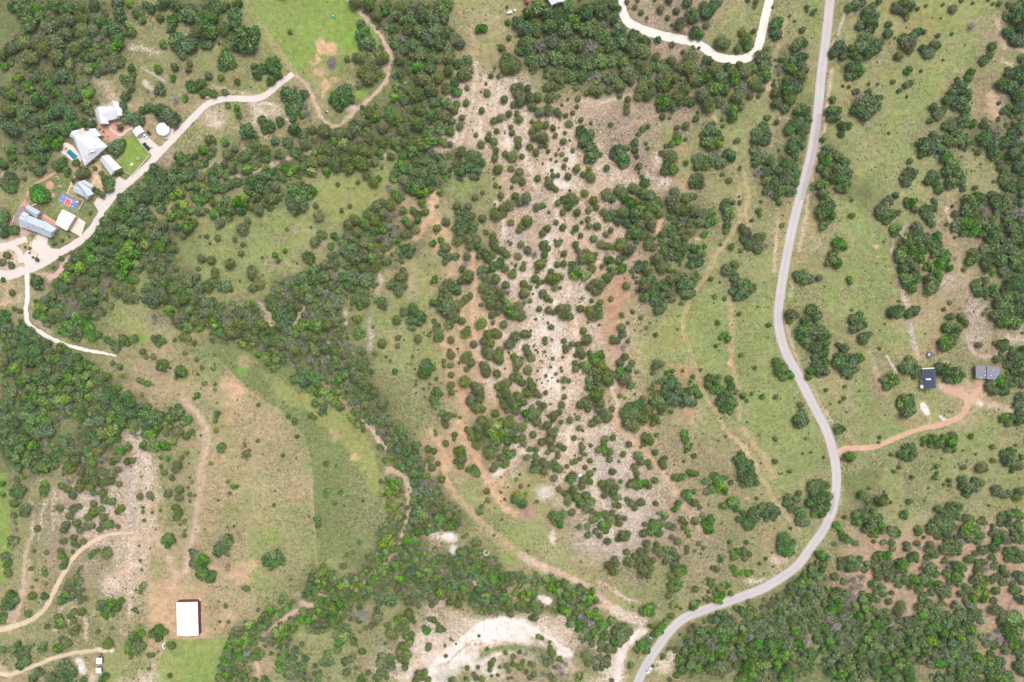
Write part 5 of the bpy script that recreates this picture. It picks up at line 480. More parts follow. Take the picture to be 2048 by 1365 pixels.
# orange paths and gullies
for l, w, a, s_, o_ in [
 ('T', 18, "945 60 950 110 952 160 945 200 936 240 925 290", 10, .8), ('w', 9, "951 120 952 160 945 200 936 240 920 290 908 330", 4, .9),
 ('t', 5, "908 330 904 380 903 440", 3, .8), ('o', 14, "868 385 866 410 855 440 842 460 832 476", 9, .9), ('T', 8, "832 476 800 490 770 512 745 545 720 560", 6, .6),
 ('o', 13, "862 380 868 402 862 430 874 446 886 462 900 486 905 510 925 530 940 540", 8, .7), ('o', 6, "905 545 898 556 906 530", 5, .7),
 ('o', 8, "946 500 948 560 946 600 948 650 950 700", 4, .75), ('T', 5, "862 545 861 600 866 660 876 720 884 770 896 830", 3, .7),
 ('o', 22, "890 680 905 720 900 760 925 790 935 820", 14, .7), ('o', 20, "900 600 930 660 960 680 990 670", 14, .5),
 ('o', 13, "918 846 928 872 942 895 955 925 968 950 982 972 992 990 1008 1016 1032 1030", 5, .95), ('o', 11, "862 862 880 888 890 925 892 955 905 985 922 1000 945 1028 980 1062 1030 1104", 9, .9),
 ('T', 14, "905 985 930 1010 960 1050 1000 1085 1040 1112", 10, .8), ('O', 2.5, "926 860 942 888 958 920 972 946 984 968", 1.5, .5),
 ('o', 10, "972 970 985 955 1000 950", 6, .8), ('W', 12, "990 950 1000 945 1008 930", 6, .8),
 ('P', 13, "1040 1112 1062 1120 1095 1138 1130 1150 1165 1168 1195 1190 1225 1216 1262 1236", 5, .95), ('w', 16, "1090 1140 1060 1124 1040 1108", 8, .6),
 ('w', 22, "1230 1222 1262 1238 1284 1240", 8, .9), ('W', 18, "1284 1262 1262 1278 1244 1300 1236 1345 1230 1365", 8, .85), ('w', 12, "1172 1225 1200 1215 1230 1212 1240 1225", 7, .5),
 ('w', 11, "1118 1235 1150 1250 1178 1278 1200 1306 1230 1320", 7, .95), ('W', 7, "1060 1275 1090 1272 1110 1282 1124 1300", 5, .9), ('w', 7, "1200 1165 1225 1180 1260 1205", 5, .7),
 ('P', 6.5, "592 150 612 168 624 192 636 222 650 244 665 253 682 250 698 234 720 214 745 192 768 168 778 148 779 118 766 80 748 54 722 28 702 8 692 -10", 4, .95),
 ('P', 12, "690 240 712 215 730 204", 8, .4), ('P', 11, "770 140 782 120 775 95", 8, .8),
 ('T', 11, "588 148 574 124 558 104 544 84 532 66", 5, .85), ('t', 7, "532 66 512 30 490 -10", 5, .8), ('g', 5, "660 10 640 60 612 92", 5, .6),
 ('T', 9, "-6 1261 30 1252 62 1240 88 1220 104 1192 122 1156 145 1118 172 1092 208 1073 250 1066 286 1070", 4, .95), ('w', 4, "-6 1261 30 1253 62 1241 86 1222 102 1194 120 1158 143 1120 172 1094 208 1075", 2, .7),
 ('P', 14, "250 1066 290 1068 318 1080 334 1106 345 1140 356 1158", 12, .6), ('T', 4, "290 1068 330 1064 375 1056", 3, .6),
 ('P', 13, "350 1165 372 1140 378 1096 392 1056 398 1000 402 940 414 890 414 862 404 838 384 818 366 800", 9, .85), ('T', 4, "398 1050 402 940 415 875", 2, .6),
 ('o', 8, "352 1170 345 1192 366 1196 400 1186 420 1172", 7, .7), ('T', 16, "360 1160 385 1180 410 1190", 10, .7),
 ('P', 7, "20 1262 40 1212 46 1180 48 1140 52 1110 56 1085", 6, .9), ('P', 10, "45 1185 30 1220 14 1240", 8, .6),
 ('P', 7, "-6 1346 18 1350 44 1342 78 1328 110 1316 150 1306 190 1301 226 1299", 4, .95), ('P', 14, "-8 1322 6 1340 18 1352", 8, .8), ('W', 13, "158 1322 166 1342", 6, .95),
 ('W', 7, "196 1300 215 1302 226 1300", 4, .9), ('w', 7, "108 1260 140 1240 168 1226 174 1250 172 1280", 6, .8), ('w', 6, "115 1225 135 1208 150 1200", 5, .7),
 ('w', 12, "258 1092 262 1130 258 1180 262 1220", 12, .7), ('w', 14, "272 905 290 920 295 950 292 990", 10, .8), ('z', 18, "252 930 262 990 268 1050", 12, .7),
 ('P', 5, "60 1120 58 1150 50 1190", 4, .7), ('w', 8, "1 350 10 345", 5, .6), ('w', 9, "240 1260 300 1300 315 1365", 8, .5),
 ('P', 8, "728 842 745 862 760 884 772 895", 4, .9), ('P', 12, "775 942 795 944 812 962 818 985", 7, .85), ('P', 7, "818 970 817 1010 812 1046 802 1082 790 1108", 4, .9),
 ('P', 7, "785 1112 760 1140 740 1160 720 1172 702 1188", 5, .6), ('P', 11, "626 1210 612 1212 604 1206", 5, .95), ('P', 9, "604 1218 588 1226 572 1236 560 1244 546 1256", 6, .95), ('P', 8, "546 1256 530 1266 520 1288", 7, .6),
 ('P', 7, "514 1326 518 1345 512 1365", 5, .9), ('P', 6, "636 1190 660 1194 680 1190", 4, .7), ('q', 7, "644 766 662 782 680 798 692 812 702 822", 3, .9),
 ('P', 8, "440 358 470 352 494 350 520 340 545 330 568 318 600 312 626 304", 6, .75), ('w', 7, "545 328 566 318 596 314", 4, .7), ('P', 6, "698 284 716 274", 4, .7), ('P', 8, "410 340 440 320 480 300 520 290", 12, .3),
 ('P', 6, "715 330 740 318 786 308", 6, .7), ('P', 8, "590 648 598 630 606 616", 5, .8), ('P', 8, "545 640 530 620 520 606", 6, .7), ('w', 8, "530 636 545 652", 4, .8),
 ('w', 10, "755 540 762 560 752 585", 7, .7), ('z', 10, "738 640 742 670 740 695", 6, .8), ('w', 8, "690 620 692 650", 6, .7), ('T', 4, "776 660 784 690 796 720 812 752", 3, .6), ('T', 3, "788 656 798 690 808 716", 3, .5),
 ('T', 12, "820 515 836 545 840 565 826 600", 8, .5), ('o', 10, "820 555 824 575", 6, .6),
 ('T', 10, "1538 180 1540 150 1548 118 1560 80 1572 40", 6, .7), ('o', 4, "1536 190 1534 175 1540 165", 5, .9),
 ('P', 6, "1692 20 1684 44 1676 70", 4, .9), ('P', 5, "1668 80 1660 100", 3, .7), ('P', 7.5, "1663 140 1658 180 1654 220 1650 250 1640 280 1630 320 1622 360", 4, .9), ('P', 7, "1618 390 1612 430 1604 470 1598 500", 4, .8),
 ('P', 6, "1556 440 1552 490 1548 540", 4, .8), ('P', 4, "1585 560 1582 592", 3, .7), ('P', 7.5, "1574 650 1582 690 1598 730 1618 770 1636 800 1652 830", 3, .85), ('w', 7, "1652 826 1666 850 1680 868", 5, .8),
 ('w', 5, "1682 940 1678 960 1680 1000 1672 1030", 3, .7), ('T', 10, "1690 865 1702 880 1716 892", 8, .6), ('O', 9, "1660 680 1672 690 1680 700", 6, .0),
 ('o', 8, "1230 830 1240 858 1258 876 1280 892 1300 912 1318 936 1338 962 1352 985", 5, .85), ('o', 7, "1370 1012 1385 1038 1404 1062 1424 1080", 6, .7),
 ('w', 9, "1796 560 1806 590 1816 612", 5, .8), ('z', 13, "1818 650 1828 680 1832 696", 6, .9), ('P', 8, "1832 700 1838 720", 5, .7), ('W', 4, "1774 710 1782 726 1792 745", 3, .8),
 ('W', 12, "1846 812 1853 826", 4, .9), ('P', 5, "1856 830 1862 846", 4, .7), ('W', 6, "1882 833 1888 840 1900 842", 3, .8), ('P', 5, "1930 664 1938 690 1950 708 1968 716 1990 712 2012 690 2022 680", 3, .8),
 ('P', 22, "1886 776 1910 782 1932 790 1960 786", 9, .8), ('P', 14, "1958 806 1990 812 2020 820", 8, .7), ('W', 9, "1942 800 1962 808", 6, .7), ('o', 18, "1962 745 1964 780 1950 800", 7, .9), ('o', 16, "1920 768 1950 772", 8, .5),
 ('P', 9, "1812 450 1800 465 1812 480 1830 500 1850 540", 6, .6), ('T', 14, "1900 380 1905 420 1900 470 1912 510 1930 560", 10, .7), ('P', 4, "1785 480 1784 510 1792 530", 3, .7), ('w', 10, "1895 420 1900 440", 6, .7),
 ('P', 7, "1740 700 1748 730 1756 760 1772 790", 6, .5), ('P', 8, "1995 40 2008 95 2030 100 2050 104", 5, .6), ('w', 10, "2005 120 2022 130", 6, .7), ('o', 20, "1985 195 1988 230", 12, .7),
 ('k', 20, "240 110 280 100 320 120", 14, .8), ('w', 12, "262 95 290 98 315 108", 8, .6), ('W', 3, "280 135 305 148 328 162", 3, .6), ('W', 9, "290 165 300 178", 6, .7), ('w', 24, "200 160 215 180 230 198", 14, .5),
 ('w', 13, "505 205 515 230 505 255", 8, .8), ('w', 10, "545 210 570 228 580 245", 7, .7), ('w', 7, "425 175 460 182 500 188", 6, .7), ('W', 4, "520 208 545 206", 3, .7), ('P', 8, "470 255 500 262 540 275", 7, .5),
 ('w', 12, "10 560 20 580 5 610", 8, .8), ('w', 5, "8 612 30 600 45 590", 3, .7), ('W', 3, "30 606 45 596", 2, .7), ('z', 10, "70 640 85 655 100 665", 6, .6)]:
    stroke(l, w, pts(a), s_, o_)
# faint two-rut field track east of the slope
trk = pts("1480 372 1476 400 1482 436 1464 468 1432 508 1418 545 1396 575 1378 606 1367 636 1367 664 1378 694 1390 736 1404 780 1426 816 1450 858 1478 886 1506 922 1526 962 1548 1000 1580 1040 1602 1062")
stroke('t', 9, trk, 5, .5); stroke('o', 2, [(a - 2.6, b) for a, b in trk], 1.5, .8, .3); stroke('o', 2, [(a + 2.6, b) for a, b in trk], 1.5, .8, .3)
stroke('o', 9, pts("1462 872 1490 896 1512 930"), 6, .7)
# quarry
poly('w', pts("840 1300 900 1262 940 1240 980 1232 1060 1222 1120 1240 1180 1290 1150 1300 1100 1262 1040 1240 960 1260 900 1300 850 1340"), 16, .7, 1)
poly('W', pts("852 1378 868 1340 905 1308 930 1300 950 1285 1000 1282 1036 1282 1075 1276 1080 1258 1050 1238 1010 1234 975 1240 950 1250 940 1262 900 1292 880 1310 862 1330 845 1365"), 7, 1, 1)
blob('W', 1130, 1306, 16, 13, .5); blob('P', 1148, 1338, 6, 8, .6); blob('w', 1218, 1340, 14, 12, .8); poly('v', pts("978 1295 1020 1288 1060 1292 1100 1300 1090 1312 1040 1300 990 1304 960 1320 960 1305"), 6, .9); stroke('O', 2, pts("958 1302 975 1292 1010 1285 1050 1288 1075 1296"), 2, .7, .3)
stroke('k', 5, pts("1060 1276 1085 1280 1100 1292"), 4, .7); stroke('k', 4, pts("895 1325 920 1300 945 1284"), 3, .7)
poly('q', pts("1034 1030 1052 1016 1064 1008 1074 1018 1066 1036 1050 1042"), 4, 1); blob('g', 1060, 1070, 34, 24, 1.2, .7); blob('g', 945, 985, 24, 22, 1, .6); blob('G', 1018, 1115, 20, 14, 1.2, .6); blob('y', 1045, 978, 30, 22, 1.4, .4)
blob('W', 898, 1076, 16, 10, .7); blob('W', 905, 1100, 8, 8, .8, .8); blob('P', 951, 1162, 6, 9, .4); blob('W', 1095, 1202, 11, 8, .5, .9); blob('W', 1082, 1196, 8, 5, .5, .8)
blob('g', 925, 375, 26, 20, 1.2, .7); blob('g', 965, 370, 30, 26, 1.2, .6); blob('v', 850, 530, 20, 22, 1, .4); blob('P', 1350, 470, 9, 6, .6); blob('P', 1395, 478, 5, 6, .6); blob('o', 1320, 450, 5, 18, .7)
# ground by the paved road and bends
for q in [(1340,1140,14,20),(1265,1135,12,12),(1330,1200,30,20)]: blob('k', *q, soft=1)
stroke('w', 3.2, pts("1230 1178 1250 1196 1280 1208"), 2.5, .8); stroke('t', 27, pts("1660 0 1648 100 1632 260 1611 353 1581 473 1560 586 1556 632 1560 666 1572 706 1594 746 1631 819 1652 859 1665 899 1672 939 1672 979 1665 1019 1648 1059 1624 1092 1596 1130 1550 1160 1520 1180 1460 1202 1410 1220 1370 1236 1342 1260 1316 1294 1294 1328 1270 1375"), 5, .75, .6)
for q in [(1560,1118,20,9),(1500,1160,10,7),(1520,1162,12,5)]: blob('w', *q, soft=1, op=.8)
blob('w', 1328, 1330, 20, 16, 1, .9); blob('w', 1345, 1312, 10, 12, .8, .8)
# homestead yards
poly('G', pts("250 278 272 270 302 312 265 352 240 338 232 314"), 2.5, 1, .2); poly('L', pts("262 286 280 290 290 310 270 330 255 310"), 10, .3)
poly('v', pts("100 352 132 348 152 340 140 372 128 386 114 404 122 420 112 444 86 430 68 412 58 385 70 372"), 4, .9); blob('y', 112, 420, 14, 12, 1, .5); blob('T', 100, 408, 7, 5, .8, .5)
poly('v', pts("156 402 190 399 198 420 176 446 158 432"), 3, .9, .3); blob('T', 196, 400, 8, 8, .8, .6); poly('v', pts("112 458 138 462 160 474 130 490 106 495 92 482"), 3, .9, .3); blob('T', 138, 480, 14, 8, 1, .6)
poly('v', pts("238 342 262 352 252 362 240 352 228 352"), 3, .8, .3); poly('v', pts("130 366 142 368 136 386 118 386 108 378"), 5, .7)
poly('k', pts("0 400 30 375 52 362 60 372 46 392 20 420 0 430"), 6, .8); stroke('t', 6, pts("0 405 40 372 66 360"), 6, .6)
poly('o', pts("168 330 198 324 204 345 216 360 206 384 190 380 180 350 160 344"), 4, .9, .6); blob('T', 212, 330, 12, 8, .8, .5); poly('P', pts("196 250 236 240 250 241 262 256 243 273 222 283 202 271"), 3, .9, .3)
poly('T', pts("200 272 220 270 222 284 206 286 198 278"), 3, .9); poly('T', pts("130 325 150 330 156 345 140 345 128 335"), 4, .7)
blob('T', 275, 215, 16, 9, .8, .8); blob('T', 300, 240, 18, 12, 1, .8); poly('T', pts("288 268 318 250 346 262 330 284 308 290"), 6, .7); stroke('T', 10, pts("378 220 360 235 345 252"), 8, .7); blob('T', 340, 300, 10, 6, .8, .8); blob('p', 326, 318, 12, 8, .8, .8)
poly('P', pts("-10 470 30 474 50 470 55 480 30 492 -10 500"), 6, .8); poly('P', pts("52 556 70 548 95 545 118 552 120 520 136 512 146 500 130 534 112 562 98 566 90 552 70 552"), 5, .9, .4); poly('T', pts("-10 560 50 545 52 600 20 612 -10 620"), 8, .6)
poly('P', pts("40 452 62 460 58 482 44 478 36 466"), 3, .9, .3); poly('o', pts("-8 428 20 436 26 452 10 462 -8 455"), 5, .8); blob('P', 14, 521, 24, 24, .4); blob('P', 84, 517, 8, 9, .3)
blob('k', 62, 510, 12, 12, .7); poly('k', pts("52 470 72 468 64 484 50 480"), 3, .8)
blob('t', 10, 530, 30, 10, 1, .0)
# tree-shaded soil stays leaf-littered: a little darker humus under woodland only (kept in the wood class)

verts = np.empty((NX * NY, 3), np.float32)
verts[:, 0] = ((X - 1024) * S).ravel(); verts[:, 1] = ((682.5 - Y) * S).ravel(); verts[:, 2] = 0
idx = np.arange(NX * NY).reshape(NY, NX)
quads = np.stack([idx[1:, :-1], idx[1:, 1:], idx[:-1, 1:], idx[:-1, :-1]], -1).reshape(-1, 4)
me = bpy.data.meshes.new("ground"); me.vertices.add(len(verts)); me.vertices.foreach_set("co", verts.ravel())
me.loops.add(quads.size); me.loops.foreach_set("vertex_index", quads.ravel().astype(np.int32))
me.polygons.add(len(quads)); me.polygons.foreach_set("loop_start", np.arange(0, quads.size, 4, dtype=np.int32))
me.update(calc_edges=True)
a = me.color_attributes.new("soil", 'FLOAT_COLOR', 'POINT')
buf = np.ones((NX * NY, 4), np.float32); buf[:, :3] = F[..., :3].reshape(-1, 3); a.data.foreach_set("color", buf.ravel())
a = me.color_attributes.new("mixture", 'FLOAT_COLOR', 'POINT')
buf2 = np.zeros((NX * NY, 4), np.float32); buf2[:, 0] = F[..., 3].ravel(); buf2[:, 1] = F[..., 4].ravel(); buf2[:, 3] = 1; a.data.foreach_set("color", buf2.ravel())

gm = bpy.data.materials.new("soil_grass_and_rock"); gm.use_nodes = True; nt = gm.node_tree; N = nt.nodes.new; Lk = nt.links.new
bs = nt.nodes["Principled BSDF"]; bs.inputs["Roughness"].default_value = 0.95; bs.inputs["Specular IOR Level"].default_value = 0.1
tc = N("ShaderNodeTexCoord"); a1 = N("ShaderNodeAttribute"); a1.attribute_name = "soil"; a2 = N("ShaderNodeAttribute"); a2.attribute_name = "mixture"
sep = N("ShaderNodeSeparateColor"); Lk(a2.outputs["Color"], sep.inputs[0])
def noise(sc, det=3, ro=.55, dist=0):
    n = N("ShaderNodeTexNoise"); n.inputs["Scale"].default_value = sc; n.inputs["Detail"].default_value = det; n.inputs["Roughness"].default_value = ro
    n.inputs["Distortion"].default_value = dist; Lk(tc.outputs["Object"], n.inputs["Vector"]); return n.outputs[0]
def mrange(src, a_, b_, c_, d_):
    m = N("ShaderNodeMapRange"); m.inputs[1].default_value = a_; m.inputs[2].default_value = b_; m.inputs[3].default_value = c_; m.inputs[4].default_value = d_
    Lk(src, m.inputs[0]); return m.outputs[0]
def mth(op, a_, b_):
    m = N("ShaderNodeMath"); m.operation = op
    for i, v in enumerate((a_, b_)):
        if isinstance(v, (int, float)): m.inputs[i].default_value = v
        else: Lk(v, m.inputs[i])
    return m.outputs[0]
big = mrange(noise(0.035, 4), .3, .7, .90, 1.10); mid = mrange(noise(0.28, 5, .7), .35, .65, .80, 1.20); fine = mrange(noise(1.1, 3, .7), .35, .65, .82, 1.18)
f1 = mth('MULTIPLY', mth('MULTIPLY', big, mid), fine)
sc_ = N("ShaderNodeVectorMath"); sc_.operation = 'SCALE'; Lk(a1.outputs["Color"], sc_.inputs[0]); Lk(f1, sc_.inputs["Scale"])
# hue drift between drier and greener grass
dn = mrange(noise(0.09, 4, .65), .38, .62, 0, 1)
mixd = N("ShaderNodeMix"); mixd.data_type = 'RGBA'; mixd.blend_type = 'MULTIPLY'; mixd.inputs[7].default_value = (1.09, 0.98, 0.93, 1)
Lk(mth('MULTIPLY', dn, .8), mixd.inputs[0]); Lk(sc_.outputs[0], mixd.inputs[6])
# dark tufts
tn = noise(0.62, 4, .8, .4); tsel = mth('ADD', tn, mth('MULTIPLY', sep.outputs[1], .36)); tm = mrange(tsel, .655, .70, 0, 1)
patch = mrange(noise(0.06, 3), .35, .6, .35, 1.0); tm = mth('MULTIPLY', tm, patch)
mt_ = N("ShaderNodeMix"); mt_.data_type = 'RGBA'; mt_.inputs[7].default_value = (*srgb((108, 112, 76), KEXP), 1)
Lk(mth('MULTIPLY', tm, .8), mt_.inputs[0]); Lk(mixd.outputs[2], mt_.inputs[6])
# pale stones
rn = noise(0.8, 4, .85, .3); rsel = mth('ADD', rn, mth('MULTIPLY', sep.outputs[0], .34)); rm = mrange(rsel, .675, .715, 0, 1)
rm = mth('MULTIPLY', rm, mrange(noise(0.11, 3), .35, .6, .25, 1.0))
mr_ = N("ShaderNodeMix"); mr_.data_type = 'RGBA'; mr_.inputs[7].default_value = (*srgb((252, 242, 228), KEXP), 1)
Lk(mth('MULTIPLY', rm, .85), mr_.inputs[0]); Lk(mt_.outputs[2], mr_.inputs[6]); Lk(mr_.outputs[2], bs.inputs["Base Color"])
bp = N("ShaderNodeBump"); bp.inputs["Strength"].default_value = .5; bp.inputs["Distance"].default_value = .25
Lk(mth('ADD', noise(0.8, 5, .7), mth('MULTIPLY', tm, .5)), bp.inputs["Height"]); Lk(bp.outputs[0], bs.inputs["Normal"])
me.materials.append(gm)
tag(link(bpy.data.objects.new("ground", me)), "dry grassland, bare pale rock and woodland floor seen from above", "ground", kind="structure")

# ---------------------------------------------------------------- roads, drives and paving
def smooth(p, n=6):
    out = []; q = [p[0]] + list(p) + [p[-1]]
    for i in range(1, len(q) - 2):
        for k in range(n):
            t = k / n; a, b, c, d = q[i - 1], q[i], q[i + 1], q[i + 2]
            out.append(tuple(.5 * (2 * b[j] + (c[j] - a[j]) * t + (2 * a[j] - 5 * b[j] + 4 * c[j] - d[j]) * t * t + (3 * b[j] - a[j] - 3 * c[j] + d[j]) * t ** 3) for j in (0, 1)))
    out.append(tuple(p[-1])); return out
def ribbon(name, p, w, m, z, label, wob=.25, parent=None, off=0.0):
    q = smooth(p); bm = bmesh.new(); rowsv = []
    for i, (x, y) in enumerate(q):
        a_ = q[max(0, i - 1)]; b_ = q[min(len(q) - 1, i + 1)]; dx, dy = b_[0] - a_[0], b_[1] - a_[1]; L = math.hypot(dx, dy) or 1
        nx, ny = -dy / L, dx / L; ww = w[min(len(w) - 1, int(i / len(q) * len(w)))] if isinstance(w, list) else w
        r = []
        for k, s_ in enumerate((-1, -.33, .33, 1)):
            j = (random.uniform(-wob, wob) if abs(s_) == 1 else 0)
            c = P(x + nx * (s_ * ww / 2 + j + off), y + ny * (s_ * ww / 2 + j + off)); r.append(bm.verts.new((c.x, c.y, z)))
        rowsv.append(r)
    for r0, r1 in zip(rowsv, rowsv[1:]):
        for k in range(3): bm.faces.new((r0[k], r1[k], r1[k + 1], r0[k + 1]))
    bmesh.ops.recalc_face_normals(bm, faces=bm.faces)
    if bm.faces[:] and bm.faces[0].normal.z < 0: bmesh.ops.reverse_faces(bm, faces=bm.faces[:])
    mm = bpy.data.meshes.new(name); bm.to_mesh(mm); bm.free(); mm.materials.append(m)
    o = link(bpy.data.objects.new(name, mm), parent)
    if parent is None: tag(o, label, kind="structure")
    return o
def slab(name, p, m, z, label, thick=0.0):
    bm = bmesh.new(); vs = [bm.verts.new(P(x, y)[:2] + (z,)) for x, y in p]
    f = bm.faces.new(vs); f.normal_update()
    if f.normal.z < 0: f.normal_flip()
    mm = bpy.data.meshes.new(name); bm.to_mesh(mm); bm.free(); mm.materials.append(m)
    return tag(link(bpy.data.objects.new(name, mm)), label, kind="structure")

ROAD = pts("1664 -40 1660 0 1655 50 1649 100 1642 155 1637 210 1630 262 1622 310 1611 353 1596 409 1581 473 1570 530 1561 586 1556 632 1560 666 1572 706 1594 746 1611 780 1631 819 1652 859 1665 899 1672 939 1672 979 1665 1019 1649 1057 1624 1092 1597 1129 1562 1156 1520 1180 1460 1202 1410 1220 1370 1236 1342 1260 1316 1294 1294 1328 1277 1362 1266 1400")
ribbon("road", ROAD, 18.4, M['road'], .02, "pale grey paved country road curving past the slope")
for s_ in (-4.2, 4.2): ribbon("road", ROAD, 3.4, M['roadtrack'], .026, "faint lighter wheel path worn along the paved road", off=s_)
ribbon("road", pts("1636 228 1630 268 1622 312 1612 352 1600 400"), 7.5, M["roadpatch"], .032, "darker resurfaced strip along the left lane of the paved road", .5, off=-3.6)
ribbon("road", pts("1671 985 1668 1010 1662 1030"), 6, M["roadpatch"], .032, "short darker patch in the bend of the paved road", .5, off=3)
ribbon("caliche_road", pts("1236 -40 1241 0 1245 22 1256 44 1280 57 1310 68 1350 77 1388 85 1410 97 1430 112 1452 118 1480 119 1500 113 1515 96 1523 70 1529 40 1536 12 1544 -30"), 17, M['caliche'], .014, "bright white gravel road looping at the top", .8)
ribbon("driveway", pts("586 148 576 156 566 162 550 176 530 191 510 198 486 198 450 198 426 204 408 214 390 232 370 252 352 272 338 287 320 305 306 321 280 346 250 371 226 393 210 414 196 439 180 463 156 485 120 506 95 522 72 534 50 541 20 551 -30 560"), [11, 12, 12, 13, 13, 14, 14, 15, 16], M['drive'], .014, "long pale driveway past the white houses", .6)
ribbon("driveway", pts("46 537 30 544 8 548 -12 540 -18 520 -12 500 6 492 24 494 38 505 42 516 43 526"), 12, M['drive'], .019, "circular turnaround drive round the planted island", .3)
ribbon("driveway", pts("54 478 30 486 6 496 -20 508"), 12, M['drive'], .023, "drive spur north of the planted island", .3)
slab("driveway", pts("64 484 76 466 96 478 94 488 104 498 122 498 138 494 120 508 96 528 70 538 52 534 44 520 50 505 58 500"), M['drive'], .027, "pale turning yard in front of the grey roofed house")
slab("driveway", pts("195 396 209 401 228 384 240 386 214 420 200 428 190 412 188 406"), M['drive'], .031, "pale parking bay beside the sport court lawn")
slab("driveway", pts("231 360 238 353 254 364 262 366 240 388 226 396 214 400 206 396 216 384 230 374"), M['drive'], .034, "pale parking bay below the small grey roofed studio")
slab("driveway", pts("272 275 288 264 300 278 318 294 328 291 340 282 346 288 306 330 298 326 303 311 294 296"), M['drive'], .037, "pale apron in front of the little carport")
slab("patio", pts("79 467 97 476 92 490 76 504 62 492"), M['concrete'], .041, "bright cream parking pad south of the grey roofed house")
slab("patio", pts("152 432 171 445 162 474 140 462"), M['concrete'], .041, "cream concrete pad beside the white garage")
ribbon("gravel_track", pts("54 538 54 560 55 590 52 622 58 648 84 667 115 683 150 695 185 703 210 707 232 713"), [9, 9, 9, 8, 8, 7, 6, 4], M['caliche'], .012, "white gravel track running down past the woodland", 1.0)
ribbon("dirt_track", pts("-30 1264 -6 1261 30 1252 62 1240 88 1220 104 1192 122 1156 145 1118 172 1092 208 1073 240 1067 266 1066"), [10, 10, 9, 9, 9, 9, 9, 8, 6, 3], M['paletrack'], .012, "pale cream winding dirt track at the lower left", .8)
ribbon("dirt_track", pts("-30 1345 -6 1347 18 1350 44 1342 78 1328 110 1316 150 1306 190 1301 228 1298"), [10, 8, 7, 7, 7, 7, 6, 3], M['paletrack'], .012, "pale dirt track at the bottom left corner, passing the sheds", .7)
ribbon("dirt_driveway", pts("1673 908 1690 899 1710 897 1745 895 1768 887 1800 873 1842 858 1880 850 1908 840 1926 828 1934 812 1932 796 1920 786 1900 780 1888 780"), [13, 11, 10, 10, 11, 11, 13, 15, 13], M['redirt'], .013, "orange dirt driveway from the road to the dark roofed cabins", .7)
ribbon("dirt_driveway", pts("1930 800 1950 790 1962 775 1966 758"), 9, M['redirt'], .018, "short orange dirt spur up to the grey cabin", .6)
ribbon("path", pts("112 345 100 352 88 359 74 366 64 374 56 385 52 398 44 409 37 420"), 4.5, M['pinkpave'], .012, "pink curved garden path beside the vegetable beds", .2)
slab("path", pts("37 420 30 428 42 414 58 412 56 404 48 400"), M['pinkpave'], .017, "pink paving at the corner of the grey roofed house")
ribbon("path", pts("146 328 156 337 158 346 144 361 141 372 134 388"), 2.6, M['cream'], .012, "cream garden walk from the pool to the sport court", .1)
ribbon("path", pts("140 371 150 374"), 2.4, M['cream'], .016, "short cream walk to the middle grey house", .1)
ribbon("path", pts("218 251 223 260 232 267 242 271 254 262 264 257 276 252"), 3.6, M['cream'], .012, "cream curved walk by the pink patio", .2)
ribbon("path", pts("182 372 192 357 198 347"), 3, M['cream'], .016, "cream paving strip rising through the dirt yard", .1)
ribbon("path", pts("188 350 198 362 206 374"), 3, M['cream'], .021, "cream paving strip crossing the dirt yard", .1)
def disc(name, x, y, r, m, z, label, n=28, squash=1.0):
    return slab(name, [(x + r * math.cos(t * 2 * math.pi / n), y + r * squash * math.sin(t * 2 * math.pi / n)) for t in range(n)], m, z, label)
disc("patio", 100, 371, 8, M['pinkpave'], .022, "round pink patio in the garden lawn")
disc("patio", 106, 391, 4.5, M['pinkpave'], .014, "small round pink patio by the broad tree")
slab("patio", pts("41 413 52 419 38 434 28 430"), M['mauve'], .045, "mauve flagstone terrace above the grey roofed house"); slab("patio", pts("29 433 38 434 40 452 27 446"), M['mauve'], .045, "mauve flagstone terrace west of the grey roofed house")
slab("patio", pts("197 251 234 240 249 241 261 256 243 272 222 281 203 270"), M["pinkpave"], .008, "pink paved courtyard between the guest house and the main house")
slab("patio", pts("92 552 108 548 122 532 132 520 138 524 128 540 112 558"), M["pinkgravel"], .009, "pink gravel verge south east of the turning yard")
slab("patio", pts("80 424 92 430 112 444 112 454 96 446 82 436"), M['pinkpave'], .045, "pink planted terrace behind the grey roofed house")

# ---------------------------------------------------------------- mesh helpers
def mesh_obj(name, bm, m, parent=None):
    bmesh.ops.recalc_face_normals(bm, faces=bm.faces)
    me = bpy.data.meshes.new(name); bm.to_mesh(me); bm.free()
    for q in (m if isinstance(m, list) else [m]): me.materials.append(q)
    return link(bpy.data.objects.new(name, me), parent)
def bx(bm, cx, cy, cz, sx, sy, sz, rz=0.0, bev=0.0):
    r = bmesh.ops.create_cube(bm, size=1)['verts']; c, s = math.cos(rz), math.sin(rz)
    for v in r:
        x, y = v.co.x * sx, v.co.y * sy
        v.co = Vector((cx + x * c - y * s, cy + x * s + y * c, cz + v.co.z * sz))
    if bev:
        ed = list({e for v in r for e in v.link_edges}); bmesh.ops.bevel(bm, geom=ed, offset=bev, segments=2, affect='EDGES')
def cyl(bm, cx, cy, z0, z1, r, r2=None, n=20, axis='z', cap=True):
    r2 = r if r2 is None else r2; a, b = [], []
    for i in range(n):
        t = 2 * math.pi * i / n; c, s = math.cos(t), math.sin(t)
        if axis == 'z': a.append(bm.verts.new((cx + r * c, cy + r * s, z0))); b.append(bm.verts.new((cx + r2 * c, cy + r2 * s, z1)))
        elif axis == 'y': a.append(bm.verts.new((cx + r * c, z0, cy + r * s))); b.append(bm.verts.new((cx + r2 * c, z1, cy + r2 * s)))
    for i in range(n):
        j = (i + 1) % n; bm.faces.new((a[i], a[j], b[j], b[i]))
    if cap: bm.faces.new(a[::-1]); bm.faces.new(b)
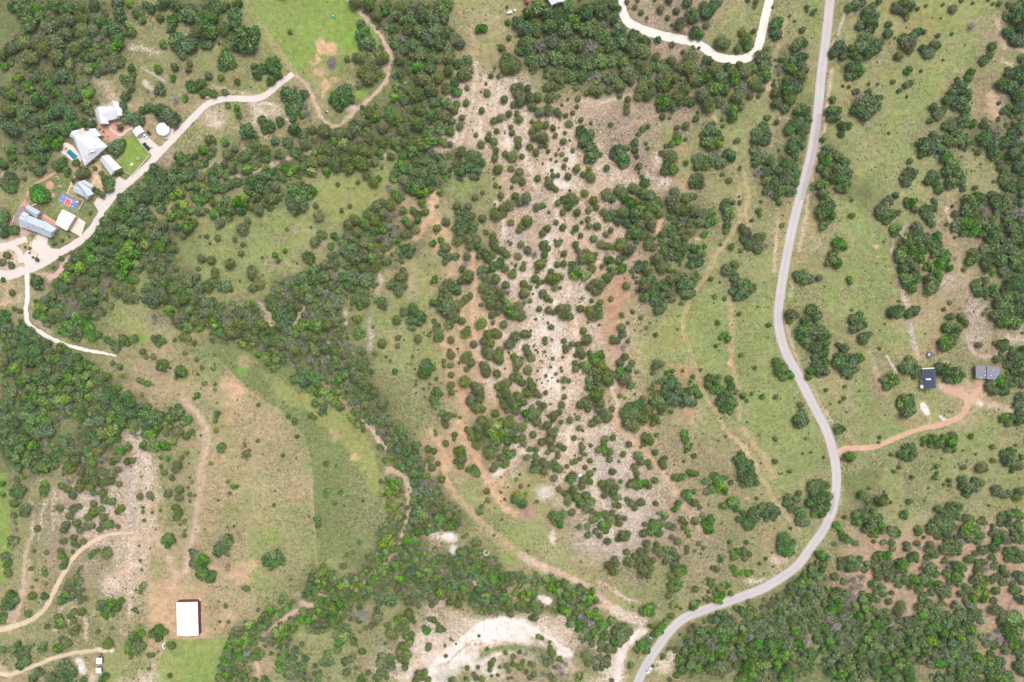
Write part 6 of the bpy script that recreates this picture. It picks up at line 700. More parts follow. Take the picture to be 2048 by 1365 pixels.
def bar(bm, p, q, r, n=5, r2=None):
    p, q = Vector(p), Vector(q); d = (q - p).normalized(); u = d.orthogonal().normalized(); w = d.cross(u); r2 = r if r2 is None else r2
    a = [bm.verts.new(p + (u * math.cos(t) + w * math.sin(t)) * r) for t in [2 * math.pi * i / n for i in range(n)]]
    b = [bm.verts.new(q + (u * math.cos(t) + w * math.sin(t)) * r2) for t in [2 * math.pi * i / n for i in range(n)]]
    for i in range(n): bm.faces.new((a[i], a[(i + 1) % n], b[(i + 1) % n], b[i]))
    bm.faces.new(a[::-1]); bm.faces.new(b)

# ---------------------------------------------------------------- buildings
def plan(p, he):      # photo pixels of the eaves -> plan positions
    return [P(x, y, he) for x, y in p]
def wing(parent, outer, A, B, he, hr, roofm, wallm, inset=.5, windows=True, doors=1, seam=.9):
    """outer: four eave corners (photo px); A joins edge 0-1, B joins edge 2-3 (ridge ends, px at eave height)"""
    o = plan(outer, he); a = P(*A, he); b = P(*B, he)
    base = parent.location
    o = [v - base for v in o]; a = a - base; b = b - base; a.z = b.z = hr; c0 = sum(o, Vector()) / 4
    bm = bmesh.new(); V = [bm.verts.new(v) for v in o]; L = [bm.verts.new(v - Vector((0, 0, .22))) for v in o]; va, vb = bm.verts.new(a), bm.verts.new(b)
    bm.faces.new((V[0], V[1], va)); bm.faces.new((V[1], V[2], vb, va)); bm.faces.new((V[2], V[3], vb)); bm.faces.new((V[3], V[0], va, vb))
    for i in range(4): bm.faces.new((V[i], L[i], L[(i + 1) % 4], V[(i + 1) % 4]))
    bm.faces.new(L)
    for e0, e1, r0, r1 in ((o[1], o[2], a, b), (o[0], o[3], a, b)):       # raised seams
        n = max(2, int((e1 - e0).length / seam))
        for i in range(1, n):
            t = i / n; p, q = e0.lerp(e1, t), r0.lerp(r1, t); d = (q - p).normalized(); u = (e1 - e0).normalized() * .035; up = Vector((0, 0, .055))
            vs = [bm.verts.new(w) for w in (p - u, p + u, q + u, q - u)]; vt = [bm.verts.new(w + up) for w in (p - u, p + u, q + u, q - u)]
            bm.faces.new(vt); [bm.faces.new((vs[k], vs[(k + 1) % 4], vt[(k + 1) % 4], vt[k])) for k in range(4)]
    d = (b - a).normalized(); u = Vector((-d.y, d.x, 0)) * .16; up = Vector((0, 0, .07))
    vs = [bm.verts.new(w) for w in (a - u - up * .5, b - u - up * .5, b + up, a + up)]; bm.faces.new(vs)
    vs = [bm.verts.new(w) for w in (a + up, b + up, b + u - up * .5, a + u - up * .5)]; bm.faces.new(vs)
    rf = mesh_obj("roof", bm, roofm, parent)
    w = [v + (c0 - v).normalized() * inset * 1.3 for v in o]
    bm = bmesh.new()
    lo = [bm.verts.new((v.x, v.y, -.05)) for v in w]; hi = [bm.verts.new((v.x, v.y, he - .24)) for v in w]
    for i in range(4): bm.faces.new((lo[i], lo[(i + 1) % 4], hi[(i + 1) % 4], hi[i]))
    bm.faces.new(hi)
    wl = mesh_obj("wall", bm, wallm, parent)
    if windows:
        for i in range(4):
            p, q = w[i], w[(i + 1) % 4]; Ln = (q - p).length; n = int(Ln / 3.2); d = (q - p).normalized(); nrm = Vector((d.y, -d.x, 0))
            if (p + q) .dot(nrm) * .5 < c0.dot(nrm): nrm = -nrm
            rz = math.atan2(d.y, d.x)
            for k in range(n):
                c = p + d * Ln * (k + .5) / n + nrm * .03
                if i == 1 and k == n // 2 and doors:
                    bm = bmesh.new(); bx(bm, c.x, c.y, 1.05, 1.0, .08, 2.1, rz); mesh_obj("door", bm, M['wood'], parent)
                else:
                    bm = bmesh.new(); cc = c - nrm * .005; bx(bm, cc.x, cc.y, 1.55, 1.26, .06, 1.36, rz); f = mesh_obj("window", bm, M['trim'], parent)
                    bm = bmesh.new(); cc = c + nrm * .012; bx(bm, cc.x, cc.y, 1.55, 1.1, .06, 1.2, rz); mesh_obj("pane", bm, M['glass'], f)
    return rf
def building(name, c, label, cat, group=None):
    e = empty(name, P(*c)); return tag(e, label, cat, group)
def vents(parent, rf, lst, h):
    for x, y in lst:
        bm = bmesh.new(); p = P(x, y, h) - parent.location; cyl(bm, p.x, p.y, h - .5, h + .45, .16, n=10); cyl(bm, p.x, p.y, h + .45, h + .55, .26, n=10); mesh_obj("vent", bm, M['rust'], rf)

g = building("guest_house", (213, 228), "white metal roofed guest house, northernmost of the white hillside homes", "house")
wing(g, [(190, 221), (211, 212.5), (217, 248), (198.5, 250)], (200.8, 217), (207, 249.5), 3.2, 5.6, M['whiteroof'], M['stonewall'])
wing(g, [(212, 243), (206, 217), (234, 209), (240, 236)], (209, 230), (237, 222), 3.3, 5.4, M['whiteroof'], M['stonewall'], windows=False)
wing(g, [(221.5, 205.5), (237, 204.5), (248, 231), (231, 238)], (228.5, 205), (240, 234.5), 3.1, 5.2, M['whiteroof'], M['stonewall'])
g = building("main_house", (178, 294), "largest white metal roofed house, with a pool along its lower left side", "house")
r1 = wing(g, [(152, 284), (154, 262), (194, 264), (198, 286)], (154, 273), (195, 275), 3.4, 4.8, M['whiteroof'], M['stonewall'], windows=False)
r1 = wing(g, [(145, 277), (184, 262), (214, 294), (169.5, 332.5)], (156, 276), (187, 303), 3.6, 7.4, M['whiteroof'], M['stonewall'])
wing(g, [(138.3, 272.8), (143.4, 262.5), (168, 256), (163, 288)], (146, 270), (165, 271), 3.2, 5.0, M['whiteroof'], M['stonewall'])
wing(g, [(176, 262), (190, 257), (202, 271), (186, 280)], (182, 260), (195, 276), 3.1, 4.6, M['whiteroof'], M['stonewall'], windows=False)
wing(g, [(192, 272), (204, 283), (215, 293.3), (196, 296)], (198, 277), (206, 295), 3.0, 4.2, M['whiteroof'], M['stonewall'], windows=False)
wing(g, [(173, 299), (184, 293), (190, 303), (179, 309)], (178.5, 296), (184.5, 306), 5.9, 7.0, M['whiteroof'], M['stonewall'], windows=False, doors=0)
vents(g, r1, [(183.5, 305), (177.5, 309), (171.5, 313.5), (191, 291.5)], 5.8)
bm = bmesh.new(); p = P(165, 268, 5) - g.location; cyl(bm, p.x, p.y, 0, 5.2, 1.9, n=28); cyl(bm, p.x, p.y, 5.2, 5.35, 2.3, n=28); cyl(bm, p.x, p.y, 5.35, 6.4, 2.2, .05, n=28)
mesh_obj("turret", bm, M['cream'], g)
g = building("garage_studio", (221, 330), "plain gabled studio with grey white roof, between main house and fenced lawn", "house")
wing(g, [(199, 320), (217.5, 310.3), (243, 336), (222, 351)], (208, 315), (232.5, 343.5), 3.0, 5.0, M['whiteroof'], M['stonewall'])
g = building("carport", (280, 263), "little square roofed carport at the top corner of the fenced lawn", "carport")
wing(g, [(264.3, 261.8), (279.8, 251), (288.8, 263.4), (272.3, 274.8)], (272, 256.5), (280.5, 269), 2.8, 3.6, M['whiteroof'], M['whitewall'], windows=False)
g = building("guest_cottage", (168, 381), "stepped grey white roofed cottage just above the sport court", "house")
wing(g, [(150, 369), (168.5, 361), (187, 388), (173.5, 400.5)], (159, 366), (180, 394), 3.3, 5.2, M['greyroof'], M['stonewall'])
wing(g, [(147.6, 384), (151, 372), (160, 369), (176, 398)], (149, 377), (168, 383), 3.1, 4.0, M['greyroof'], M['stonewall'], windows=False)
wing(g, [(160, 365.5), (168.6, 360.3), (188.4, 372.3), (183, 381)], (164, 364), (186, 377), 3.1, 4.6, M['greyroof'], M['stonewall'], windows=False)
g = building("main_house", (75, 445), "long light grey metal roofed house beside the round turnaround", "house")
r1 = wing(g, [(39, 453), (44, 426), (98, 447), (88, 470)], (43, 439), (92, 458.5), 3.5, 5.8, M['greyroof'], M['stonewall'])
wing(g, [(84, 470), (94, 445.5), (113.6, 457.3), (102, 476)], (90, 458), (107, 466), 3.4, 5.4, M['greyroof'], M['stonewall'])
wing(g, [(51.3, 421), (56.5, 410), (81, 424), (73.5, 437)], (54, 416), (77, 430.5), 3.3, 4.8, M['greyroof'], M['stonewall'])
wing(g, [(40, 436), (48, 423.5), (58, 429), (50, 445)], (44, 430), (54, 437), 3.7, 5.0, M['greyroof'], M['stonewall'], windows=False)
vents(g, r1, [(56.5, 455.5), (67.5, 452.5), (54, 440.5), (85.5, 458)], 5.0)
bm = bmesh.new(); p = P(61.5, 462, 3) - g.location
bm.free()
for i, (dx, dy) in enumerate([(-2.6, .3), (-.6, -.7), (1.6, -1.5)]):
    bm = bmesh.new(); bx(bm, p.x + dx, p.y + dy, 1.4, .5, .5, 2.8); mesh_obj("porch_post", bm, M['cream'], g)
g = building("garage", (131, 441), "bright white square roofed garage between the sport court and cream pad", "garage")
r1 = wing(g, [(110.9, 448.6), (125.6, 419.2), (151.4, 432.2), (133.6, 461.8)], (118, 434), (142.5, 447), 3.4, 4.1, M['barnroof'], M['stonewall'], windows=False)
w0, w1 = P(134, 459, 0) - g.location, P(149, 434.5, 0) - g.location; d = (w1 - w0).normalized()
for k in range(4):
    c = w0.lerp(w1, (k + .5) / 4); bm = bmesh.new(); bx(bm, c.x + .2, c.y - .1, 1.2, 1.7, .12, 2.4, math.atan2(d.y, d.x)); mesh_obj("garage_door", bm, M['greenpaint'] if k % 2 else M['greywall'], g)

g = building("barn", (375, 1238), "bright white roofed metal barn standing alone on the tan field", "barn")
wing(g, [(352.6, 1205.2), (394.8, 1204.4), (397, 1271), (354.3, 1271)], (373.7, 1204.8), (375.6, 1271), 4.3, 5.6, M['barnroof'], M['maroon'], inset=-.05, windows=False)
bm = bmesh.new(); p, q = P(358, 1202, 0) - g.location, P(398, 1201.5, 0) - g.location
for k in range(9):
    c = p.lerp(q, k / 8); bx(bm, c.x, c.y, .6, .1, .1, 1.2)
bx(bm, (p.x + q.x) / 2, p.y, 1.1, (q - p).length, .07, .12); bx(bm, (p.x + q.x) / 2, p.y, .6, (q - p).length, .07, .12); mesh_obj("pen_rail", bm, M['maroon'], g)
bm = bmesh.new(); c = P(400.5, 1200, 0) - g.location; bx(bm, c.x, c.y, .7, 1.3, .9, 1.4, .5, .05); mesh_obj("feed_bin", bm, M['trim'], g)
bm = bmesh.new()
for k in range(12):
    c = P(403 + random.uniform(-.5, .5), 1226 + k * 4, 0) - g.location; bx(bm, c.x, c.y, .15, random.uniform(.4, .9), random.uniform(.4, .8), .3, random.random())
tag(mesh_obj("stone_border", bm, M['rock'], None), "row of loose pale stones along the east side of the barn", "stones").location = g.location

for c, q, lab in (((198.5, 1322), [(193.2, 1316.2), (204.2, 1316.4), (203.2, 1328.2), (192.4, 1328)], "upper of two small white roofed sheds beside the bottom left track"),
                  ((197, 1341.5), [(191.6, 1336.8), (201.8, 1336.4), (202.4, 1346.8), (192, 1346)], "lower of two small white roofed sheds beside the bottom left track")):
    g = building("shed", c, lab, "shed", "small white sheds")
    wing(g, q, ((q[0][0] + q[1][0]) / 2, (q[0][1] + q[1][1]) / 2), ((q[2][0] + q[3][0]) / 2, (q[2][1] + q[3][1]) / 2), 2.4, 2.8, M['barnroof'], M['greywall'], inset=.2, windows=False)
g = building("barn_office", (1106, -6), "white roofed building cut by the top edge, teal trim below", "building")
wing(g, [(1086, -18), (1122, -26), (1128, 3), (1103, 11)], (1104, -22), (1116, 6), 3.6, 4.8, M['whiteroof'], M['whitewall'])
bm = bmesh.new(); a_, b_ = P(1103, 13) - g.location, P(1130, 5) - g.location; d = b_ - a_; bx(bm, (a_.x + b_.x) / 2, (a_.y + b_.y) / 2, 2.7, d.length, 1.0, .12, math.atan2(d.y, d.x)); mesh_obj("awning", bm, M['teal'], g)
g = building("shed", (1055, 0), "red roofed shed under trees at the top edge", "shed")
wing(g, [(1050, -9), (1059, -8), (1059, 5), (1051, 6)], (1054.5, -8.5), (1055, 5.5), 2.6, 3.1, M['redpaint'], M['wood'], windows=False)

g = building("cabin", (1858, 757), "dark slate blue roofed cabin with a white skylight strip", "cabin")
r1 = wing(g, [(1844, 740), (1870, 738), (1872.5, 776), (1846.5, 776.5)], (1859, 739), (1861.5, 776.3), 3.2, 6.6, M['darkroof'], M['whitewall'])
bm = bmesh.new(); c = P(1857, 759, 6.2) - g.location; bx(bm, c.x, c.y, 6.15, 2.9, .9, .1); o_ = mesh_obj("skylight", bm, M['trim'], r1); 
bm = bmesh.new(); a_, b_ = P(1845, 738.6, 3.4) - g.location, P(1869, 737.2, 3.4) - g.location; d = b_ - a_; bx(bm, (a_.x + b_.x) / 2, (a_.y + b_.y) / 2 + .2, 3.3, d.length, .5, .12, math.atan2(d.y, d.x)); mesh_obj("porch_roof", bm, M['trim'], g)
g = building("cabin", (1975, 746), "long dark grey flat roofed twin cabin split by a narrow gap", "cabin")
r1 = wing(g, [(1951.5, 732.5), (1971.8, 732.5), (1971.2, 757.6), (1951.8, 757.6)], (1961, 732.5), (1961, 757.6), 3.3, 3.75, M['midroof'], M['greywall'])
r2 = wing(g, [(1974, 732.5), (2000.5, 734.5), (1998, 760), (1973.4, 758.6)], (1988, 733.5), (1986, 759), 3.3, 3.75, M['midroof'], M['greywall'])
for rf, l in ((r1, [(1970, 744), (1969.8, 750.5), (1957.8, 755.3), (1961.8, 755.6)]), (r2, [(1986, 741), (1982, 751.5)])):
    for x, y in l:
        bm = bmesh.new(); p = P(x, y, 3.9) - g.location; bx(bm, p.x, p.y, 4.0, .55, .55, .5, bev=.06); mesh_obj("roof_vent", bm, M['trim'], rf)

# planter bushes on the pink patio of the guest house
for k, (x, y, r_) in enumerate([(200.8, 259.2, .75), (207.8, 264.6, .8), (207.6, 274.6, .7), (205, 281.4, .55), (209.8, 282.6, .5), (232, 250.2, .5), (243.2, 263.8, .5), (216, 274, .6), (60, 506, .9), (68, 516, .8), (80.5, 466, .6), (71.5, 478, .5), (66.5, 474, .5), (60, 470, .5), (25.6, 518.5, .5), (19, 524, .55), (28.3, 504.3, .5)]):
    PLANTERS = globals().setdefault('PLANTERS', []); PLANTERS.append((x, y, r_))
# ---------------------------------------------------------------- vehicles
def car(name, x, y, rz, L, W, Hh, paint, label, cat, cabin=(-.1, .5), bed=False):
    e = empty(name, P(x, y), rz); tag(e, label, cat)
    bm = bmesh.new(); bx(bm, 0, 0, .62, L, W, .56, bev=.14); mesh_obj("body", bm, paint, e)
    c0, cl = cabin; bm = bmesh.new(); bx(bm, c0 * L, 0, .9 + (Hh - .9) / 2, cl * L, W * .86, Hh - .9, bev=.1)
    for v in bm.verts:
        if v.co.z > Hh - .3: v.co.x = c0 * L + (v.co.x - c0 * L) * .72; v.co.y *= .84
    cb = mesh_obj("cab", bm, M['carglass'], e)
    bm = bmesh.new(); bx(bm, c0 * L, 0, Hh + .01, cl * L * .66, W * .70, .07, bev=.02); mesh_obj("roof_panel", bm, paint, cb)
    for sx_ in (-1, 1):
        for sy_ in (-1, 1):
            bm = bmesh.new(); cyl(bm, sx_ * L * .31, .33, sy_ * W * .5 - .11, sy_ * W * .5 + .11, .33, axis='y', n=16); mesh_obj("wheel", bm, M['tire'], e)
    for sy_ in (-1, 1):
        bm = bmesh.new(); bx(bm, L / 2 - .02, sy_ * W * .36, .68, .1, .34, .16, bev=.02); mesh_obj("headlight", bm, M['trim'], e)
    if bed:
        bm = bmesh.new(); bx(bm, -L * .31, 0, .93, L * .34, W * .8, .05); mesh_obj("truck_bed", bm, M['tire'], e)
    return e
car("parked_car", 1297.5, 1340.5, math.radians(56), 4.3, 1.8, 1.5, M['carwhite'], "white car pulled off on the verge of the paved road at the bottom", "car")
car("parked_truck", 294, 294, math.radians(-46), 5.2, 2.0, 1.8, M['cardark'], "long dark pickup parked on grass beside the white lawn fence", "pickup truck", (.05, .3), True)
car("parked_car", 298.3, 266.3, math.radians(-42), 2.6, 1.5, 1.7, M['cardark'], "small dark utility vehicle at the edge of the apron near the round tank", "utility vehicle")
car("golf_cart", 292, 272.6, math.radians(-50), 2.9, 1.5, 1.75, M['carwhite'], "small white and black cart parked below the little carport", "cart", (-.05, .55))

# ---------------------------------------------------------------- yard things
e = tag(empty("water_tank", P(330.2, 261.2)), "large round white water tank by the long pale driveway", "water tank")
bm = bmesh.new(); cyl(bm, 0, 0, 0, 2.6, 3.7, n=48); mesh_obj("tank_wall", bm, M['whitewall'], e)
bm = bmesh.new(); cyl(bm, 0, 0, 2.6, 2.72, 3.85, n=48); cyl(bm, 0, 0, 2.72, 3.35, 3.8, .25, n=48); mesh_obj("roof", bm, M['barnroof'], e)
bm = bmesh.new(); cyl(bm, .9, 0, 3.05, 3.4, .3, n=14); mesh_obj("hatch", bm, M['trim'], e)
bm = bmesh.new(); cyl(bm, .35, -.25, .01, .06, 4.9, n=40); tag(mesh_obj("gravel_ring", bm, M['drive']), "pale gravel ring around the foot of the round water tank", "gravel pad", kind="structure").location = e.location

e = tag(empty("swimming_pool", P(144, 309)), "rectangular turquoise swimming pool set in a pale stone deck", "swimming pool")
def slabp(name, p, z0, z1, m, parent):
    bm = bmesh.new(); q = [P(x, y) - parent.location for x, y in p]
    a_ = [bm.verts.new((v.x, v.y, z0)) for v in q]; b_ = [bm.verts.new((v.x, v.y, z1)) for v in q]
    bm.faces.new(a_[::-1]); bm.faces.new(b_); [bm.faces.new((a_[i], a_[(i + 1) % len(q)], b_[(i + 1) % len(q)], b_[i])) for i in range(len(q))]
    return mesh_obj(name, bm, m, parent)
ring = [(132 + 12.5 * math.cos(t), 298 + 12 * math.sin(t)) for t in [math.radians(a_) for a_ in range(60, 330, 15)]]
slabp("deck", ring + [(146, 292), (166, 318), (158, 328), (150, 334), (144, 322), (132, 312)], .0, .10, M['concrete'], e)
slabp("water", [(139.3, 299), (155.8, 313.3), (147, 320), (132.4, 305.2)], .04, .13, M['water'], e)
slabp("coping", [(138.6, 297.6), (139.6, 298.6), (131.6, 305.6), (130.6, 304.8)], .05, .2, M['trim'], e); slabp("coping", [(130.6, 304.8), (131.9, 305.4), (147, 321), (146, 321.8)], .05, .21, M['trim'], e)
bm = bmesh.new(); p = P(132.6, 298.4) - e.location; cyl(bm, p.x, p.y, .05, .45, .85, n=20); mesh_obj("spa", bm, M['mauve'], e)

e = tag(empty("sport_court", P(137, 403)), "blue outdoor sport court with an orange key and a white hoop", "sport court")
Q = [(122.5, 386), (157.2, 402.6), (150.6, 421), (116.3, 403.6)]
slabp("playing_surface", Q, 0, .07, M['courtblue'], e)
k_ = [(132.6, 396.6), (143.9, 401.2), (138, 414.2), (127.8, 409.4)]; slabp("key", k_, .02, .085, M['courtorange'], e)
bm = bmesh.new()
def line_(p, q, w=.16, z=.10):
    a_, b_ = P(*p) - e.location, P(*q) - e.location; d = b_ - a_; bx(bm, (a_.x + b_.x) / 2, (a_.y + b_.y) / 2, z, d.length, w, .012, math.atan2(d.y, d.x))
for i in range(4): line_(k_[i], k_[(i + 1) % 4], z=.10 + .003 * i)
line_((121.5, 390), (155.5, 406), .1, .096); line_((118.8, 400), (151.5, 416), .1, .097); line_((127.2, 391.5), (121.7, 403), .1, .112); line_((150, 402.5), (144.3, 414.8), .1, .114)
mesh_obj("court_line", bm, M['line'], e)
bm = bmesh.new(); p = P(154.3, 404.5) - e.location; bar(bm, (p.x, p.y, 0), (p.x, p.y, 3.2), .08); bar(bm, (p.x, p.y, 3.2), (p.x - .9, p.y - .4, 3.4), .06); bx(bm, p.x - 1.0, p.y - .45, 3.5, .12, 1.8, 1.1, .45); bx(bm, p.x, p.y, .25, 1.2, .8, .5, .4); mesh_obj("hoop", bm, M['trim'], e)

def fence(name, p, label, h=1.1, step=2.4, m=M['trim'], rails=(.45, .95), thick=.06, group=None):
    c = P(*p[0]); e = tag(empty(name, c), label, "fence", group); bm = bmesh.new(); posts = []
    for a_, b_ in zip(p, p[1:]):
        a_, b_ = P(*a_) - c, P(*b_) - c; d = b_ - a_; n = max(1, int(d.length / step)); rz = math.atan2(d.y, d.x)
        for z in rails: bx(bm, (a_.x + b_.x) / 2, (a_.y + b_.y) / 2, h * z, d.length, thick, thick * 1.6, rz)
        posts += [a_.lerp(b_, k / n) for k in range(n)]
    mesh_obj("rail", bm, m, e)
    for q in posts[:98]:
        bm = bmesh.new(); bx(bm, q.x, q.y, h / 2, .12, .12, h); mesh_obj("post", bm, m, e)
fence("rail_fence", [(273.5, 275.5), (300, 309.5)], "pale rail fence along the right side of the bright lawn", thick=.12)
fence("rail_fence", [(300.5, 311), (265.5, 352.5), (243, 341)], "pale rail fence between the bright lawn and the long driveway", thick=.12)
fence("rail_fence", [(149, 394), (168, 402), (159.5, 420)], "thin cream fence at the corner of the sport court lawn", thick=.1)
fence("wire_fence", [(420, 704), (500, 784), (560, 825), (602, 867), (616, 899), (625, 960), (632, 1100), (636, 1134)], "thin weathered post fence curving along the tan field edge", 1.2, 4.5, M['palewood'], (.5, .9), .03)
fence("wire_fence", [(318, 1276), (352, 1275), (458, 1271)], "thin weathered fence just below the white roofed barn", 1.2, 4.5, M['palewood'], (.5, .9), .03)
fence("wire_fence", [(0, 947), (27, 946), (27, 985)], "thin fence around the small green paddock at the left edge", 1.2, 4.5, M['palewood'], (.5, .9), .03)
def wallp(p, label, w=.7, h=.6, m=M['cream'], name="garden_wall"):
    c = P(*p[0]); bm = bmesh.new()
    for i, (a_, b_) in enumerate(zip(p, p[1:])):
        a_, b_ = P(*a_) - c, P(*b_) - c; d = b_ - a_; bx(bm, (a_.x + b_.x) / 2, (a_.y + b_.y) / 2, h / 2 + .004 * i, d.length + w * .9, w, h, math.atan2(d.y, d.x))
    o = mesh_obj(name, bm, m); o.location = c; tag(o, label, "wall")
wallp([(63.5, 484), (59, 497), (75.5, 507), (72, 516)], "angled cream stone wall beside the turning yard")
wallp([(275, 277), (287, 293)], "low pale kerb wall left of the parked dark pickup", .3, .4)
wallp([(66, 412), (74, 408.5)], "short cream wall stub behind the grey roofed house", .9, .8)
wallp([(70, 408), (54, 404), (52, 393)], "dark garden wall curving round the broad lawn tree", .5, .5, M['mauve'])
wallp([(88, 432), (113, 446)], "cream terrace wall behind the long grey roofed house", .5, .6)
wallp([(27, 445), (30, 433)], "cream wall at the west end of the grey roofed house", .6, .7)

def ringstone(x, y, r, label, name="stone_ring", rr=.35, m=M['rock'], cat="stone ring", a0=0, a1=360):
    e = tag(empty(name, P(x, y)), label, cat); bm = bmesh.new(); n = max(8, int(2 * math.pi * r / .55 * (a1 - a0) / 360))
    for i in range(n):
        t = math.radians(a0 + (a1 - a0) * i / n); bx(bm, r * math.cos(t), r * math.sin(t), rr * .7, .5, rr * 1.4, rr * 1.5 * random.uniform(.8, 1.2), t, .05)
    mesh_obj("stones", bm, m, e)
ringstone(973, 1105.5, 1.5, "round white stone ring around a small bush near the lower woods")
ringstone(277, 317.5, .75, "cream stone fire ring on the bright lawn", "fire_ring", .3, M['cream'], "fire ring")
ringstone(114.5, 357, 1.0, "curved cream stone bench on the upper lawn", "curved_bench", .3, M['cream'], "bench", -60, 150)
ringstone(120, 375.5, 1.0, "curved cream stone bench nearest the sport court", "curved_bench", .3, M['cream'], "bench", 0, 170)
ringstone(332.5, 1292, 2.0, "white crescent of stones against the tree below the barn", "stone_crescent", .4, M['trim'], "stone crescent", 100, 250)
for i, (x, y, s_) in enumerate([(412.5, 194.5, 1), (415.5, 196, .8), (419, 193, .9), (423.5, 191.2, 1.1), (428.5, 193, .9)]):
    bm = bmesh.new(); bx(bm, 0, 0, .35, 1.1 * s_, .8 * s_, .7, random.random() * 3, .1); o = mesh_obj("boulder", bm, M['rock']); o.location = P(x, y)
    tag(o, ["leftmost", "second from left", "middle", "second from right", "rightmost"][i] + " of five white blocks above the bend of the pale driveway", "boulder", "white blocks by the driveway")
def table_set(x, y, label):
    e = tag(empty("patio_table", P(x, y), random.random()), label, "table"); bm = bmesh.new(); cyl(bm, 0, 0, .7, .76, .65, n=18); mesh_obj("table_top", bm, M['trim'], e)
    bm = bmesh.new(); cyl(bm, 0, 0, 0, .7, .07, n=8); cyl(bm, 0, 0, 0, .05, .35, n=12); mesh_obj("pedestal", bm, M['trim'], e)
    return e
table_set(265, 330, "white garden table on the bright lawn, nearest the driveway corner")
def chair(x, y, rz, label, group):
    e = tag(empty("garden_chair", P(x, y), rz), label, "chair", group); bm = bmesh.new(); bx(bm, 0, 0, .42, .55, .55, .06); mesh_obj("seat", bm, M['trim'], e)
    bm = bmesh.new(); bx(bm, -.26, 0, .7, .05, .55, .55); mesh_obj("backrest", bm, M['trim'], e)
    for a_ in (-1, 1):
        for b_ in (-1, 1): bm = bmesh.new(); bx(bm, a_ * .22, b_ * .22, .2, .05, .05, .4); mesh_obj("leg", bm, M['trim'], e)
for k, (dx, dy, w_) in enumerate([(-3.2, 1.0, "left of"), (3.0, -1.2, "right of"), (.8, 3.6, "below"), (-.8, -3.4, "above")]):
    chair(265 + dx, 330 + dy, random.random() * 6, "white garden chair " + w_ + " the white table on the bright lawn", "lawn chairs")
for k, (x, y) in enumerate([(139.2, 388.2), (142.8, 391), (146, 393.4)]):
    bm = bmesh.new(); bx(bm, 0, 0, .25, 1.1, .6, .5, .45, .05); o = mesh_obj("stone_bench", bm, M['cream']); o.location = P(x, y)
    tag(o, ["left", "middle", "right"][k] + " one of three cream benches on the upper edge of the sport court", "bench", "benches by the sport court")
# cabin yard
e = tag(empty("trampoline", P(1858, 710)), "round dark trampoline up the slope from the slate blue cabin", "trampoline")
bm = bmesh.new(); cyl(bm, 0, 0, .85, .9, 1.9, n=28); mesh_obj("mat", bm, M['trampoline'], e)
bm = bmesh.new(); [bar(bm, (1.9 * math.cos(t), 1.9 * math.sin(t), .88), (1.9 * math.cos(t + .24), 1.9 * math.sin(t + .24), .88), .07) for t in [i * .2244 for i in range(28)]]; mesh_obj("rim", bm, M['greywall'], e)
for i in range(6):
    t = i * math.pi / 3; bm = bmesh.new(); bar(bm, (1.8 * math.cos(t), 1.8 * math.sin(t), 0), (1.8 * math.cos(t), 1.8 * math.sin(t), .86), .05); mesh_obj("leg", bm, M['greywall'], e)
e = tag(empty("water_tank", P(1855.3, 709.6)), "small white plastic tank standing at the dark trampoline", "tank"); bm = bmesh.new(); cyl(bm, 0, 0, 0, 1.5, .62, n=20); cyl(bm, 0, 0, 1.5, 1.8, .6, .2, n=20); mesh_obj("drum", bm, M['trim'], e)
for k, (x, y, l) in enumerate([(1845, 752, "white parasol at the upper end of the cabin deck"), (1840, 773.5, "white parasol at the lower corner of the cabin deck")]):
    e = tag(empty("parasol", P(x, y, 1)), l, "parasol", "cabin deck parasols"); bm = bmesh.new(); cyl(bm, 0, 0, 2.0, 2.6, 1.15, .05, n=8); mesh_obj("canopy", bm, M['trim'], e); bm = bmesh.new(); bar(bm, (0, 0, -1), (0, 0, 2.5), .04); mesh_obj("pole", bm, M['wood'], e)
e = tag(empty("pergola", P(1842.5, 762)), "narrow white slatted pergola on the left side of the dark cabin", "pergola")
bm = bmesh.new(); [bx(bm, -.1, -3 + i * .75, 2.45, 1.7, .16, .12) for i in range(9)]; mesh_obj("slats", bm, M['trim'], e)
for a_ in (-.7, .5):
    for b_ in (-2.9, 2.9): bm = bmesh.new(); bx(bm, a_, b_, 1.2, .12, .12, 2.4); mesh_obj("post", bm, M['trim'], e)
e = tag(empty("flatbed_trailer", P(1899, 823.5), math.radians(-12)), "long low dark trailer frame lying on grass by the orange driveway", "trailer")
bm = bmesh.new(); bx(bm, 0, .45, .5, 4.4, .1, .12); bx(bm, 0, -.45, .5, 4.4, .1, .12); [bx(bm, -2 + i, 0, .5, .1, .8, .1) for i in range(5)]; bar(bm, (2.2, .45, .5), (3.3, 0, .5), .06); bar(bm, (2.2, -.45, .5), (3.3, 0, .5), .06); mesh_obj("frame", bm, M['greywall'], e)
for s_ in (-1, 1): bm = bmesh.new(); cyl(bm, -.3, .33, s_ * .62 - .1, s_ * .62 + .1, .33, axis='y', n=14); mesh_obj("wheel", bm, M['tire'], e)
bm = bmesh.new(); bx(bm, 2.9, 0, .75, .6, .45, .4, bev=.05); mesh_obj("tool_box", bm, M['trim'], e)
e = tag(empty("hunting_blind", P(1159.5, 949), .6), "small white box blind on legs among junipers on pale rock", "blind")
bm = bmesh.new(); bx(bm, 0, 0, 2.1, 1.9, 1.4, 1.6, bev=.04); mesh_obj("cabin", bm, M['whitewall'], e); bm = bmesh.new(); bx(bm, 0, 0, 2.96, 2.2, 1.6, .08); mesh_obj("roof", bm, M['whiteroof'], e)
for a_ in (-.8, .8):
    for b_ in (-.55, .55): bm = bmesh.new(); bx(bm, a_, b_, .65, .1, .1, 1.3); mesh_obj("leg", bm, M['wood'], e)
e = tag(empty("utility_cart", P(1303.3, 1271.8), .95), "dark green cart with two white end bars beside the paved road", "cart")
